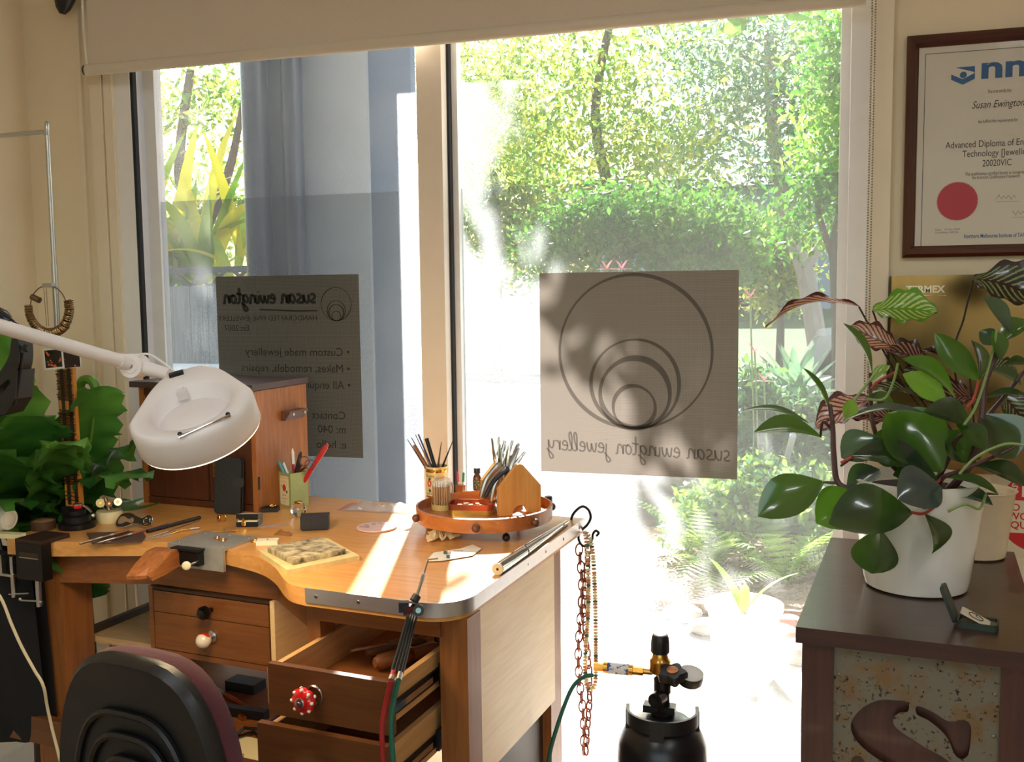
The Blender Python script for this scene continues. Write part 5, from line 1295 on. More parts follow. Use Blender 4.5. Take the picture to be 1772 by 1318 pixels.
path = smooth_path([aty(1009, 917, YH - 0.026), aty(1014, 930, YH - 0.03), aty(1018, 990, YH - 0.032), aty(1018, 1060, YH - 0.032), aty(1013, 1130, YH - 0.032), aty(1014, 1180, YH - 0.034), aty(1022, 1192, YH - 0.036), aty(1030, 1180, YH - 0.036), aty(1031, 1120, YH - 0.034), aty(1030, 1040, YH - 0.034), aty(1027, 970, YH - 0.03), aty(1022, 935, YH - 0.028), aty(1014, 921, YH - 0.026)], 30)
bmesh_ = [None] * 4
acc = 0.0; nb = 0
for k in range(1, len(path)):
    acc += (path[k] - path[k - 1]).length
    if acc >= 0.0066:
        acc = 0.0; q = (nb * 7 + nb // 3) % 4; nb += 1
        if bmesh_[q] is None:
            o_ = mk('bead', lathe([(0.003, -0.003), (0.0058, -0.0022), (0.0062, 0), (0.0058, 0.0022), (0.003, 0.003)], 10), bmats[q], nk, True); bmesh_[q] = o_.data
        else: o_ = mk('bead', bmesh_[q], None, nk)
        tdir = (path[k] - path[k - 1]).normalized()
        o_.matrix_local = WM[nk.name].inverted() @ (T(path[k]) @ tdir.to_track_quat('Z', 'Y').to_matrix().to_4x4())
cc_ = thing('copper_chain', 'long copper link chain hanging from the S hook behind the beads', 'chain', aty(1006, 945, YH))
M_cop = mat('aged copper', rgb(126, 76, 58), 0.35, 0.9, var=0.12)
lm = None
for s, (xa, xb) in enumerate(((1002, 1007), (1014, 1018))):
    y_ = 940.0; k = 0
    while y_ < 1300 - 4 * s:
        f_ = (y_ - 940) / 360
        x_ = xa + (xb - xa) * f_ + (4 * math.sin(f_ * 9 + s * 2))
        p = aty(x_, y_ + 11, YH - 0.012 - 0.008 * s)
        M_ = T(p) @ RZ(40 + (k % 2) * 75 + s * 20) @ RX(90) @ Matrix.Diagonal((0.62, 1.0, 1, 1))
        if lm is None: o_ = mk('link', torus((0, 0, 0), 0.0155, 0.0026, 16, 6), M_cop, cc_, True); lm = o_.data
        else: o_ = mk('link', lm, None, cc_)
        o_.matrix_local = WM[cc_.name].inverted() @ M_
        y_ += 15; k += 1

# ================================================================== gas cylinder
YG = 2.12
gp = aty(1146, 1290, YG); GX = gp.x
def gz(py): return aty(1146, py, YG).z
gy = thing('gas_cylinder', 'black gas cylinder with brass regulator standing by the window', 'gas cylinder', (GX, YG, 0))
zt_ = gz(1236); 
mk('tank', lathe([(0.085, 0.0), (0.098, 0.012), (0.10, 0.03), (0.10, zt_ - 0.095), (0.096, zt_ - 0.06), (0.082, zt_ - 0.03), (0.058, zt_ - 0.010), (0.03, zt_)], 40), mat('black cylinder paint', rgb(22, 22, 24), 0.32, var=0.1, scale=12), gy, True)
mk('base_decal', lathe([(0.1003, zt_ - 0.16), (0.1003, zt_ - 0.11)], 40, cap0=False, cap1=False), mat('cylinder label', rgb(140, 140, 142), 0.5, col2=rgb(40, 40, 42), scale=60, contrast=(0.5, 0.55)), gy, True)
# carrying collar: a band round three quarters of the neck, on two posts
cr_ = []
for k in range(29):
    a = R_(-182 + k * 7.2); cr_.append((0.074 * math.cos(a), 0.074 * math.sin(a)))
V, F = [], []
for a, b_ in cr_:
    f_ = Vector((a, b_)).normalized()
    for rr, z_ in ((0.0, 0.0), (0.006, 0.0), (0.006, 0.03), (0.0, 0.03)): V.append((a + f_.x * rr, b_ + f_.y * rr, zt_ - 0.014 + z_ * 1.0))
for k in range(len(cr_) - 1):
    for j in range(4): F.append((k * 4 + j, k * 4 + (j + 1) % 4, k * 4 + 4 + (j + 1) % 4, k * 4 + 4 + j))
F += [(3, 2, 1, 0), tuple((len(cr_) - 1) * 4 + j for j in range(4))]
clr = mk('carry_collar', (V, [f[::-1] for f in F]), M_black, gy, True)
for a in (-172, -90, 10):
    mk('collar_post', xf(bev(cbox((0.076, 0, zt_ - 0.022), (0.008, 0.03, 0.075)), 0.002), RZ(a)), M_black, clr)
mk('valve_body', join(lathe([(0.026, zt_ - 0.004), (0.026, zt_ + 0.006), (0.017, zt_ + 0.012), (0.016, zt_ + 0.05), (0.019, zt_ + 0.052), (0.019, zt_ + 0.082), (0.013, zt_ + 0.088)], 20)), mat('dark bronze valve', rgb(56, 48, 44), 0.35, 0.8, var=0.1), gy, True)
mk('valve_flange', bev(cbox((-0.006, 0.0, zt_ + 0.015), (0.07, 0.03, 0.016)), 0.002), M_black, gy)
sv = mk('side_valve', cyl((-0.002, -0.012, zt_ + 0.046), (-0.010, -0.040, zt_ + 0.046), 0.0165, n=18), mat('dark bronze valve', rgb(56, 48, 44), 0.35, 0.8), gy, True)
mk('side_nut', cyl((-0.010, -0.040, zt_ + 0.046), (-0.0115, -0.047, zt_ + 0.046), 0.010, n=6), M_blacks, sv)
zh = gz(1156)
hw = []
V, F = [], []
for z_, k_ in ((-0.010, 0.93), (-0.004, 1.0), (0.006, 1.0), (0.011, 0.9)):
    for k in range(60):
        a = 2 * PI * k / 60
        r = 0.033 * k_ * (0.86 + 0.14 * math.cos(5 * a))
        V.append((r * math.cos(a), r * math.sin(a), z_))
for i_ in range(3):
    for k in range(60): F.append((i_ * 60 + k, i_ * 60 + (k + 1) % 60, (i_ + 1) * 60 + (k + 1) % 60, (i_ + 1) * 60 + k))
F += [tuple(range(59, -1, -1)), tuple(180 + k for k in range(60))]
hx = aty(1165, 1157, YG - 0.02).x - GX
hwh = mk('handwheel', xf((V, F), T((hx, -0.03, zh)) @ RX(14)), M_black, gy, True)
mk('wheel_cap', xf(lathe([(0.013, 0.010), (0.0125, 0.013), (0.009, 0.0135)], 18), T((hx, -0.03, zh)) @ RX(14)), mat('copper disc', rgb(190, 120, 76), 0.35, 0.7, var=0.05), hwh, True)
mk('wheel_stem', cyl((hx * 0.6, -0.015, zt_ + 0.085), (hx, -0.03, zh - 0.005), 0.013, 0.012, 14), M_blacks, gy, True)
zk = gz(1132); kx = aty(1141, 1120, YG).x - GX
mk('regulator_body', lathe([(0.022, zk - 0.045), (0.0235, zk - 0.04), (0.0235, zk - 0.018), (0.018, zk - 0.012), (0.016, zk + 0.002)], 20, (kx, 0.012, 0)), M_brass, gy, True)
rkb = []
for k in range(40):
    pass
V, F = [], []
for z_, r_ in ((0, 0.0195), (0.003, 0.021), (0.026, 0.020), (0.034, 0.019), (0.040, 0.0165)):
    for k in range(48):
        a = 2 * PI * k / 48; r = r_ * (1 - (0.05 if (k % 4 < 2 and 0.001 < z_ < 0.03) else 0)); V.append((r * math.cos(a), r * math.sin(a), z_))
for i_ in range(4):
    for k in range(48): F.append((i_ * 48 + k, i_ * 48 + (k + 1) % 48, (i_ + 1) * 48 + (k + 1) % 48, (i_ + 1) * 48 + k))
F += [tuple(range(47, -1, -1)), tuple(192 + k for k in range(48))]
kk = mk('regulator_knob', mv((V, F), (kx, 0.012, zk)), M_black, gy, True)
mk('knob_disc', lathe([(0.014, 0.0402), (0.013, 0.0415)], 20, (kx, 0.012, zk)), M_steel, kk, True)
gx_ = aty(1196, 1160, YG).x - GX; zg = gz(1160)
GMx = T((gx_, -0.012, zg)) @ RY(10) @ RX(16)
ga = mk('gauge', xf(lathe([(0.026, -0.016), (0.028, -0.013), (0.028, 0.006)], 28), GMx), M_black, gy, True)
mk('gauge_dial', xf(lathe([(0.0268, 0.006), (0.0268, 0.0068)], 28), GMx), M_white, ga, True)
mk('gauge_glass', xf(lathe([(0.028, 0.006), (0.028, 0.016), (0.024, 0.0185), (0.004, 0.0195)], 28, cap0=False), GMx), M_clearp, ga, True)
mk('gauge_stem', cyl((kx + 0.01, 0.01, zk - 0.03), (gx_, -0.008, zg - 0.014), 0.007, n=10), M_brass, gy, True)
zb_ = gz(1168)
xx = lambda px: aty(px, 1168, YG).x - GX
arr = thing('flashback_arrestor', 'brass flashback arrestor and hose joined to the cylinder regulator', 'hose fitting', (GX, YG, zb_))
for nm, pa_, pb_, r_, n_ in (('nut', 1026, 1043, 0.0098, 6), ('body', 1043, 1094, 0.0125, 18), ('nut', 1094, 1112, 0.0098, 6), ('nipple', 1112, 1128, 0.0065, 12)):
    mk(nm, cyl((xx(pa_), 0.012, 0), (xx(pb_), 0.012, 0), r_, n=n_), M_brass, arr, n_ > 6)
mk('label', xf(lathe([(0.01265, 0), (0.01265, xx(1087) - xx(1050))], 24, cap0=False, cap1=False), T((xx(1050), 0.012, 0)) @ RY(90)), mat('blue and white label', rgb(232, 232, 230), 0.4, col2=rgb(50, 84, 140), scale=60, contrast=(0.52, 0.55)), arr, True)
hs = smooth_path([aty(1027, 1168, YG + 0.012), aty(1012, 1170, YG + 0.005), aty(990, 1190, YG - 0.02), aty(968, 1245, YG - 0.04), aty(950, 1310, YG - 0.05), aty(944, 1380, YG - 0.06), aty(930, 1440, YG - 0.1)], 6)
mk('hose', tube(hs, 0.0048, 8), mat('green rubber hose', rgb(16, 92, 74), 0.5), arr, True, world=True)

# ================================================================== magnifier lamp
HC = atd(334, 714, 1.74)
fh = Vector((CF.x, CF.y, 0)).normalized(); rh_ = Vector((fh.y, -fh.x, 0))
nz_ = (Vector((0, 0, 1)) - fh * math.tan(R_(27)) - rh_ * math.tan(R_(9))).normalized()
yd = (Matrix.Rotation(R_(14), 3, 'Z') @ fh)
ya = (yd - nz_ * yd.dot(nz_)).normalized(); xa = ya.cross(nz_).normalized()
LM = basis(xa, ya, nz_, HC)
lamp = thing('magnifier_lamp', 'white magnifier lamp on a long arm lit above the bench', 'lamp', mat=LM)
M_lampw = mat('warm white lamp plastic', rgb(240, 234, 234), 0.4, var=0.02, scale=8)
def pear(k, rear=1.0):
    # head outline: round in front, drawn out to a blunt point at the rear (+y)
    P_ = []
    R0 = 0.108
    for i_ in range(64):
        a = 2 * PI * i_ / 64
        x_, y_ = R0 * math.sin(a), R0 * math.cos(a)
        if y_ > 0:
            f_ = (y_ / R0)
            y_ = y_ * (1 + 0.42 * rear * f_ ** 2.0)
            x_ = x_ * (1 - 0.10 * rear * math.sin(PI * f_))
            if f_ > 0.93: y_ = min(y_, R0 * 1.34)
        P_.append((x_ * k, (y_ if y_ < 0 else y_) * k))
    return P_
def loft(secs):
    V, F = [], []; n_ = len(secs[0][0])
    for P_, z_ in secs: V += [(a, b_, z_) for a, b_ in P_]
    for s in range(len(secs) - 1):
        for k in range(n_): F.append((s * n_ + k, s * n_ + (k + 1) % n_, (s + 1) * n_ + (k + 1) % n_, (s + 1) * n_ + k))
    return V, F
def circ(r, c=(0, 0), n_=64): return [(c[0] + r * math.sin(2 * PI * k / n_), c[1] + r * math.cos(2 * PI * k / n_)) for k in range(n_)]
def ell(rx, ry, c=(0, 0), n_=64): return [(c[0] + rx * math.sin(2 * PI * k / n_), c[1] + ry * math.cos(2 * PI * k / n_)) for k in range(n_)]
# outer shell, top rim, then the well round the lens cover
g_ = loft([(pear(0.985), -0.042), (pear(1.0), -0.040), (pear(1.0), 0.004), (pear(0.985), 0.012), (pear(0.95), 0.017), (pear(0.90), 0.019), (ell(0.074, 0.082, (0, 0.004)), 0.017), (ell(0.071, 0.077, (0, 0.002)), 0.012), (ell(0.067, 0.070, (0, -0.002)), -0.012), (ell(0.062, 0.062, (0, -0.002)), -0.015)])
g_ = (g_[0], [f[::-1] for f in g_[1]])
mk('shade', g_, M_lampw, lamp, 'full')
mk('lens_cover', (lambda q: (q[0], q[1]))(lathe([(0.0655, -0.0158), (0.0635, -0.0125), (0.056, -0.005), (0.04, 0.0005), (0.02, 0.003), (0.002, 0.0035)], 48, (0, -0.002, 0))), M_lampw, lamp, 'full')
mk('cover_tab', xf(bev(prism(rrect(0.016, 0.014, 0.005), 0, 0.002), 0.0006), T((0.012, -0.052, -0.004)) @ RX(12)), M_lampw, lamp, True)
mk('cover_hinge', join(bbox(-0.022, -0.004, 0.060, 0.072, -0.002, 0.014, 0.002), bbox(-0.019, -0.015, 0.058, 0.074, 0.012, 0.016, 0.001), bbox(-0.011, -0.007, 0.058, 0.074, 0.012, 0.016, 0.001)), M_lampw, lamp)
mk('rocker_switch', xf(bbox(-0.013, 0.013, -0.006, 0.006, -0.002, 0.005, 0.0015), T((-0.016, 0.122, 0.019)) @ RX(-8)), M_black, lamp)
bar = mk('grab_bar', tube([(-0.022, -0.092, 0.018), (-0.022, -0.104, 0.022), (0.062, -0.086, 0.022), (0.060, -0.076, 0.018)], 0.0028, 8), M_chrome, lamp, True)
for x_, y_ in ((-0.022, -0.090), (0.060, -0.074)):
    mk('bar_screw', ball((x_, y_, 0.0185), 0.0042, 10, 6), mat('dark screw', rgb(40, 42, 60), 0.3, 0.6, var=0.03), bar, True)
mk('light_ring', loft([(circ(0.100), -0.0405), (circ(0.072), -0.0405)]), mat('lit ring tube', (1, 1, 1, 1), 0.5, emit=((1.0, 0.78, 0.45, 1), 14.0)), lamp)
mk('lower_lip', torus((0, 0, -0.041), 0.1045, 0.003, 64, 6), mat('glowing lip', (1, 0.95, 0.85, 1), 0.4, emit=((1.0, 0.85, 0.55, 1), 2.2)), lamp, True)
# neck joint, arm
LI = LM.inverted()
J = atd(236, 633, 1.87)
hr = LM @ Vector((-0.030, 0.145, 0.012))
mk('neck', tube([hr + (J - hr) * 0.0, hr * 0.45 + J * 0.55, J], [0.011, 0.013, 0.014], 14), M_lampw, lamp, True, world=True)
jd = (-CF - CR * 0.15).normalized()
jt = mk('joint_disc', cyl(J - jd * 0.012, J + jd * 0.022, 0.0225, n=28), M_lampw, lamp, True, world=True)
mk('joint_ring', xf(torus((0, 0, 0), 0.013, 0.0018, 24, 6), T(J + jd * 0.022) @ jd.to_track_quat('Z', 'Y').to_matrix().to_4x4()), M_lampw, jt, True, world=True)
mk('joint_screw', cyl(J + jd * 0.021, J + jd * 0.024, 0.005, n=14), mat('grey cap', rgb(150, 142, 136), 0.4, var=0.02), jt, True, world=True)
A1 = J + (atd(215, 625, 1.85) - J) * 0.4
A2 = atd(-330, 470, 1.42)
mk('arm', tube([A1, A2], [0.0125, 0.0125], 14), M_lampw, lamp, True, world=True)
mk('arm_sleeve', tube([A1, A1 + (A2 - A1) * 0.05], [0.015, 0.0145], 14), M_lampw, lamp, True, world=True)
cabp = smooth_path([J + Vector((0.0, 0, 0.02)), J + Vector((0.03, 0, 0.022)), J + Vector((0.07, 0, 0.0)), hr + Vector((0.012, 0, 0.004))], 6)
mk('cable', tube(cabp, 0.0022, 6), M_lampw, lamp, True, world=True)
B2 = Vector((A2.x, A2.y, ZB + 0.10))
mk('lower_arm', tube([A2, A2 + Vector((-0.10, 0.12, -0.25)), Vector((-1.86, 1.62, ZB + 0.02))], 0.0125, 12), M_lampw, lamp, True, world=True)
mk('arm_base', cyl((-1.86, 1.62, 0), (-1.86, 1.62, ZB + 0.03), 0.02, n=14), M_lampw, lamp, True, world=True)
mk('floor_base', lathe([(0.11, 0), (0.11, 0.02), (0.03, 0.03)], 28, (-1.86, 1.62, 0)), M_lampw, lamp, True, world=True)
# the tube's light
ll = bpy.data.lights.new('magnifier tube', 'AREA'); ll.shape = 'DISK'; ll.size = 0.19; ll.energy = 2.0; ll.color = (1.0, 0.74, 0.42)
lo = bpy.data.objects.new('magnifier_tube_light', ll); COL.objects.link(lo); lo.parent = lamp; lo.matrix_local = T((0, 0, -0.046))

# ================================================================== left end of the bench
PP = on(116, 878)
po = thing('steel_pole', 'tall bent steel pole rising from the left end of the bench', 'pole', PP)
ztop = aty(84, 228, PP.y).z; lft = aty(0, 222, PP.y)
mk('sleeve', tube([PP, PP + Vector((0, 0, aty(95, 455, PP.y).z - ZB))], 0.0078, 12), M_steel, po, True, world=True)
mk('rod', tube(smooth_path([PP + Vector((0, 0, 0.01)), Vector((PP.x, PP.y, ztop - 0.06)), Vector((PP.x, PP.y, ztop - 0.012)), Vector((PP.x - 0.012, PP.y, ztop)), Vector((PP.x - 0.06, PP.y, ztop)), Vector((PP.x - 0.30, PP.y, ztop - 0.004))], 6), 0.0062, 12), M_steel, po, True, world=True)
mk('foot_plate', bbox(PP.x - 0.022, PP.x + 0.022, PP.y - 0.022, PP.y + 0.022, ZB, ZB + 0.008, 0.002), M_blacks, po, world=True)
# finger gauge hoop on the pole
YR = PP.y - 0.03
HCe = aty(84, 532, YR); HR = 0.058
hp_ = thing('ring_gauge_set', 'steel hoop strung with finger gauge rings hanging on the pole', 'ring gauges', HCe + Vector((0, 0, -HR)))
mk('hoop', torus(HCe, HR, 0.0016, 48, 6, RX(90)), M_oldst, hp_, True, world=True)
mk('clip', xf(bev(cbox((0, 0, 0), (0.03, 0.012, 0.012)), 0.003), T(HCe + Vector((0.004, 0, HR)))), M_steel, hp_, True, world=True)
rm = None
for k in range(48):
    a = R_(176 + k * 198 / 47.0)
    if 0 == k: pass
    c = HCe + Vector((HR * math.cos(a), 0, HR * math.sin(a)))
    out = Vector((math.cos(a), 0, math.sin(a)))
    r_ = 0.0085 + 0.0035 * (k / 47.0 if k < 34 else 0.4)
    M_ = T(c + out * (r_ - 0.002) + Vector((0, random.uniform(-.001, .001), 0))) @ basis(out, Vector((0, 1, 0)), out.cross(Vector((0, 1, 0)))) @ RX(random.uniform(-9, 9)) @ Matrix.Diagonal((r_ / 0.01, r_ / 0.01, 1, 1))
    if rm is None: o_ = mk('gauge_ring', torus((0, 0, 0), 0.01, 0.0026, 16, 6), mat('gauge ring steel', rgb(150, 122, 86), 0.3, 0.95, var=0.1), hp_, True); rm = o_.data
    else: o_ = mk('gauge_ring', rm, None, hp_)
    o_.matrix_local = WM[hp_.name].inverted() @ M_
for dx in (-0.012, -0.004):
    mk('hanging_wire', tube([HCe + Vector((dx, 0, HR)), HCe + Vector((dx * 0.8, 0, -HR * 0.85))], 0.0009, 5), M_oldst, hp_, True, world=True)
mk('coil', xf(lathe([(0.008, -0.013), (0.008, 0.013)], 14), T(HCe + Vector((-0.034, -0.006, 0.024))) @ RZ(0) @ RY(112)), M_oldst, hp_, True, world=True)
# wooden saw blade strip with wire bundles
SP = on(131, 899)
zs1 = aty(108, 622, SP.y).z
bs = thing('blade_rack', 'upright wooden strip wound with bundles of saw blades', 'blade rack', SP)
lean = 0.012
bwid = 0.024
def bd(x_, y_, z_): return Vector((SP.x + x_ + (z_ - ZB) * -0.012, SP.y + y_, z_))
mk('board', join(*[([tuple(bd(a, b_, z_)) for a, b_, z_ in ((-bwid, -0.004, ZB + 0.035), (bwid, -0.004, ZB + 0.035), (bwid, 0.006, ZB + 0.035), (-bwid, 0.006, ZB + 0.035), (-bwid, -0.004, zs1), (bwid, -0.004, zs1), (bwid, 0.006, zs1), (-bwid, 0.006, zs1))], [(3, 2, 1, 0), (4, 5, 6, 7), (0, 1, 5, 4), (1, 2, 6, 5), (2, 3, 7, 6), (3, 0, 4, 7)])]), wood('strip wood', rgb(196, 120, 44), rgb(220, 150, 70), 'z', 0.4, 9), bs, world=True)
mk('foot', bbox(SP.x - 0.03, SP.x + 0.03, SP.y - 0.014, SP.y + 0.03, ZB, ZB + 0.036, 0.003), M_blacks, bs, world=True)
for x_ in (-0.011, 0.011):
    mk('slot', ([tuple(bd(x_ + a, -0.0045 - 0.0003, z_)) for a, z_ in ((-0.0055, ZB + 0.04), (0.0055, ZB + 0.04), (0.0055, zs1 - 0.004), (-0.0055, zs1 - 0.004))], [(0, 1, 2, 3)]), M_dark, bs, world=True)
H_ = zs1 - ZB - 0.04
M_wire = mat('dull blade wire', rgb(96, 82, 66), 0.45, 0.8, var=0.15)
for q, (a, b_, n_) in enumerate(((0.02, 0.10, 3), (0.14, 0.32, 22), (0.38, 0.66, 34), (0.72, 0.93, 26), (0.94, 0.99, 4))):
    gs = []
    for k in range(n_):
        z_ = ZB + 0.04 + H_ * (a + (b_ - a) * (k + 0.5) / n_)
        w_ = bwid + random.uniform(-0.004, 0.004); zz = random.uniform(-.002, .002)
        gs.append(tube([bd(-w_, -0.0065 - 0.0012 * (k % 2), z_ - zz), bd(w_ - 0.004, -0.0065 - 0.0012 * (k % 2), z_ + zz)], 0.0011, 5))
    mk('blade_bundle', join(*gs), M_wire, bs, True, world=True, kind='stuff')
# two small photographs on a white card
ph = thing('photo_card', 'white card with two dark flower photographs above the blade strip', 'photo card', aty(108, 640, SP.y - 0.012))
c4 = [aty(x_, y_, SP.y - 0.012) for x_, y_ in ((78, 640), (141, 635), (138, 600), (74, 604))]
nn_ = Vector((0, 0.0008, 0))
mk('card', ([tuple(p) for p in c4] + [tuple(p + nn_) for p in c4], [(0, 1, 2, 3), (7, 6, 5, 4), (0, 4, 5, 1), (1, 5, 6, 2), (2, 6, 7, 3), (3, 7, 4, 0)]), M_pwhite, ph, world=True)
M_ph = mat('dark flower photograph', rgb(28, 14, 14), 0.25, col2=rgb(214, 110, 70), scale=70, contrast=(0.62, 0.70), detail=2)
for xs in ((76.5, 106), (109, 137)):
    q4 = [aty(x_, y_, SP.y - 0.0126) for x_, y_ in ((xs[0] + 3, 637), (xs[1] + 2, 634), (xs[1] - 0.5, 604), (xs[0], 606.5))]
    mk('photograph', ([tuple(p) for p in q4], [(0, 1, 2, 3)]), M_ph, ph, world=True)
# black swivel base with red jar
P = on(134, 912)
t = thing('swivel_base', 'stepped round black swivel base at the left of the bench', 'stand', P)
mk('base_disc', lathe([(0.043, 0), (0.044, 0.003), (0.044, 0.012), (0.04, 0.015), (0.033, 0.016), (0.033, 0.030), (0.028, 0.033), (0.022, 0.034), (0.022, 0.044), (0.016, 0.048)], 36), M_blacks, t, True)
t = thing('ruby_jar', 'tiny red jar with silver lid on the black swivel base', 'jar', P + Vector((0.004, 0, 0.048)))
mk('jar', lathe([(0.009, 0), (0.010, 0.001), (0.010, 0.008)], 18), mat('red glass', rgb(214, 20, 24), 0.12, var=0.04, coat=0.3), t, True)
mk('lid', lathe([(0.0104, 0.008), (0.0104, 0.0115), (0.009, 0.0125)], 18), M_steel, t, True)
t = thing('silver_tool', 'small silver lever tool lying over the swivel base', 'tool', P + Vector((0.012, 0.01, 0.036)))
mk('lever', tube([(-0.02, 0.0, 0.022), (0.012, -0.002, 0.014), (0.028, -0.006, 0.004)], [0.003, 0.004, 0.003], 8), M_steel, t, True)
mk('screw_knob', ball((0.034, -0.008, -0.004), 0.006, 12, 8), M_chrome, t, True)
# brown round tin
P = on(75, 915)
t = thing('cork_tin', 'low round brown tin with cork top at the left bench end', 'tin', P)
mk('body', lathe([(0.028, 0), (0.029, 0.002), (0.029, 0.022), (0.0265, 0.022), (0.0265, 0.018)], 32), mat('brown lacquer tin', rgb(74, 52, 42), 0.4, var=0.08), t, True)
mk('cork', lathe([(0.0262, 0.016), (0.0262, 0.0195), (0.024, 0.0205)], 32), mat('cork', rgb(176, 122, 78), 0.8, var=0.15, scale=120), t, True)
# wheel rack
P = on(190, 902)
wr = thing('wheel_stand', 'round cream stand carrying little polishing wheels', 'stand', P)
mk('drum', lathe([(0.031, 0), (0.032, 0.003), (0.032, 0.026), (0.030, 0.029)], 36), mat('cream nylon drum', rgb(214, 202, 158), 0.5, var=0.04), wr, True)
wd = ['cream felt polishing wheel on the round stand, left one', 'brown polishing wheel on the round stand, middle one', 'grey polishing wheel with steel rim on the round stand']
for k, (px, py, r_, m_) in enumerate(((174, 870, 0.0115, M_cream), (189, 871, 0.0085, mat('brown felt', rgb(150, 106, 84), 0.8, var=0.06)), (204, 868, 0.0105, M_steel))):
    c = aty(px, py, P.y - 0.006)
    t = thing('polishing_wheel', wd[k], 'polishing wheel', c, group='wheels on the round stand')
    ax_ = (CC - c).normalized()
    q_ = ax_.to_track_quat('Z', 'Y').to_matrix().to_4x4()
    mk('disc', xf(lathe([(r_ * 0.9, -0.003), (r_, -0.002), (r_, 0.002), (r_ * 0.9, 0.003)], 20), q_), m_, t, True)
    mk('hub', xf(lathe([(r_ * 0.38, 0.003), (r_ * 0.34, 0.0045)], 12), q_), M_brass, t, True)
    mk('arbor', tube([(0, 0, 0), (0.002, 0.012, (P.z + 0.028 - c.z))], 0.0015, 6), M_steel, t, True)
t = thing('arbor_post', 'upright dark steel arbor leaning on the round stand', 'arbor', P + Vector((0, 0, 0.0295)))
mk('post', tube([(0, 0, 0), (-0.010, 0.0, 0.030)], [0.0055, 0.0045], 12), M_oldst, t, True)
# steel loupe
P = on(228, 913)
lo_ = thing('folding_loupe', 'steel folding loupe with round eyelet lying on the bench', 'loupe', P, 6)
ol = smooth_path([(-0.038, -0.004, 0), (-0.030, 0.014, 0), (-0.008, 0.018, 0), (0.012, 0.010, 0), (0.03, 0.006, 0), (0.044, 0.014, 0), (0.056, 0.006, 0), (0.052, -0.010, 0), (0.034, -0.010, 0), (0.012, -0.006, 0), (-0.012, -0.016, 0), (-0.032, -0.016, 0)], 5, True)
stand = RX(58)
mk('cover', xf(prism_c([(p.x, p.y) for p in ol], 0, 0.004), T((0, 0, 0.017)) @ stand), mat('gunmetal', rgb(96, 90, 82), 0.28, 0.95, var=0.08), lo_)
mk('rim', xf(tube([(p.x * 0.98, p.y, 0.002) for p in ol], 0.0022, 6, closed=True), T((0, 0, 0.017)) @ stand), M_chrome, lo_, True)
mk('badge', xf(prism_c([(p.x * 0.42 - 0.016, p.y * 0.55) for p in ol], 0.004, 0.0055), T((0, 0, 0.017)) @ stand), mat('pink gold badge', rgb(206, 170, 140), 0.3, 0.8, var=0.05), lo_)
mk('eyelet', xf(torus((0.042, 0.001, 0.004), 0.0085, 0.0022, 20, 6), T((0, 0, 0.017)) @ stand), M_chrome, lo_, True)
# black bench vice on the left front edge
vM = BM @ T((-1.135, 0.088, ZB))
vc = thing('bench_vice', 'black clamp vice on the left front bench edge with screw below', 'vice', mat=vM)
mk('body', bbox(-0.046, 0.036, -0.028, 0.0, -0.085, 0.003, 0.004), M_blacks, vc)
mk('top_jaw', bbox(-0.046, 0.036, -0.028, 0.055, 0.0005, 0.010, 0.003), mat('dark bronze vice top', rgb(62, 44, 36), 0.5, 0.4, var=0.12), vc)
mk('slot', box(-0.034, 0.026, -0.0288, -0.027, -0.032, -0.020), M_dark, vc)
mk('slot_lip', box(-0.034, 0.026, -0.0295, -0.028, -0.0335, -0.0315), M_steel, vc)
mk('screw', cyl((0.004, -0.014, -0.150), (0.004, -0.014, -0.084), 0.0065, n=14), M_steel, vc, True)
tb = mk('tommy_bar', cyl((-0.055, -0.014, -0.142), (0.010, -0.016, -0.136), 0.0025, n=8), M_steel, vc, True)
for x_ in (-0.055, 0.010):
    mk('bar_end', ball((x_, -0.015, -0.139), 0.0045, 10, 6), M_steel, tb, True)
# G clamp at the far left, white motor head, cream block
t = thing('g_clamp', 'steel G clamp under the left arm of the bench', 'clamp', mat=BM @ T((-1.215, 0.075, ZB - 0.036)))
mk('frame', join(box(-0.028, -0.020, -0.01, 0.004, -0.045, 0.0), box(-0.028, 0.016, -0.01, 0.004, -0.050, -0.044)), M_steel, t)
mk('screw', cyl((0.006, -0.003, -0.10), (0.006, -0.003, -0.002), 0.0055, n=12), M_steel, t, True)
mk('tommy_bar', cyl((-0.01, -0.003, -0.095), (0.055, -0.003, -0.085), 0.002, n=8), M_steel, t, True)
P = on(22, 930)
mk('nylon_block', xf(bbox(-0.04, 0.028, -0.011, 0.011, 0, 0.011, 0.002), T(P) @ RZ(4)), mat('cream nylon block', rgb(222, 212, 168), 0.5, var=0.03), None, label='cream nylon block at the far left bench edge', cat='block')
mp_ = aty(6, 897, on(22, 930).y + 0.02)
t = thing('motor_head', 'white rounded motor head standing at the left picture edge', 'motor', (mp_.x, mp_.y, ZB + 0.0015))
hM = T((0.0, 0, mp_.z - ZB - 0.0015)) @ RY(95)
mk('housing', xf(lathe([(0.020, -0.09), (0.028, -0.07), (0.030, -0.02), (0.0285, 0.004), (0.022, 0.018), (0.012, 0.024)], 28), hM), M_white, t, True)
mk('nose_ring', xf(torus((0, 0, 0.016), 0.021, 0.005, 28, 8), hM), M_white, t, True)
mk('support', cyl((-0.02, 0, 0.0), (-0.02, 0, mp_.z - ZB - 0.024), 0.012, n=14), M_white, t, True)
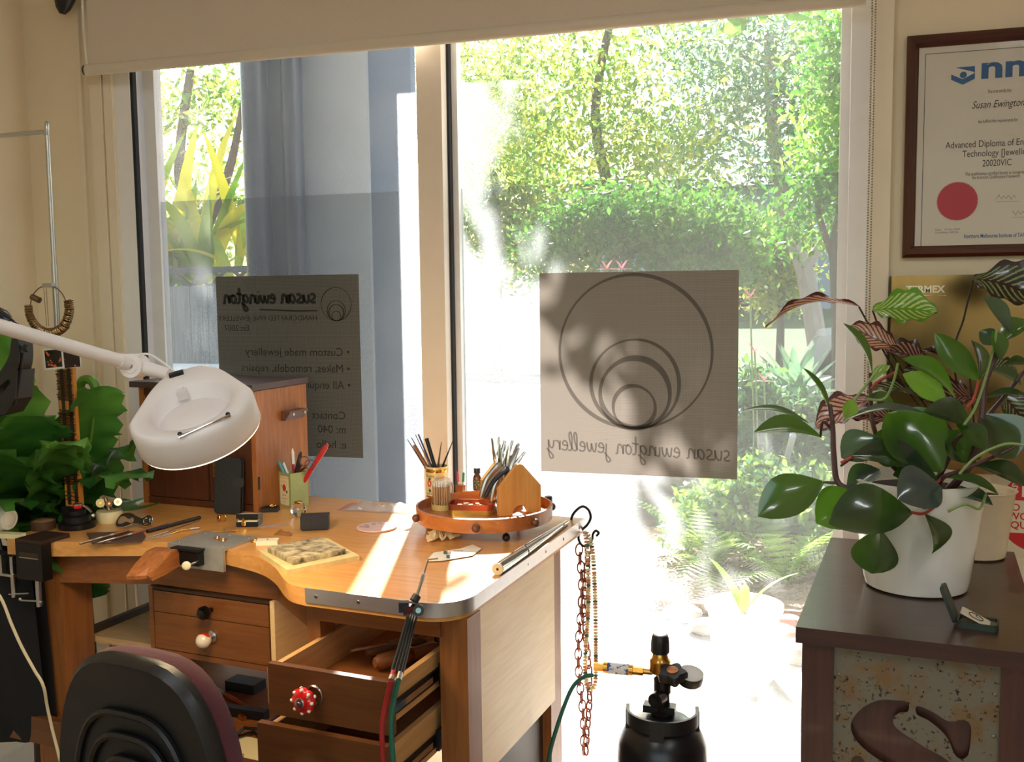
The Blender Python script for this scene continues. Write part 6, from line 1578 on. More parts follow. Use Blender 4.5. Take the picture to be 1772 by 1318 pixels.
# black headband visor at the far left
VY = 1.72
t = thing('head_visor', 'black headband visor magnifier hanging at the left picture edge', 'visor', aty(-20, 690, VY))
bp2 = [aty(x_, y_, VY) for x_, y_ in ((38, 585), (36, 620), (22, 650), (0, 672), (-40, 690), (-90, 690))]
P_ = smooth_path(bp2, 6)
V, F = [], []
for k, p in enumerate(P_):
    w_ = 0.008 + 0.010 * math.sin(PI * k / (len(P_) - 1))
    tdir = (P_[min(k + 1, len(P_) - 1)] - P_[max(k - 1, 0)]).normalized(); s_ = tdir.cross(Vector((0, 1, 0))).normalized()
    V += [tuple(p + s_ * w_ + Vector((0, -0.02, 0))), tuple(p - s_ * w_ + Vector((0, -0.02, 0))), tuple(p - s_ * w_ + Vector((0, 0.02, 0))), tuple(p + s_ * w_ + Vector((0, 0.02, 0)))]
for k in range(len(P_) - 1):
    for j in range(4): F.append((k * 4 + j, k * 4 + (j + 1) % 4, k * 4 + 4 + (j + 1) % 4, k * 4 + 4 + j))
F += [(3, 2, 1, 0), tuple((len(P_) - 1) * 4 + j for j in range(4))]
mk('band', (V, [f[::-1] for f in F]), M_black, t, True, world=True)
mk('knob', cyl(aty(44, 602, VY - 0.01), aty(51, 602, VY - 0.01), 0.0085, n=16), M_black, t, True, world=True)
v4 = [aty(x_, y_, VY - 0.02) for x_, y_ in ((30, 640), (26, 690), (10, 716), (-50, 730), (-60, 670), (0, 668))]
v5 = [p + Vector((0.0, 0.05, 0)) for p in v4]
nv = len(v4)
mk('visor_shell', ([tuple(p) for p in v4 + v5], [tuple(range(nv)), tuple(range(2 * nv - 1, nv - 1, -1))] + [(k, nv + k, nv + (k + 1) % nv, (k + 1) % nv) for k in range(nv)]), M_black, t, world=True)
mk('strap', tube([aty(40, 610, VY - 0.012), aty(34, 660, VY - 0.012), aty(26, 700, VY - 0.015)], 0.003, 6), M_blacks, t, True, world=True)
mk('hanger', tube([aty(38, 590, VY), aty(30, 560, VY), aty(-60, 500, VY), Vector((XL + 0.001, VY + 0.1, 1.56))], 0.003, 6), M_blacks, t, True, world=True)
# dark dome shade beyond the arm at the left edge
t = thing('desk_lamp_shade', 'dark domed lamp shade behind the white arm at the left edge', 'lamp', aty(-8, 562, 1.95))
cD = aty(-10, 556, 1.95)
mk('dome', lathe([(0.040, 0.0), (0.039, 0.012), (0.030, 0.026), (0.012, 0.036), (0.002, 0.037)], 28, tuple(cD)), mat('dark blue grey enamel', rgb(40, 46, 60), 0.2, 0.3, var=0.05), t, True, world=True)
mk('bracket', tube([cD + Vector((0, 0, 0.03)), cD + Vector((-0.1, 0.1, 0.06)), Vector((XL + 0.001, cD.y + 0.2, cD.z + 0.05))], 0.006, 8), M_blacks, t, True, world=True)
# black cloth bag and white cable hanging below the left arm
t = thing('cloth_bag', 'black cloth bag hanging below the left end of the bench', 'bag', mat=BM @ T((-1.30, 0.10, 0.42)))
V, F = [], []
NX, NZ = 16, 12
for j in range(NZ + 1):
    for i_ in range(NX + 1):
        f_ = j / NZ; e_ = abs(i_ / NX - 0.5) * 2
        x_ = (i_ / NX - 0.5) * (0.26 + 0.05 * f_) - 0.01
        z_ = 0.475 * (1 - f_ * (1 - 0.06 * e_ * e_))
        V.append((x_, -0.004 + 0.006 * math.sin(i_ * 1.3) * f_ - 0.04 * math.sin(PI * min(1, f_ * 0.9)) * (1 - e_ ** 2), z_))
for j in range(NZ):
    for i_ in range(NX):
        a = j * (NX + 1) + i_; F.append((a, a + NX + 1, a + NX + 2, a + 1))
n0 = len(V)
V += [(v[0], 0.03 - v[1] * 0.3, v[2]) for v in V]
F += [tuple(n0 + q for q in f[::-1]) for f in F]
mk('cloth', (V, F), mat('black cotton', rgb(12, 12, 13), 0.95, var=0.15, scale=60), t, 'full')
mk('hanging_loop', tube([(-0.03, 0.0, 0.46), (-0.02, 0.0, 0.50), (0.02, 0.0, 0.50), (0.03, 0.0, 0.46)], 0.004, 6), M_black, t, True)
cb_ = smooth_path([aty(-30, 1000, 1.62), aty(0, 1032, 1.62), aty(20, 1080, 1.62), aty(38, 1120, 1.62), aty(60, 1160, 1.62), aty(76, 1190, 1.62), aty(90, 1260, 1.64), (-1.45, 1.66, 0.2), (-1.5, 1.7, 0.004)], 5)
mk('power_cable', tube(cb_, 0.0032, 6), mat('cream cable', rgb(196, 184, 150), 0.5, var=0.04), None, True, label='cream power cable hanging before the black cloth bag', cat='cable')

# ================================================================== crested fern in a grey pot
FPx = Vector((-2.03, 2.24, 0))
fn = thing('potted_fern', 'large crested bird\'s nest fern in a blue grey pot left of the chest', 'potted plant', FPx)
mk('stand', join(*[cyl((FPx.x + 0.10 * math.cos(a), FPx.y + 0.10 * math.sin(a), 0), (FPx.x + 0.08 * math.cos(a), FPx.y + 0.08 * math.sin(a), 0.66), 0.012, n=8) for a in (0.4, 2.5, 4.6)]), M_dark, fn, True, world=True)
mk('pot', mv(lathe([(0.075, 0.66), (0.095, 0.67), (0.125, 0.86), (0.128, 0.87), (0.118, 0.87), (0.110, 0.84)], 32), FPx), mat('blue grey glazed pot', rgb(98, 116, 134), 0.3, var=0.05), fn, True, world=True)
mk('soil', mv(lathe([(0.11, 0.845), (0.05, 0.855)], 24), FPx), M_soil, fn, True, world=True)
M_fern = leafmat('fern green', rgb(44, 100, 42), rgb(92, 148, 62), 0.4, 0.35, 6.0, coat=0.1)
M_fernl = leafmat('light fern green', rgb(84, 150, 56), rgb(140, 188, 84), 0.4, 0.4, 6.0, coat=0.1)
def frond(p0, az, el, L, w, droop, ruffle, seed, n=30, m=4, crest=0.5):
    rg_ = random.Random(seed); V, F = [], []
    p = Vector(p0); d = Vector((math.cos(az) * math.cos(el), math.sin(az) * math.cos(el), math.sin(el)))
    side = Vector((-math.sin(az), math.cos(az), 0))
    for i_ in range(n + 1):
        t_ = i_ / n
        ww = w * (0.18 + math.sin(PI * min(1, 0.12 + 0.80 * t_)) ** 0.8) * (1 + crest * max(0, t_ - 0.7))
        up_ = side.cross(d).normalized()
        for j in range(-m, m + 1):
            s_ = j / m
            edge = abs(s_) ** 2
            rf = ruffle * edge * math.sin(i_ * 1.25 + (1.7 if j > 0 else 0) + seed)
            zig = 1 + (0.09 * (1 if i_ % 2 else -1) if abs(j) == m else 0)
            V.append(tuple(p + side * (s_ * ww * zig) + up_ * (rf + 0.22 * ww * s_ * s_)))
        d = (d + Vector((0, 0, -droop / n))).normalized()
        if t_ > 0.8: d = (d + Vector((0, 0, -droop * 0.8 / n))).normalized()
        p = p + d * (L / n)
    k_ = 2 * m + 1
    for i_ in range(n):
        for j in range(2 * m): F.append((i_ * k_ + j, i_ * k_ + j + 1, (i_ + 1) * k_ + j + 1, (i_ + 1) * k_ + j))
    return V, F
rg = random.Random(11)
B0 = FPx + Vector((0, 0, 0.86))
spec = [(-1.95, 1.30, .40), (-1.9, .95, .36), (-1.5, 1.0, .40), (-1.1, .80, .36), (-0.75, 1.0, .38), (-0.55, .62, .34), (-0.9, .5, .30), (-1.35, .5, .30), (-1.75, .55, .30), (-1.25, 1.3, .40), (-0.4, .85, .32), (-0.3, .45, .30), (-0.1, .7, .26), (-1.6, 0.75, .34), (-0.15, 0.3, .26), (-0.65, 0.3, .26), (-0.95, 1.15, .34), (-1.7, 1.15, .42), (-0.45, 1.15, .34), (-1.45, 1.42, .36), (-2.0, .7, .28), (-1.15, .62, .34), (-0.8, .78, .36), (-0.05, 1.05, .26)]
for k, (az, el, L) in enumerate(spec):
    mk('frond', frond(B0 + Vector((0.03 * math.cos(az), 0.03 * math.sin(az), 0)), az, el, L * 1.55, rg.uniform(0.055, 0.085), rg.uniform(0.5, 1.3), rg.uniform(0.012, 0.026), k + 1), M_fernl if k % 5 == 4 else M_fern, fn, 'full', world=True)
cl2 = [bw(-1.17 + 0.03 * math.cos(a), 0, 0) for a in (0,)]
cq = aty(150, 668, 2.15)
mk('curled_frond', tube(smooth_path([B0, cq + Vector((-0.04, 0.03, -0.2)), cq + Vector((0.02, 0, -0.06)), cq + Vector((0.028, 0, -0.01)), cq + Vector((0.014, 0, 0.016)), cq + Vector((-0.012, 0, 0.014)), cq + Vector((-0.02, 0, -0.006)), cq + Vector((-0.004, 0, -0.018))], 6), [0.004] * 18 + [0.012] * 24 + [0.006], 8), M_fernl, fn, True, world=True)

# ================================================================== office chair
CHC = atd(222, 1345, 1.55)
fdir = (Matrix.Rotation(R_(-26), 3, 'Z') @ fh); fdir = Vector((fdir.x, fdir.y, 0)).normalized()
rdir = Vector((fdir.y, -fdir.x, 0))
chM = basis(rdir, fdir, (0, 0, 1), (CHC.x, CHC.y, 0))
chr_ = thing('office_chair', 'black shelled office chair with maroon cushion in front of the bench', 'chair', mat=chM)
ztopc = atd(200, 1134, 1.55).z
bh = 0.44; zc = ztopc - bh / 2
def backshape(wd, ht, n_=40):
    P_ = []
    for k in range(n_):
        a = 2 * PI * k / n_; c_, s_ = math.cos(a), math.sin(a)
        e = 0.62
        x_ = wd * math.copysign(abs(c_) ** e, c_); z_ = ht * math.copysign(abs(s_) ** (0.8 if s_ > 0 else 0.5), s_)
        x_ *= 1 - 0.10 * (z_ / ht) if z_ > 0 else 1
        P_.append((x_, z_))
    return P_
def shell(secs):
    # secs: list of (outline, y)
    V, F = [], []; n_ = len(secs[0][0])
    for P_, y_ in secs: V += [(a, y_ + 0.35 * a * a, zc + b_) for a, b_ in P_]
    for s in range(len(secs) - 1):
        for k in range(n_): F.append((s * n_ + k, s * n_ + (k + 1) % n_, (s + 1) * n_ + (k + 1) % n_, (s + 1) * n_ + k))
    F += [tuple(range(n_ - 1, -1, -1)), tuple((len(secs) - 1) * n_ + k for k in range(n_))]
    return V, [f[::-1] for f in F]
wd = 0.178
mk('back_shell', shell([(backshape(wd * .80, bh / 2 * .84), 0.004), (backshape(wd * .94, bh / 2 * .955), 0.0), (backshape(wd, bh / 2), 0.012), (backshape(wd, bh / 2), 0.026)]), mat('black textured plastic', rgb(15, 15, 17), 0.4, var=0.08, scale=150, bump=0.15), chr_, True)
for k, s in enumerate((0.70, 0.54, 0.38)):
    mk('moulded_rib', xf(tube([(a, -0.001 + 0.35 * a * a, zc + b_) for a, b_ in backshape(wd * s, bh / 2 * s * 1.05)], 0.006, 6, closed=True), T((0, 0.002, -0.03))), mat('black textured plastic', rgb(24, 24, 26), 0.42), chr_, True)
mk('back_cushion', shell([(backshape(wd * 0.985, bh / 2 * 0.99), 0.026), (backshape(wd * 1.01, bh / 2 * 1.01), 0.04), (backshape(wd * 0.99, bh / 2 * 0.99), 0.062), (backshape(wd * .88, bh / 2 * .90), 0.078)]), mat('maroon weave', rgb(78, 24, 36), 0.9, var=0.2, scale=300, bump=0.3, sheen=0.2), chr_, True)
sm = loft([([(a, b_) for a, b_ in rrect(0.44, 0.42, 0.10, 8)], 0.44), ([(a * 1.02, b_ * 1.02) for a, b_ in rrect(0.44, 0.42, 0.10, 8)], 0.46), ([(a, b_) for a, b_ in rrect(0.44, 0.42, 0.10, 8)], 0.49), ([(a * .8, b_ * .8) for a, b_ in rrect(0.44, 0.42, 0.10, 8)], 0.50)])
nS = len(rrect(0.44, 0.42, 0.10, 8))
sm = (sm[0], sm[1] + [tuple(range(nS - 1, -1, -1)), tuple(3 * nS + k for k in range(nS))])
mk('seat', mv(sm, (0, 0.27, 0)), mat('maroon weave', rgb(92, 32, 44), 0.9), chr_, True)
mk('spine', tube([(0, 0.015, zc - 0.05), (0, 0.0, 0.52), (0, 0.08, 0.42), (0, 0.25, 0.41)], 0.018, 8), M_black, chr_, True)
mk('gas_lift', cyl((0, 0.27, 0.06), (0, 0.27, 0.44), 0.025, n=16), M_black, chr_, True)
for k in range(5):
    a = R_(72 * k + 18)
    e_ = (0.28 * math.cos(a), 0.27 + 0.28 * math.sin(a), 0.07)
    mk('base_arm', tube([(0, 0.27, 0.10), e_], [0.024, 0.016], 8), M_black, chr_, True)
    mk('castor', xf(ball((0, 0, 0), (0.016, 0.027, 0.027), 12, 8), T((e_[0], e_[1], 0.027)) @ RZ(math.degrees(a))), M_black, chr_, True)
# dark fitting at the top left corner of the window
t = thing('curtain_finial', 'small dark finial at the ceiling edge left of the blind', 'finial', aty(112, 8, 2.50))
c = aty(112, -6, 2.50)
mk('finial', xf(lathe([(0.008, -0.05), (0.020, -0.035), (0.030, -0.005), (0.030, 0.05), (0.012, 0.09)], 24), T(c) @ RY(14)), M_black, t, True, world=True)
mk('stalk', cyl(c + Vector((0, 0.0, 0.07)), Vector((c.x, WY, c.z + 0.12)), 0.012, n=12), M_black, t, True, world=True)

# ================================================================== dark cabinet with a stencilled letter
ZK = 0.92
KO = on(1377, 1084, ZK)
KROT = -5.8
KMx = T((KO.x, KO.y, 0)) @ RZ(KROT)
kr = KMx.inverted() @ on(1772, 1009, ZK)
KW, KD = kr.x, 0.66
M_mah = wood('dark mahogany', rgb(48, 28, 22), rgb(72, 42, 33), 'x', 0.28, 6, coat=0.3)
M_mahz = wood('dark mahogany upright', rgb(54, 29, 22), rgb(80, 45, 34), 'z', 0.3, 6, coat=0.2)
cab = thing('dark_cabinet', 'dark mahogany cabinet with rusty metal panel at the right of the window', 'cabinet', mat=KMx)
mk('top', bev(box(0, KW, 0, KD, ZK - 0.028, ZK), 0.007, 3), M_mah, cab, True)
pw_, off = 0.052, 0.010
for a, b_ in ((off, off + pw_), (KW - off - pw_, KW - off)):
    mk('post', bbox(a, b_, off, off + 0.045, 0, ZK - 0.028, 0.003), M_mahz, cab)
    mk('post', bbox(a, b_, KD - off - 0.045, KD - off, 0, ZK - 0.028, 0.003), M_mahz, cab)
mk('side_panel', box(off + 0.01, off + 0.022, off + 0.045, KD - off - 0.045, 0.06, ZK - 0.028), M_mahz, cab)
mk('side_panel', box(KW - off - 0.022, KW - off - 0.01, off + 0.045, KD - off - 0.045, 0.06, ZK - 0.028), M_mahz, cab)
mk('back_panel', box(off + pw_, KW - off - pw_, KD - off - 0.02, KD - off - 0.008, 0.06, ZK - 0.028), M_mahz, cab)
mk('bottom_rail', bbox(off + pw_, KW - off - pw_, off + 0.006, off + 0.04, 0.04, 0.12, 0.003), M_mah, cab)
mk('inner_board', box(off + pw_, KW - off - pw_, off + 0.022, off + 0.034, 0.12, ZK - 0.028), M_mahz, cab)
# stencil panel: sheet metal with the letter S cut out in three openings
x0, x1, z1_ = off + pw_, KW - off - pw_, ZK - 0.030
pwid = x1 - x0
Sa = [(-15, 382), (-125, 385), (-255, 367), (-375, 297), (-445, 217), (-463, 157), (-440, 87), (-365, 17), (-255, -43), (-115, -93), (-35, -127), (55, -167), (115, -207), (125, -257), (75, -302), (15, -317)]
Sbody = Sa + [(-a, -b_) for a, b_ in Sa]
Sup = [(57, 367), (185, 337), (275, 297), (335, 295), (400, 315), (450, 302), (470, 247), (460, 107), (435, 57), (390, 44), (345, 77), (305, 157), (245, 217), (145, 277), (57, 305)]
Slo = [(-a, -b_) for a, b_ in Sup]
sc_x = pwid / 1285.0; sc_z = 1.93 / 1720 / 4.52
scx, scz = x0 + pwid * 0.475, z1_ - 0.178
def cut_panel(outer, holes, depth):
    cu = bpy.data.curves.new('cut', 'CURVE'); cu.dimensions = '2D'; cu.fill_mode = 'BOTH'; cu.extrude = depth / 2
    for loop in [outer] + holes:
        s_ = cu.splines.new('POLY'); s_.points.add(len(loop) - 1); s_.use_cyclic_u = True
        for k, p in enumerate(loop): s_.points[k].co = (p[0], p[1], 0, 1)
    o_ = bpy.data.objects.new('cut', cu); COL.objects.link(o_)
    dg = bpy.context.evaluated_depsgraph_get()
    me = bpy.data.meshes.new_from_object(o_.evaluated_get(dg))
    g_ = ([tuple(v.co) for v in me.vertices], [tuple(p.vertices) for p in me.polygons])
    bpy.data.objects.remove(o_); bpy.data.curves.remove(cu); bpy.data.meshes.remove(me)
    return g_
def rnd(loop, sharp=()):
    P_ = smooth_path([(a, b_, 0) for a, b_ in loop], 3, True)
    return [(scx + p.x * sc_x, scz + p.y * sc_z) for p in P_]
outer = [(x0, 0.12), (x1, 0.12), (x1, z1_), (x0, z1_)]
g_ = cut_panel(outer, [rnd(Sbody), rnd(Sup), rnd(Slo)], 0.003)
mm, tt_, bb_ = _new('rusty painted sheet metal')
tcn = tt_.nodes.new('ShaderNodeTexCoord')
n1 = tt_.nodes.new('ShaderNodeTexNoise'); n1.inputs['Scale'].default_value = 26; n1.inputs['Detail'].default_value = 6
n2 = tt_.nodes.new('ShaderNodeTexNoise'); n2.inputs['Scale'].default_value = 150; n2.inputs['Detail'].default_value = 4
r1 = tt_.nodes.new('ShaderNodeValToRGB'); r1.color_ramp.elements[0].position = 0.42; r1.color_ramp.elements[1].position = 0.62
r1.color_ramp.elements[0].color = rgb(112, 106, 92); r1.color_ramp.elements[1].color = rgb(116, 92, 62)
r2 = tt_.nodes.new('ShaderNodeValToRGB'); r2.color_ramp.elements[0].position = 0.30; r2.color_ramp.elements[1].position = 0.40
r2.color_ramp.elements[0].color = rgb(60, 40, 28); r2.color_ramp.elements[1].color = (1, 1, 1, 1)
mxr = tt_.nodes.new('ShaderNodeMix'); mxr.data_type = 'RGBA'; mxr.blend_type = 'MULTIPLY'; mxr.inputs[0].default_value = 1.0
tt_.links.new(tcn.outputs['Object'], n1.inputs['Vector']); tt_.links.new(tcn.outputs['Object'], n2.inputs['Vector'])
tt_.links.new(n1.outputs['Fac'], r1.inputs[0]); tt_.links.new(n2.outputs['Fac'], r2.inputs[0])
tt_.links.new(r1.outputs[0], mxr.inputs[6]); tt_.links.new(r2.outputs[0], mxr.inputs[7]); tt_.links.new(mxr.outputs[2], bb_.inputs['Base Color'])
bb_.inputs['Roughness'].default_value = 0.6; bb_.inputs['Metallic'].default_value = 0.25
mk('stencil_panel', xf(g_, T((0, off + 0.008, 0)) @ RX(90)), mm, cab)
for x_ in (x0 + 0.008, x1 - 0.008):
    for z_ in (0.84, 0.77, 0.70, 0.63, 0.50, 0.40, 0.30):
        mk('tack', xf(ball((0, 0, 0), (0.003, 0.003, 0.0012), 8, 5), T((x_, off + 0.006, z_)) @ RX(90)), M_oldst, cab, True)

# ================================================================== potted plants on the cabinet
PC = on(1584, 1012, ZK)
pot = thing('potted_peperomia', 'glossy dark leaved plant in a white pot on the dark cabinet', 'potted plant', PC)
M_pot = mat('white glazed ceramic', rgb(236, 232, 226), 0.16, var=0.015, scale=6, coat=0.4)
mk('pot', lathe([(0.085, 0.0), (0.093, 0.004), (0.097, 0.02), (0.122, 0.205), (0.124, 0.212), (0.118, 0.213), (0.110, 0.19)], 48), M_pot, pot, True)
mk('soil', lathe([(0.112, 0.188), (0.06, 0.195)], 32), mat('potting soil', rgb(44, 32, 26), 0.95, var=0.3, scale=80, bump=0.6), pot, True)
def nodes_leaf(name, top, under, tr=0.25, rough=0.2, coat=0.7, tcol=None):
    # leaf with a different colour on its underside
    if name in _mc: return _mc[name]
    m, t, b = _new(name); out = t.nodes['Material Output']
    ge = t.nodes.new('ShaderNodeNewGeometry'); mx = t.nodes.new('ShaderNodeMix'); mx.data_type = 'RGBA'
    nz = t.nodes.new('ShaderNodeTexNoise'); nz.inputs['Scale'].default_value = 18
    hv = t.nodes.new('ShaderNodeMix'); hv.data_type = 'RGBA'; hv.blend_type = 'MULTIPLY'; hv.inputs[0].default_value = 0.35
    t.links.new(ge.outputs['Backfacing'], mx.inputs[0]); mx.inputs[6].default_value = top; mx.inputs[7].default_value = under
    t.links.new(mx.outputs[2], hv.inputs[6]); t.links.new(nz.outputs['Fac'], hv.inputs[7]); t.links.new(hv.outputs[2], b.inputs['Base Color'])
    b.inputs['Roughness'].default_value = rough; b.inputs['Coat Weight'].default_value = coat
    tl = t.nodes.new('ShaderNodeBsdfTranslucent'); tl.inputs[0].default_value = tcol or rgb(110, 170, 40)
    ms = t.nodes.new('ShaderNodeMixShader'); ms.inputs[0].default_value = tr
    t.links.new(b.outputs[0], ms.inputs[1]); t.links.new(tl.outputs[0], ms.inputs[2]); t.links.new(ms.outputs[0], out.inputs[0])
    _mc[name] = m
    return m
M_pd = nodes_leaf('peperomia dark leaf', rgb(15, 28, 20), rgb(38, 50, 38), 0.2)
M_pg = nodes_leaf('peperomia green leaf', rgb(24, 54, 20), rgb(58, 78, 46), 0.4)
M_pb = nodes_leaf('peperomia bluish leaf', rgb(26, 38, 46), rgb(64, 74, 76), 0.15, 0.2)  # bluish base colour with a greyer underside
M_pl = nodes_leaf('peperomia young leaf', rgb(126, 172, 56), rgb(160, 190, 90), 0.45)
M_edge = mat('pale leaf margin', rgb(170, 140, 120), 0.4, var=0.05)
def sleaf(b_, t_, w, nrm, bend=0.15, cup=0.18, n=10, m=3, point=0.5):
    # spoon-shaped leaf from base to tip; nrm = the way its upper face looks
    b_, t_ = Vector(b_), Vector(t_); d = t_ - b_; L = d.length; d.normalize()
    nn_ = Vector(nrm); nn_ = (nn_ - d * nn_.dot(d)).normalized(); s_ = d.cross(nn_).normalized()
    V, F = [], []
    for i_ in range(n + 1):
        f_ = i_ / n
        ww = w * (0.06 + 0.94 * (math.sin(PI * f_ ** 1.2) ** 0.8)) * (1 - 0.08 * f_) if 0 < i_ < n else w * (0.08 if i_ == 0 else 0.03)
        c_ = b_ + d * L * f_ + nn_ * (bend * L * math.sin(PI * f_))
        for j in range(-m, m + 1):
            q = j / m
            V.append(tuple(c_ + s_ * (ww * 0.5 * q) + nn_ * (cup * ww * (abs(q) ** 1.5))))
    k_ = 2 * m + 1
    for i_ in range(n):
        for j in range(2 * m): F.append((i_ * k_ + j, (i_ + 1) * k_ + j, (i_ + 1) * k_ + j + 1, i_ * k_ + j + 1))
    return V, F
Y0 = PC.y
PXM = Y0 / 1720 * 1.05          # metres per pixel at the plant
TOC = (-CF)
UPV = Vector((0, 0, 1))
# (base px), (tip px), width px, base dY, tip dY, material, facing (camera weight, up weight, right weight), bend
PL = [
 ((1421, 756), (1305, 748), 46, -.02, -.04, M_pd, (.5, 1, 0), .12), ((1400, 732), (1282, 712), 26, .04, .06, M_pb, (.2, 1, 0), .10),
 ((1424, 834), (1312, 893), 62, -.05, -.10, M_pd, (.9, .6, -.2), .10), ((1487, 856), (1412, 905), 62, -.08, -.13, M_pg, (1, .3, -.2), .06),
 ((1577, 886), (1434, 906), 74, -.12, -.17, M_pd, (.8, .7, 0), .12), ((1522, 915), (1508, 992), 58, -.13, -.13, M_pd, (1, .1, -.4), .05),
 ((1601, 890), (1612, 958), 48, -.14, -.135, M_pd, (1, 0, .8), .20), ((1628, 842), (1553, 864), 66, -.12, -.16, M_pb, (.8, .7, 0), .08),
 ((1632, 826), (1728, 856), 34, -.10, -.12, M_pg, (.3, 1, .2), .08), ((1688, 806), (1776, 842), 44, -.06, -.08, M_pd, (.5, 1, 0), .08),
 ((1437, 716), (1389, 636), 26, .0, .0, M_pd, (.6, .3, 1), .06), ((1509, 646), (1459, 559), 32, .04, .03, M_pd, (.7, .3, 1), .08),
 ((1652, 688), (1561, 621), 46, .0, -.03, M_pg, (.7, .8, .3), .10), ((1638, 696), (1562, 647), 36, -.01, -.03, M_pl, (.6, .5, -.5), .06),
 ((1694, 658), (1618, 576), 34, -.02, -.03, M_pg, (1, -.1, -.5), .10), ((1694, 656), (1680, 588), 60, -.02, -.01, M_pb, (.5, .8, .8), .05),
 ((1747, 574), (1702, 513), 34, .0, .0, M_pb, (.9, .4, .4), .05), ((1722, 596), (1695, 573), 26, .02, .02, M_pb, (.9, .4, -.3), .05),
 ((1731, 624), (1717, 572), 30, -.02, -.02, M_pg, (1, .2, .4), .05), ((1734, 592), (1782, 556), 40, .0, .0, M_pg, (.5, 1, 0), .10),
 ((1630, 816), (1533, 716), 96, -.06, -.03, M_pg, (1, .35, .1), .02), ((1622, 830), (1474, 788), 62, -.09, -.08, M_pd, (.55, 1, 0), .12),
 ((1460, 728), (1602, 716), 30, -.05, -.06, M_pb, (.2, 1, 0), .10), ((1684, 742), (1598, 712), 50, -.06, -.07, M_pd, (.7, .9, 0), .15),
 ((1655, 734), (1704, 778), 44, -.08, -.09, M_pg, (.8, .6, .3), .05), ((1700, 718), (1757, 792), 74, -.03, -.04, M_pd, (1, .5, 0), .05),
 ((1522, 758), (1456, 792), 52, -.03, -.05, M_pb, (.8, .7, 0), .05), ((1704, 690), (1778, 684), 26, -.02, -.02, M_pd, (.3, 1, 0), .08),
 ((1738, 632), (1782, 632), 26, -.01, -.01, M_pd, (.5, 1, 0), .12), ((1462, 724), (1474, 690), 24, -.06, -.06, M_pl, (1, .2, .3), .04),
 ((1508, 660), (1540, 632), 18, .0, .0, M_pl, (.6, .8, 0), .08), ((1560, 790), (1500, 770), 60, .0, -.02, M_pd, (.9, .5, 0), .05),
 ((1590, 840), (1545, 822), 40, -.10, -.12, M_pd, (.6, .9, 0), .10), ((1466, 846), (1522, 812), 40, -.06, -.02, M_pb, (.5, 1, 0), .08),
 ((1672, 800), (1640, 745), 46, -.02, -.03, M_pd, (1, .3, 0), .06), ((1712, 640), (1768, 668), 34, .0, .0, M_pb, (.5, 1, 0), .08),
 ((1650, 858), (1718, 874), 34, -.09, -.10, M_pb, (.4, 1, 0), .10), ((1497, 690), (1548, 700), 30, .02, .02, M_pd, (.5, 1, 0), .10),
]
for k, (b_, t_, w_, d0, d1, m_, fw, bn) in enumerate(PL):
    bb2, t2 = aty(b_[0], b_[1], Y0 + d0), aty(t_[0], t_[1], Y0 + d1)
    nv_ = TOC * fw[0] + UPV * fw[1] + CR * fw[2]
    mk('leaf', sleaf(bb2, t2, w_ * PXM * 1.2, nv_, bn), m_, pot, 'full', world=True)
M_stem = mat('purple brown stem', rgb(74, 46, 46), 0.4, var=0.15, scale=40)
M_stemg = mat('green flower stalk', rgb(126, 150, 84), 0.45, var=0.06)
M_stemr = mat('red leaf stalk', rgb(180, 70, 56), 0.4, var=0.08)
SL = [([(1560, 858, -.02), (1500, 850, -.05), (1452, 838, -.05), (1443, 790, -.04), (1441, 740, -.03), (1436, 700, -.01)], .0075), ([(1600, 850, 0), (1540, 800, .01), (1512, 740, .02), (1507, 690, .03), (1506, 645, .04)], .006),
      ([(1640, 850, 0), (1680, 800, -.02), (1698, 730, -.03), (1704, 665, -.02), (1722, 618, -.01), (1726, 590, 0)], .0085), ([(1610, 850, 0), (1638, 800, -.02), (1655, 760, -.04), (1680, 745, -.06)], .006),
      ([(1690, 790, -.02), (1700, 735, -.02), (1735, 690, .0), (1772, 642, .0)], .0065), ([(1620, 850, -.03), (1632, 826, -.10), (1660, 815, -.08), (1720, 790, -.06), (1760, 770, -.05)], .005),
      ([(1440, 745, -.02), (1424, 730, -.03), (1420, 756, -.02)], .004), ([(1560, 850, -.05), (1600, 878, -.12), (1628, 842, -.12)], .0045), ([(1452, 836, -.05), (1424, 834, -.05)], .004), ([(1475, 790, -.06), (1455, 806, -.05)], .004)]
for pts, r_ in SL:
    P_ = smooth_path([aty(a, b_, Y0 + c_) for a, b_, c_ in pts], 5)
    mk('stem', tube(P_, [r_ * (1 - 0.45 * q / (len(P_) - 1)) for q in range(len(P_))], 8), M_stem, pot, True, world=True)
for pts in ([(1460, 722, -.06), (1480, 690, -.05), (1525, 632, -.04)], [(1500, 690, -.02), (1530, 690, -.02), (1546, 660, -.02), (1554, 628, -.02)], [(1668, 735, -.08), (1690, 700, -.06), (1715, 620, -.03), (1725, 570, -.02)], [(1660, 820, -.12), (1690, 790, -.12), (1740, 768, -.12), (1780, 772, -.12)], [(1640, 885, -.13), (1670, 872, -.13), (1695, 880, -.12), (1706, 855, -.10)]):
    mk('flower_stalk', tube(smooth_path([aty(a, b_, Y0 + c_) for a, b_, c_ in pts], 5), 0.0026, 6), M_stemg, pot, True, world=True)
for pts in ([(1577, 886, -.12), (1600, 888, -.13), (1628, 868, -.12)], [(1475, 790, -.08), (1456, 800, -.06)], [(1632, 826, -.10), (1622, 834, -.09)], [(1694, 658, -.02), (1685, 690, -.03), (1672, 705, -.05)], [(1530, 860, -.07), (1524, 848, -.07)], [(1549, 644, .0), (1520, 660, .02), (1508, 672, .03)]):
    mk('leaf_stalk', tube(smooth_path([aty(a, b_, Y0 + c_) for a, b_, c_ in pts], 4), 0.0028, 6), M_stemr, pot, True, world=True)
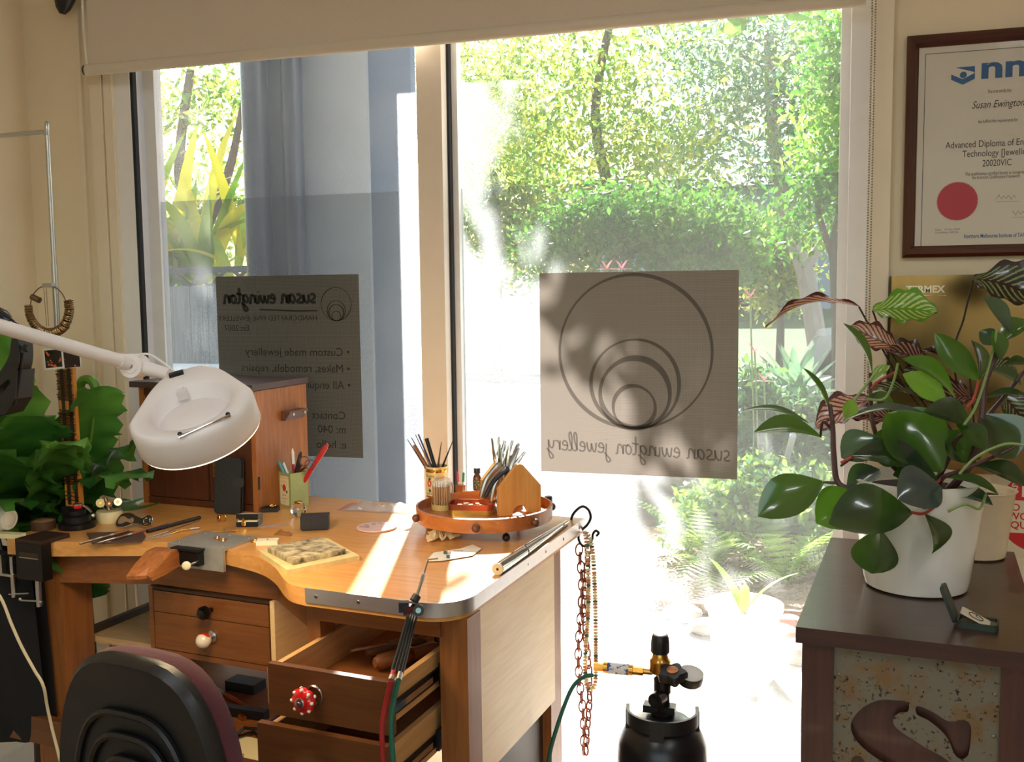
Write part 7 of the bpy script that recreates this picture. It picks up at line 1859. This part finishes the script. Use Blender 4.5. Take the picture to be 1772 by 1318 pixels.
# striped calathea behind
CPc = Vector((aty(1692, 800, 2.30).x, 2.30, ZK))
cal = thing('potted_calathea', 'striped purple leaved calathea in a cream pot behind the white pot', 'potted plant', CPc)
mk('pot', lathe([(0.055, 0.0), (0.06, 0.004), (0.075, 0.14), (0.08, 0.145), (0.072, 0.146), (0.068, 0.13)], 36), mat('cream glazed pot', rgb(226, 206, 176), 0.25, var=0.03), cal, True)
mk('soil', lathe([(0.07, 0.128), (0.03, 0.132)], 24), mat('potting soil', rgb(44, 32, 26), 0.95), cal, True)
M_cd = leafmat('calathea dark', rgb(52, 26, 28), rgb(74, 38, 38), 0.3, 0.2, 10, tcol=rgb(150, 60, 60), coat=0.2)
M_cg = leafmat('calathea green stripe', rgb(124, 158, 92), rgb(160, 184, 112), 0.3, 0.35, 10, coat=0.2)
M_cp = leafmat('calathea pink', rgb(196, 140, 124), rgb(216, 172, 140), 0.35, 0.35, 10)
M_cl = leafmat('calathea light green', rgb(140, 184, 58), rgb(180, 208, 90), 0.3, 0.5, 10, coat=0.2)
YC = 2.27
def stripe_leaf(name, base, stripe, tcol, amt=0.5, freq=9.0):
    if name in _mc: return _mc[name]
    m, t, b = _new(name); out = t.nodes['Material Output']
    uv = t.nodes.new('ShaderNodeUVMap'); sp_ = t.nodes.new('ShaderNodeSeparateXYZ'); t.links.new(uv.outputs[0], sp_.inputs[0])
    def mth(op, a, b_=None, v=None):
        n_ = t.nodes.new('ShaderNodeMath'); n_.operation = op
        t.links.new(a, n_.inputs[0])
        if b_ is not None: t.links.new(b_, n_.inputs[1])
        elif v is not None: n_.inputs[1].default_value = v
        return n_.outputs[0]
    av = mth('ABSOLUTE', mth('SUBTRACT', sp_.outputs[1], v=0.5))
    ph = mth('SUBTRACT', mth('MULTIPLY', sp_.outputs[0], v=freq), mth('MULTIPLY', av, v=freq * 0.75))
    nz = t.nodes.new('ShaderNodeTexNoise'); nz.inputs['Scale'].default_value = 60
    ph = mth('ADD', ph, mth('MULTIPLY', nz.outputs['Fac'], v=0.5))
    fr = mth('FRACT', ph)
    st_ = mth('MULTIPLY', mth('LESS_THAN', fr, v=amt), mth('MULTIPLY', mth('GREATER_THAN', av, v=0.03), mth('LESS_THAN', av, v=0.40)))
    mx = t.nodes.new('ShaderNodeMix'); mx.data_type = 'RGBA'; t.links.new(st_, mx.inputs[0]); mx.inputs[6].default_value = base; mx.inputs[7].default_value = stripe
    t.links.new(mx.outputs[2], b.inputs['Base Color']); b.inputs['Roughness'].default_value = 0.28; b.inputs['Coat Weight'].default_value = 0.3
    tl = t.nodes.new('ShaderNodeBsdfTranslucent'); t.links.new(mx.outputs[2], tl.inputs[0])
    ms = t.nodes.new('ShaderNodeMixShader'); ms.inputs[0].default_value = tcol
    t.links.new(b.outputs[0], ms.inputs[1]); t.links.new(tl.outputs[0], ms.inputs[2]); t.links.new(ms.outputs[0], out.inputs[0])
    _mc[name] = m
    return m
SM = {(id(M_cp), id(M_cd)): stripe_leaf('calathea pink striped', rgb(84, 44, 42), rgb(196, 150, 126), 0.3, 0.62), (id(M_cl), id(M_cd)): stripe_leaf('calathea lit striped', rgb(96, 150, 34), rgb(186, 204, 120), 0.45, 0.45),
      (id(M_cd), id(M_cg)): stripe_leaf('calathea green striped', rgb(50, 24, 26), rgb(120, 150, 88), 0.2, 0.34), (id(M_cd), id(M_cp)): stripe_leaf('calathea rose striped', rgb(56, 28, 28), rgb(168, 120, 100), 0.25, 0.36), (id(M_cd), id(M_cd)): stripe_leaf('calathea dark striped', rgb(44, 24, 24), rgb(74, 50, 44), 0.2, 0.3)}
CL = [((1486, 530), (1324, 568), 42, -.02, -.06, M_cp, M_cd, (-.2, .9, .4), .16), ((1510, 536), (1622, 541), 62, .0, -.03, M_cl, M_cd, (.9, .4, -.1), .08), ((1684, 482), (1800, 520), 78, .0, -.04, M_cd, M_cg, (.9, .3, 0), .12),
      ((1556, 606), (1468, 566), 44, .0, .0, M_cp, M_cd, (.9, .2, 0), .05), ((1678, 652), (1598, 604), 32, -.02, -.02, M_cd, M_cd, (.5, 1, 0), .1), ((1610, 640), (1530, 604), 56, .0, -.01, M_cd, M_cp, (.6, .8, 0), .1),
      ((1508, 690), (1412, 742), 62, .0, -.02, M_cp, M_cd, (.6, .8, 0), .08), ((1732, 680), (1790, 760), 80, .0, -.02, M_cd, M_cg, (.8, .5, 0), .06), ((1640, 665), (1565, 640), 46, .02, .02, M_cd, M_cg, (.5, 1, 0), .1),
      ((1690, 690), (1610, 690), 60, .02, .0, M_cd, M_cp, (.6, .8, 0), .1), ((1600, 690), (1500, 676), 40, .02, .0, M_cd, M_cg, (.4, 1, 0), .1), ((1700, 650), (1760, 640), 50, .02, .0, M_cd, M_cg, (.5, 1, 0), .12), ((1560, 730), (1470, 720), 44, .0, -.02, M_cd, M_cp, (.7, .7, 0), .08)]
for k, (b_, t_, w_, d0, d1, ma, mb, fw, bn) in enumerate(CL):
    nv_ = TOC * fw[0] + UPV * fw[1] + CR * fw[2]
    n_, m_ = 22, 4
    V, F = sleaf(aty(b_[0], b_[1], YC + d0), aty(t_[0], t_[1], YC + d1), w_ * YC / 1720 * 1.05, nv_, bn, 0.22, n_, m_)
    # ruffled edge
    kk2 = 2 * m_ + 1
    V = [tuple(Vector(v) + Vector((0, 0, 0.005 * math.sin((q // kk2) * 0.9 + k) if q % kk2 in (0, kk2 - 1) else 0))) for q, v in enumerate(V)]
    o_ = mk('leaf', (V, F), SM[(id(ma), id(mb))], cal, 'full', world=True)
    uvl = o_.data.uv_layers.new(name='UVMap')
    for lp in o_.data.loops:
        q = lp.vertex_index
        uvl.data[lp.index].uv = ((q // kk2) / n_, (q % kk2) / (2 * m_))
for pts in ([(1486, 530), (1515, 582), (1580, 690), (1680, 790)], [(1510, 537), (1535, 597), (1600, 700), (1685, 790)], [(1684, 482), (1668, 550), (1650, 630), (1690, 790)], [(1556, 606), (1600, 680), (1685, 795)], [(1610, 640), (1640, 700), (1690, 795)], [(1508, 690), (1580, 720), (1680, 795)], [(1732, 680), (1710, 740), (1694, 795)], [(1678, 652), (1684, 720), (1692, 795)]):
    P_ = smooth_path([aty(a, b_, YC + 0.02) for a, b_ in pts], 5)
    mk('stem', tube(P_, 0.0022, 6), mat('dark leaf stem', rgb(40, 26, 24), 0.4, var=0.1), cal, True, world=True)

# small dark green clock case
P = on(1692, 1083, ZK)
ck = thing('travel_clock', 'small dark green folding clock case open on the dark cabinet', 'clock', P, -12)
M_gc = mat('dark green leather case', rgb(38, 52, 46), 0.5, var=0.1, scale=120)
mk('base', hollow(0.064, 0.046, 0.008, 0.011, 0.003), M_gc, ck, True)
mk('inner_lining', mv(prism(rrect(0.056, 0.038, 0.006), 0.003, 0.006), (0, 0, 0)), mat('gold lining', rgb(120, 96, 56), 0.5, var=0.1), ck)
fc2 = mk('dial_card', xf(bev(prism(rrect(0.050, 0.036, 0.004), 0, 0.002), 0.0005, 1), T((-0.004, 0.0, 0.014)) @ RY(24)), mat('ivory dial', rgb(214, 204, 186), 0.4, var=0.03), ck)
mk('dial_ring', xf(torus((0, 0, 0.0025), 0.012, 0.0008, 24, 5), T((-0.004, 0.0, 0.014)) @ RY(24)), M_black, fc2)
mk('dial_hand', xf(join(box(-0.0007, 0.0007, 0, 0.009, 0.0024, 0.003), box(0, 0.006, -0.0006, 0.0006, 0.0024, 0.003)), T((-0.004, 0.0, 0.014)) @ RY(24)), M_black, fc2)
mk('lid', xf(bev(prism(rrect(0.062, 0.046, 0.008), 0, 0.006), 0.002), T((-0.034, 0.0, 0.006)) @ RY(-112) @ T((0.031, 0, -0.003)) ), M_gc, ck, True)

# ================================================================== on the right-hand wall
YW = WY - 0.004
fr_ = thing('framed_certificate', 'framed diploma certificate in a dark red wood frame on the wall', 'certificate', (0.396, WY, 1.565))
fx0, fx1, fz0, fz1 = 0.195, 0.597, 1.566, 2.078
M_frm = wood('mahogany frame', rgb(58, 22, 14), rgb(86, 36, 22), 'x', 0.3, 8, coat=0.3)
M_frmz = wood('mahogany frame upright', rgb(58, 22, 14), rgb(86, 36, 22), 'z', 0.3, 8, coat=0.3)
def moulding(a0, a1, vert):
    # mitred frame bar with a stepped profile
    prof_ = [(0, 0), (0, -0.016), (0.008, -0.022), (0.018, -0.018), (0.024, -0.010), (0.027, -0.008), (0.027, 0)]
    V, F = [], []
    for e in (0, 1):
        for d, y_ in prof_:
            if vert == 'L': V.append((fx0 + d, WY + y_, (fz0 + d) if e == 0 else (fz1 - d)))
            if vert == 'R': V.append((fx1 - d, WY + y_, (fz0 + d) if e == 0 else (fz1 - d)))
            if vert == 'T': V.append(((fx0 + d) if e == 0 else (fx1 - d), WY + y_, fz1 - d))
            if vert == 'B': V.append(((fx0 + d) if e == 0 else (fx1 - d), WY + y_, fz0 + d))
    n_ = len(prof_)
    for k in range(n_): F.append((k, (k + 1) % n_, n_ + (k + 1) % n_, n_ + k))
    return V, F
for s_ in 'LRTB':
    o_ = mk('frame_bar', moulding(0, 0, s_), M_frmz if s_ in 'LR' else M_frm, fr_, world=True)
    bm2 = bmesh.new(); bm2.from_mesh(o_.data); bmesh.ops.recalc_face_normals(bm2, faces=bm2.faces[:]); bm2.to_mesh(o_.data); bm2.free()
pap = mk('certificate_paper', box(fx0 + 0.026, fx1 - 0.026, WY - 0.006, WY - 0.004, fz0 + 0.026, fz1 - 0.026), mat('certificate paper', rgb(222, 216, 204), 0.6, var=0.02, scale=4), fr_, world=True)
yt = WY - 0.0064
def ctext(s, size, px, py, m_, align='CENTER', shear=0, bold=0, sub=None, xw=None):
    p = aty(px, py, yt)
    g_ = xf(text(s, size, align, shear, bold=bold), UPXZ)
    return mk('lettering', mv(g_, (p.x if xw is None else xw, yt, p.z)), m_, pap, world=True)
M_ci = mat('black print ink', rgb(60, 50, 44), 0.6, var=0.02)
M_cb = mat('blue print ink', rgb(48, 96, 150), 0.5, var=0.02)
M_cgr = mat('grey print ink', rgb(110, 112, 120), 0.6, var=0.02)
XC = 0.398
def cfit(s, px0, px1, py, hpx, m_, shear=0, bold=0.0):
    g_ = text(s, 1.0, 'LEFT', shear, bold=bold)
    xs = [v[0] for v in g_[0]]; a0, a1 = min(xs), max(xs)
    p0_, p1_ = aty(px0, py, yt), aty(px1, py, yt)
    kx = (p1_.x - p0_.x) / (a1 - a0); kz = hpx * 2.62 / 1720 / 0.70
    return mk('lettering', ([(p0_.x + (v[0] - a0) * kx, yt, p0_.z + v[1] * kz) for v in g_[0]], g_[1]), m_, pap, world=True)
cfit('This is to certify that', 1709, 1750, 161, 5, M_ci)
cfit('Susan Ewington', 1682, 1773, 188, 11, M_ci, 0.35)
cfit('has fulfilled the requirements for', 1693, 1761, 213, 5, M_ci)
cfit('Advanced Diploma of Engineering', 1636, 1822, 257, 10, M_ci)
cfit('Technology [Jewellery]', 1665, 1790, 272, 10, M_ci)
cfit('20020VIC', 1700, 1750, 288, 10, M_ci)
cfit('The qualification certified herein is recognised within', 1670, 1792, 304, 5, M_ci)
cfit('the Australian Qualifications Framework', 1682, 1765, 310, 5, M_ci)
cfit('Northern Melbourne Institute of TAFE', 1668, 1776, 412, 6, M_cb, 0, 0.012)
cfit('nmit', 1698, 1852, 135, 32, M_cb, 0, 0.03)
ctext('Date:   15 May 2000', 0.0065, 1618, 399, M_cgr, 'LEFT')
ctext('Certificate: 040736', 0.0065, 1618, 404, M_cgr, 'LEFT')
for px0, py0, sd_ in ((1723, 344, 1), (1752, 371, 4)):
    P_ = [aty(px0 + 1.8 * k, py0 - 3 + 2.2 * math.sin(k * 1.3 + sd_) * (1 if k % 3 else 2), yt) for k in range(20)]
    mk('signature', ribbon(smooth_path(P_, 3), 0.0007), M_ci, pap, world=True)
    mk('signature_rule', ribbon([aty(px0, py0 + 5, yt), aty(px0 + 40, py0 + 4, yt)], 0.0006), M_cgr, pap, world=True)
# logo: a chevron eye
lg = [[(1654, 117), (1687, 114), (1687, 126), (1684, 124)], [(1646, 129), (1666, 137), (1687, 126), (1687, 136), (1666, 146.5), (1646, 138)]]
for L_ in lg:
    P_ = [aty(a, b_, yt) for a, b_ in L_]
    V = [tuple(p) for p in P_]
    from mathutils.geometry import tessellate_polygon as _tp
    F = [tuple(f) for f in _tp([[Vector((v[0], v[2], 0)) for v in V]])]
    mk('logo_mark', (V, F), M_cb, pap, world=True)
c = aty(1667, 129.5, yt)
mk('logo_dot', ([(c.x + 0.0075 * math.cos(k * PI / 10), yt, c.z + 0.0075 * math.sin(k * PI / 10)) for k in range(20)], [tuple(range(20))]), M_cb, pap, world=True)
c = aty(1656.5, 348, yt)
seal = [((0.0455 if k % 2 else 0.0425) * math.cos(k * PI / 60), (0.0455 if k % 2 else 0.0425) * math.sin(k * PI / 60)) for k in range(120)]
mk('red_seal', mv(xf(prism_c(seal, 0, 0.0006), RX(90)), (c.x, yt, c.z)), mat('red seal', rgb(186, 40, 62), 0.5, var=0.03), pap, world=True)
bx0, bz0, bz1 = aty(1598, 250, yt).x, fz0 + 0.027, aty(1602, 94, yt).z
mk('border_line', join(ribbon([(bx0, yt, bz0), (bx0, yt, bz1)], 0.0014), ribbon([(bx0, yt, bz1), (fx1 - 0.045, yt, bz1)], 0.0014)), mat('border ink', rgb(70, 66, 84), 0.6, var=0.02), pap, world=True)
mk('glazing', sheet(fx0 + 0.025, fx1 - 0.025, fz0 + 0.025, fz1 - 0.025, WY - 0.0085), seethrough('picture glass', (0.97, 0.97, 0.97, 1), 0.05), fr_, world=True)
# stainless steel box on the wall
a_ = aty(1543, 477, WY - 0.05)
M_ss = mat('polished stainless steel', rgb(150, 124, 84), 0.2, 1.0, var=0.05, scale=8, stretch=(6, 1, 0.4))
sb = thing('steel_dispenser', 'stainless steel wall dispenser below the certificate', 'dispenser', (a_.x + 0.15, WY, 1.06))
mk('casing', bbox(a_.x, a_.x + 0.31, WY - 0.05, WY, 1.06, a_.z, 0.004), M_ss, sb, True, world=True)
p = aty(1601, 506, WY - 0.0512)
mk('lettering', mv(xf(text('TERMEX', 0.0225, 'CENTER', bold=0.0006, ext=0.0008), UPXZ), p), mat('chrome lettering', rgb(206, 196, 176), 0.3, 0.8, var=0.03), sb, world=True)
mk('maker_plate', mv(cbox((0, 0, 0), (0.085, 0.001, 0.0016)), aty(1603, 511, WY - 0.051)), M_chrome, sb, world=True)
# red round notice on a cream board
b0, b1 = aty(1716, 807, WY - 0.004), aty(1716, 962, WY - 0.004)
nt_ = thing('fire_notice', 'cream notice board with red disc behind the dark cabinet', 'notice', (b0.x + 0.1, WY, b1.z))
brd = mk('board', box(b0.x, b0.x + 0.22, WY - 0.004, WY, b1.z, b0.z), mat('cream notice board', rgb(222, 208, 180), 0.5, var=0.03), nt_, world=True)
cx2, cz2, R2 = aty(1725, 880, WY).x + 0.098, (b0.z + b1.z) / 2 + 0.004, 0.098
yn = WY - 0.0046
def disc(r, y_, z0, z1__):
    P_ = []
    for k in range(64):
        a = 2 * PI * k / 64; P_.append((cx2 + r * math.cos(a), y_, cz2 + max(z0, min(z1__, r * math.sin(a)))))
    return P_, [tuple(range(64))]
M_nr = mat('notice red', rgb(196, 24, 30), 0.45, var=0.02)
mk('red_disc', disc(R2, yn, -1, 1), M_nr, brd, world=True)
mk('cream_band', disc(R2 * 0.94, yn - 0.0004, -0.052, 0.026), mat('cream notice board', rgb(222, 208, 180), 0.5), brd, world=True)
M_nc = mat('cream lettering', rgb(236, 226, 206), 0.5, var=0.02)
xb = aty(1737, 905, yn).x
mk('lettering', join(*[mv(xf(text(s_, 0.024, 'LEFT', bold=0.0004), UPXZ), (xb + dx, yn - 0.0008, z_)) for s_, dx, z_ in (('TO BE', 0, cz2 + 0.001), ('WOO', 0.008, cz2 - 0.020), ('LIQUID', -0.004, cz2 - 0.041))]), M_nr, brd, world=True)
mk('lettering', mv(xf(text('P', 0.046, 'LEFT', bold=0.0015), UPXZ), (aty(1766, 880, yn).x, yn - 0.0008, cz2 + 0.036)), M_nc, brd, world=True)
for k, ch_ in enumerate('THIS'):
    a = R_(163 - k * 9)
    mk('lettering', xf(text(ch_, 0.021, 'CENTER', bold=0.0004), T((cx2 + R2 * 0.80 * math.cos(a), yn - 0.0008, cz2 + R2 * 0.80 * math.sin(a))) @ UPXZ @ RZ(math.degrees(a) - 90)), M_nc, brd, world=True)
# red extinguisher on the floor beside the cabinet
ex = thing('fire_extinguisher', 'red fire extinguisher standing behind the right side of the cabinet', 'fire extinguisher', (0.505, 2.42, 0))
mk('cylinder', lathe([(0.072, 0), (0.076, 0.006), (0.076, 0.50), (0.066, 0.54), (0.035, 0.575), (0.02, 0.585)], 36), mat('extinguisher red', rgb(190, 20, 22), 0.2, var=0.03, coat=0.4), ex, True)
mk('instruction_label', lathe([(0.0764, 0.18), (0.0764, 0.42)], 36, cap0=False, cap1=False), mat('white label', rgb(226, 220, 214), 0.5, col2=rgb(180, 60, 56), scale=40, contrast=(0.58, 0.62)), ex, True)
mk('valve', join(lathe([(0.02, 0.585), (0.02, 0.62)], 16)), M_brass, ex, True)
mk('handle', join(bbox(-0.012, 0.012, -0.10, 0.03, 0.645, 0.655, 0.002), bbox(-0.012, 0.012, -0.09, 0.03, 0.62, 0.628, 0.002)), M_black, ex)
mk('hose', tube(smooth_path([(0, 0.02, 0.61), (-0.05, 0.06, 0.58), (-0.085, 0.03, 0.40), (-0.083, 0.0, 0.2)], 6), 0.009, 8), M_black, ex, True)

# ================================================================== garden outside the right pane
M_fr1 = leafmat('fern frond green', rgb(110, 156, 60), rgb(176, 204, 96), 0.5, 0.5, 8)
M_fr2 = leafmat('shrub leaf blue green', rgb(70, 116, 84), rgb(130, 166, 116), 0.5, 0.45, 8)
def fern_plant(label, base, n, L, seed, m_, group='garden ferns'):
    t = thing('garden_fern', label, 'fern', base, group=group)
    rg_ = random.Random(seed)
    for k in range(n):
        az, el = rg_.uniform(0, 2 * PI), rg_.uniform(0.5, 1.35)
        d = Vector((math.cos(az) * math.cos(el), math.sin(az) * math.cos(el), math.sin(el))); p = Vector(base)
        V, F = [], []; N = 16; LL = L * rg_.uniform(0.7, 1.2)
        for i_ in range(N):
            f_ = i_ / N; s_ = d.cross(UPV).normalized() if d.cross(UPV).length > 1e-3 else Vector((1, 0, 0))
            ln = LL * 0.20 * math.sin(PI * (0.12 + 0.86 * f_)); q = LL / N
            for sg_ in (-1, 1):
                a = p; b_ = p + d * q * 0.75; c_ = p + s_ * sg_ * ln + d * q * 1.1 - UPV * ln * 0.2
                n0 = len(V); V += [tuple(a), tuple(b_), tuple(c_)]; F.append((n0, n0 + 1, n0 + 2) if sg_ > 0 else (n0 + 1, n0, n0 + 2))
            d = (d + Vector((0, 0, -1.2 / N))).normalized(); p = p + d * q
        mk('frond', (V, F), m_, t, world=True)
    return t
def shrub(label, blobs, n, size, seed, mats, stems, group='garden shrubs'):
    b0 = stems[0][0]
    t = thing('garden_shrub', label, 'shrub', (b0[0], b0[1], GZ), group=group)
    for st_ in stems:
        mk('stem', tube(smooth_path(st_, 4), 0.012, 6), M_bark, t, True, world=True)
    V, F, ix = leafcloud(blobs, n, size, seed, 0.07)
    npmesh('foliage', V, F, list(mats), t, ix, world=True, kind='stuff')
    return t
def gnd(px, py): return on(px, py, GZ + 0.06)
fern_plant('bright arching fern at the middle right of the garden bed', gnd(1230, 985), 22, 0.55, 1, M_fr1)
fern_plant('arching fern growing next to the dark cabinet edge outside', gnd(1360, 1010), 20, 0.5, 2, M_fr1)
fern_plant('small fern at the left of the garden bed near the cylinder', gnd(1190, 950), 14, 0.4, 3, M_fr1)
shrub('loose sunlit shrub directly below the square sign', [blob(1270, 880, 5.8, 70, 50), blob(1330, 850, 5.9, 60, 60), blob(1390, 900, 5.8, 50, 60), blob(1200, 900, 5.9, 40, 40)], 5200, 0.06, 11, (M_fr1, M_fr2), [[gnd(1290, 960), W(1290, 880, 5.8)], [gnd(1350, 960), W(1350, 870, 5.8)]])
shrub('blue green shrub right of the square sign', [blob(1310, 690, 6.6, 40, 60), blob(1340, 780, 6.6, 60, 50), blob(1430, 780, 6.6, 50, 60), blob(1290, 760, 6.5, 30, 50), blob(1380, 720, 6.8, 50, 40)], 5600, 0.065, 12, (M_fr2, M_leafA), [[gnd(1330, 930), W(1330, 760, 6.6)], [gnd(1420, 930), W(1425, 780, 6.6)]])
shrub('low mixed shrub beside the garden stake', [blob(1420, 860, 6.2, 50, 60), blob(1300, 830, 6.3, 50, 40)], 2600, 0.06, 13, (M_leafA, M_fr1), [[gnd(1410, 940), W(1410, 860, 6.2)]])
# agave rosette on a stem
AB = W(1378, 690, 7.2)
ag = thing('agave_plant', 'blue green agave rosette on a stem seen right of the square sign', 'plant', (AB.x, AB.y, GZ))
mk('stem', tube([(AB.x, AB.y, GZ), tuple(AB)], [0.07, 0.05], 10), M_bark, ag, True, world=True)
M_ag = leafmat('agave green', rgb(116, 156, 120), rgb(166, 194, 146), 0.45, 0.3, 8)
for k in range(18):
    az = k * 2.399; el = 0.35 + 0.95 * (k / 18)
    mk('leaf', blade(AB, (math.cos(az) * math.cos(el), math.sin(az) * math.cos(el), math.sin(el)), None, 0.42, 0.036, 0.35 if k < 8 else 0.05, 8, 0.35), M_ag, ag, 'full', world=True)
# leaning stake
sa, sb_ = gnd(1330, 905), W(1372, 755, 6.0)
t = thing('garden_stake', 'pale leaning stake among the shrubs outside', 'stake', sa)
mk('post', tube([sa, sb_], [0.022, 0.02], 8), mat('pale stake', rgb(206, 208, 214), 0.7, var=0.06), t, True, world=True)
mk('cap', tube([sb_, sb_ + (sb_ - sa).normalized() * 0.02], [0.022, 0.016], 8), mat('pale stake', rgb(206, 208, 214), 0.7), t, True, world=True)
# white planter on the patio
pb_ = on(1286, 1172, GZ)
pt = thing('white_planter', 'white round planter standing on the sunny patio outside', 'planter', pb_)
mk('pot', lathe([(0.11, 0), (0.125, 0.01), (0.15, 0.30), (0.165, 0.305), (0.165, 0.325), (0.145, 0.325), (0.13, 0.28)], 36), mat('white planter', rgb(236, 236, 234), 0.4, var=0.02), pt, True)
mk('soil', lathe([(0.14, 0.275), (0.06, 0.285)], 24), M_soil, pt, True)
for k in range(3):
    az = k * 2.399
    mk('leaf', blade((0, 0, 0.28), (math.cos(az) * 0.5, math.sin(az) * 0.5, 0.9), None, 0.30, 0.018, 0.9, 7), M_strap, pt, 'full')
# stones along the bed edge
rg = random.Random(21)
sd_ = ['rounded grey stone at the left end of the bed edge', 'flat pinkish paver piece lying on the bed edge', 'rounded stone beside the white planter', 'small brown stone at the bed edge by the cabinet', 'long pale stone at the bed edge near the cabinet']
for k, (px, py, r_) in enumerate(((1180, 1062, 0.10), (1340, 1100, 0.12), (1225, 1085, 0.09), (1365, 1075, 0.07), (1390, 1130, 0.13))):
    c = on(px, py, GZ + 0.03)
    V, F = ball((0, 0, 0), (r_, r_ * 0.8, r_ * 0.5), 14, 8)
    V = [(v[0] * (1 + 0.12 * math.sin(v[1] * 30 + k)), v[1] * (1 + 0.1 * math.sin(v[0] * 26)), max(-0.03, v[2])) for v in V]
    mk('garden_stone', mv((V, F), c), mat('garden stone %d' % (k % 2), (rgb(150, 142, 132), rgb(170, 130, 114))[k % 2], 0.9, var=0.15, scale=20, bump=0.4), None, True, label=sd_[k], cat='stone', group='stones at the bed edge')
# parked car across the bed
cy = 9.9; cz = GZ + 0.02
cx_ = W(1368, 640, cy).x
car = thing('parked_car', 'pale parked car on the road seen beside the right jamb', 'car', (cx_ + 2.1, cy + 0.85, cz))
prof = [(a, b_ * 0.86) for a, b_ in [(0.05, 0.28), (0.0, 0.6), (0.03, 0.92), (0.26, 1.36), (0.75, 1.45), (2.5, 1.43), (3.2, 1.02), (4.1, 0.9), (4.3, 0.5), (4.2, 0.28)]]
def car_sec(P_, y0, y1):
    n_ = len(P_)
    V = [(cx_ + a, y0, cz + b_) for a, b_ in P_] + [(cx_ + a, y1, cz + b_) for a, b_ in P_]
    return V, [tuple(range(n_))] + [tuple(range(2 * n_ - 1, n_ - 1, -1))] + [(k, n_ + k, n_ + (k + 1) % n_, (k + 1) % n_) for k in range(n_)]
mk('body', bev(car_sec(prof, cy, cy + 1.7), 0.06, 2), mat('silver car paint', rgb(206, 212, 220), 0.22, 0.3, var=0.02, coat=0.6), car, True, world=True)
mk('side_window', car_sec([(0.22, 0.80), (0.40, 1.10), (2.45, 1.15), (3.0, 0.84)], cy - 0.012, cy + 0.0), mat('car glass', rgb(30, 36, 44), 0.08, var=0.02), car, world=True)
mk('windscreen', ([(cx_ + 3.18, cy + 0.12, cz + 0.90), (cx_ + 3.18, cy + 1.58, cz + 0.90), (cx_ + 2.55, cy + 1.5, cz + 1.225), (cx_ + 2.55, cy + 0.2, cz + 1.225)], [(0, 1, 2, 3)]), mat('car glass', rgb(30, 36, 44), 0.08), car, world=True)
for a in (0.8, 3.45):
    for y_ in (cy - 0.02, cy + 1.52):
        w_ = mk('wheel', cyl((cx_ + a, y_, cz + 0.31), (cx_ + a, y_ + 0.2, cz + 0.31), 0.31, n=24), M_black, car, True, world=True)
        mk('hub_cap', cyl((cx_ + a, y_ - 0.006, cz + 0.31), (cx_ + a, y_, cz + 0.31), 0.19, n=18), M_steel, w_, True, world=True)
mk('wing_mirror', mv(bev(cbox((0, 0, 0), (0.12, 0.2, 0.13)), 0.03), (cx_ + 2.9, cy - 0.12, cz + 0.86)), M_black, car, True, world=True)
mk('sill', box(cx_ + 0.1, cx_ + 4.2, cy - 0.008, cy + 0.01, cz + 0.22, cz + 0.40), M_blacks, car, world=True)
# far house across the road
hx = W(1310, 480, 30)
hs_ = thing('far_house', 'pale grey house across the road behind the trees', 'house', (hx.x, 31.0, 0.9))
mk('wall', box(hx.x - 5, hx.x + 4.5, 30, 36, 0.7, 4.4), mat('pale grey weatherboard', rgb(170, 178, 190), 0.8, var=0.04, scale=6, stretch=(1, 1, 10)), hs_, world=True)
V = [(hx.x - 5.6, 29.4, 4.4), (hx.x + 5.1, 29.4, 4.4), (hx.x + 5.1, 36.6, 4.4), (hx.x - 5.6, 36.6, 4.4), (hx.x - 2.5, 33, 6.4), (hx.x + 2, 33, 6.4)]
mk('roof', (V, [(0, 1, 5, 4), (1, 2, 5), (2, 3, 4, 5), (3, 0, 4), (3, 2, 1, 0)]), mat('grey roof', rgb(110, 112, 118), 0.7, var=0.08), hs_, world=True)
for dx in (-2.6, 0.4, 2.6):
    w_ = mk('window', box(hx.x + dx, hx.x + dx + 1.3, 29.95, 30.02, 1.6, 3.2), M_alu, hs_, world=True)
    mk('pane', box(hx.x + dx + 0.08, hx.x + dx + 1.22, 29.93, 29.96, 1.68, 3.12), mat('house window glass', rgb(70, 84, 100), 0.1, var=0.05), w_, world=True)
mk('door', box(hx.x - 0.9, hx.x + 0.05, 29.95, 30.02, 0.7, 2.9), M_dark, hs_, world=True)
# red flowering stems by the sign
for k, (px, py) in enumerate(((1050, 466), (1076, 466), (1298, 515), (1306, 610), (1322, 660))):
    t = thing('flower_stem', ('pink flower stalk peeping over the left top of the square sign', 'pink flower stalk peeping over the top of the square sign', 'red flower stalk at the right side of the square sign', 'red flower on a stalk right of the square sign, lower', 'small red flower on a stalk above the blue green shrub')[k], 'flower', (W(px, py, 6.0).x, 6.0, GZ + 0.06))
    p = W(px, py, 6.0)
    mk('stalk', tube([(p.x, 6.0, GZ + 0.06), (p.x + 0.03, 6.0, (p.z + GZ) / 2), tuple(p)], 0.005, 5), M_stemg, t, True, world=True)
    for q in range(6):
        a = q * 1.05
        mk('petal', blade(p, (math.cos(a), 0.3 * math.sin(a * 2), abs(math.sin(a)) + 0.2), None, 0.07, 0.008, 0.4, 5), leafmat('pink petal', rgb(206, 90, 110), rgb(226, 140, 150), 0.4, 0.4), t, 'full', world=True)
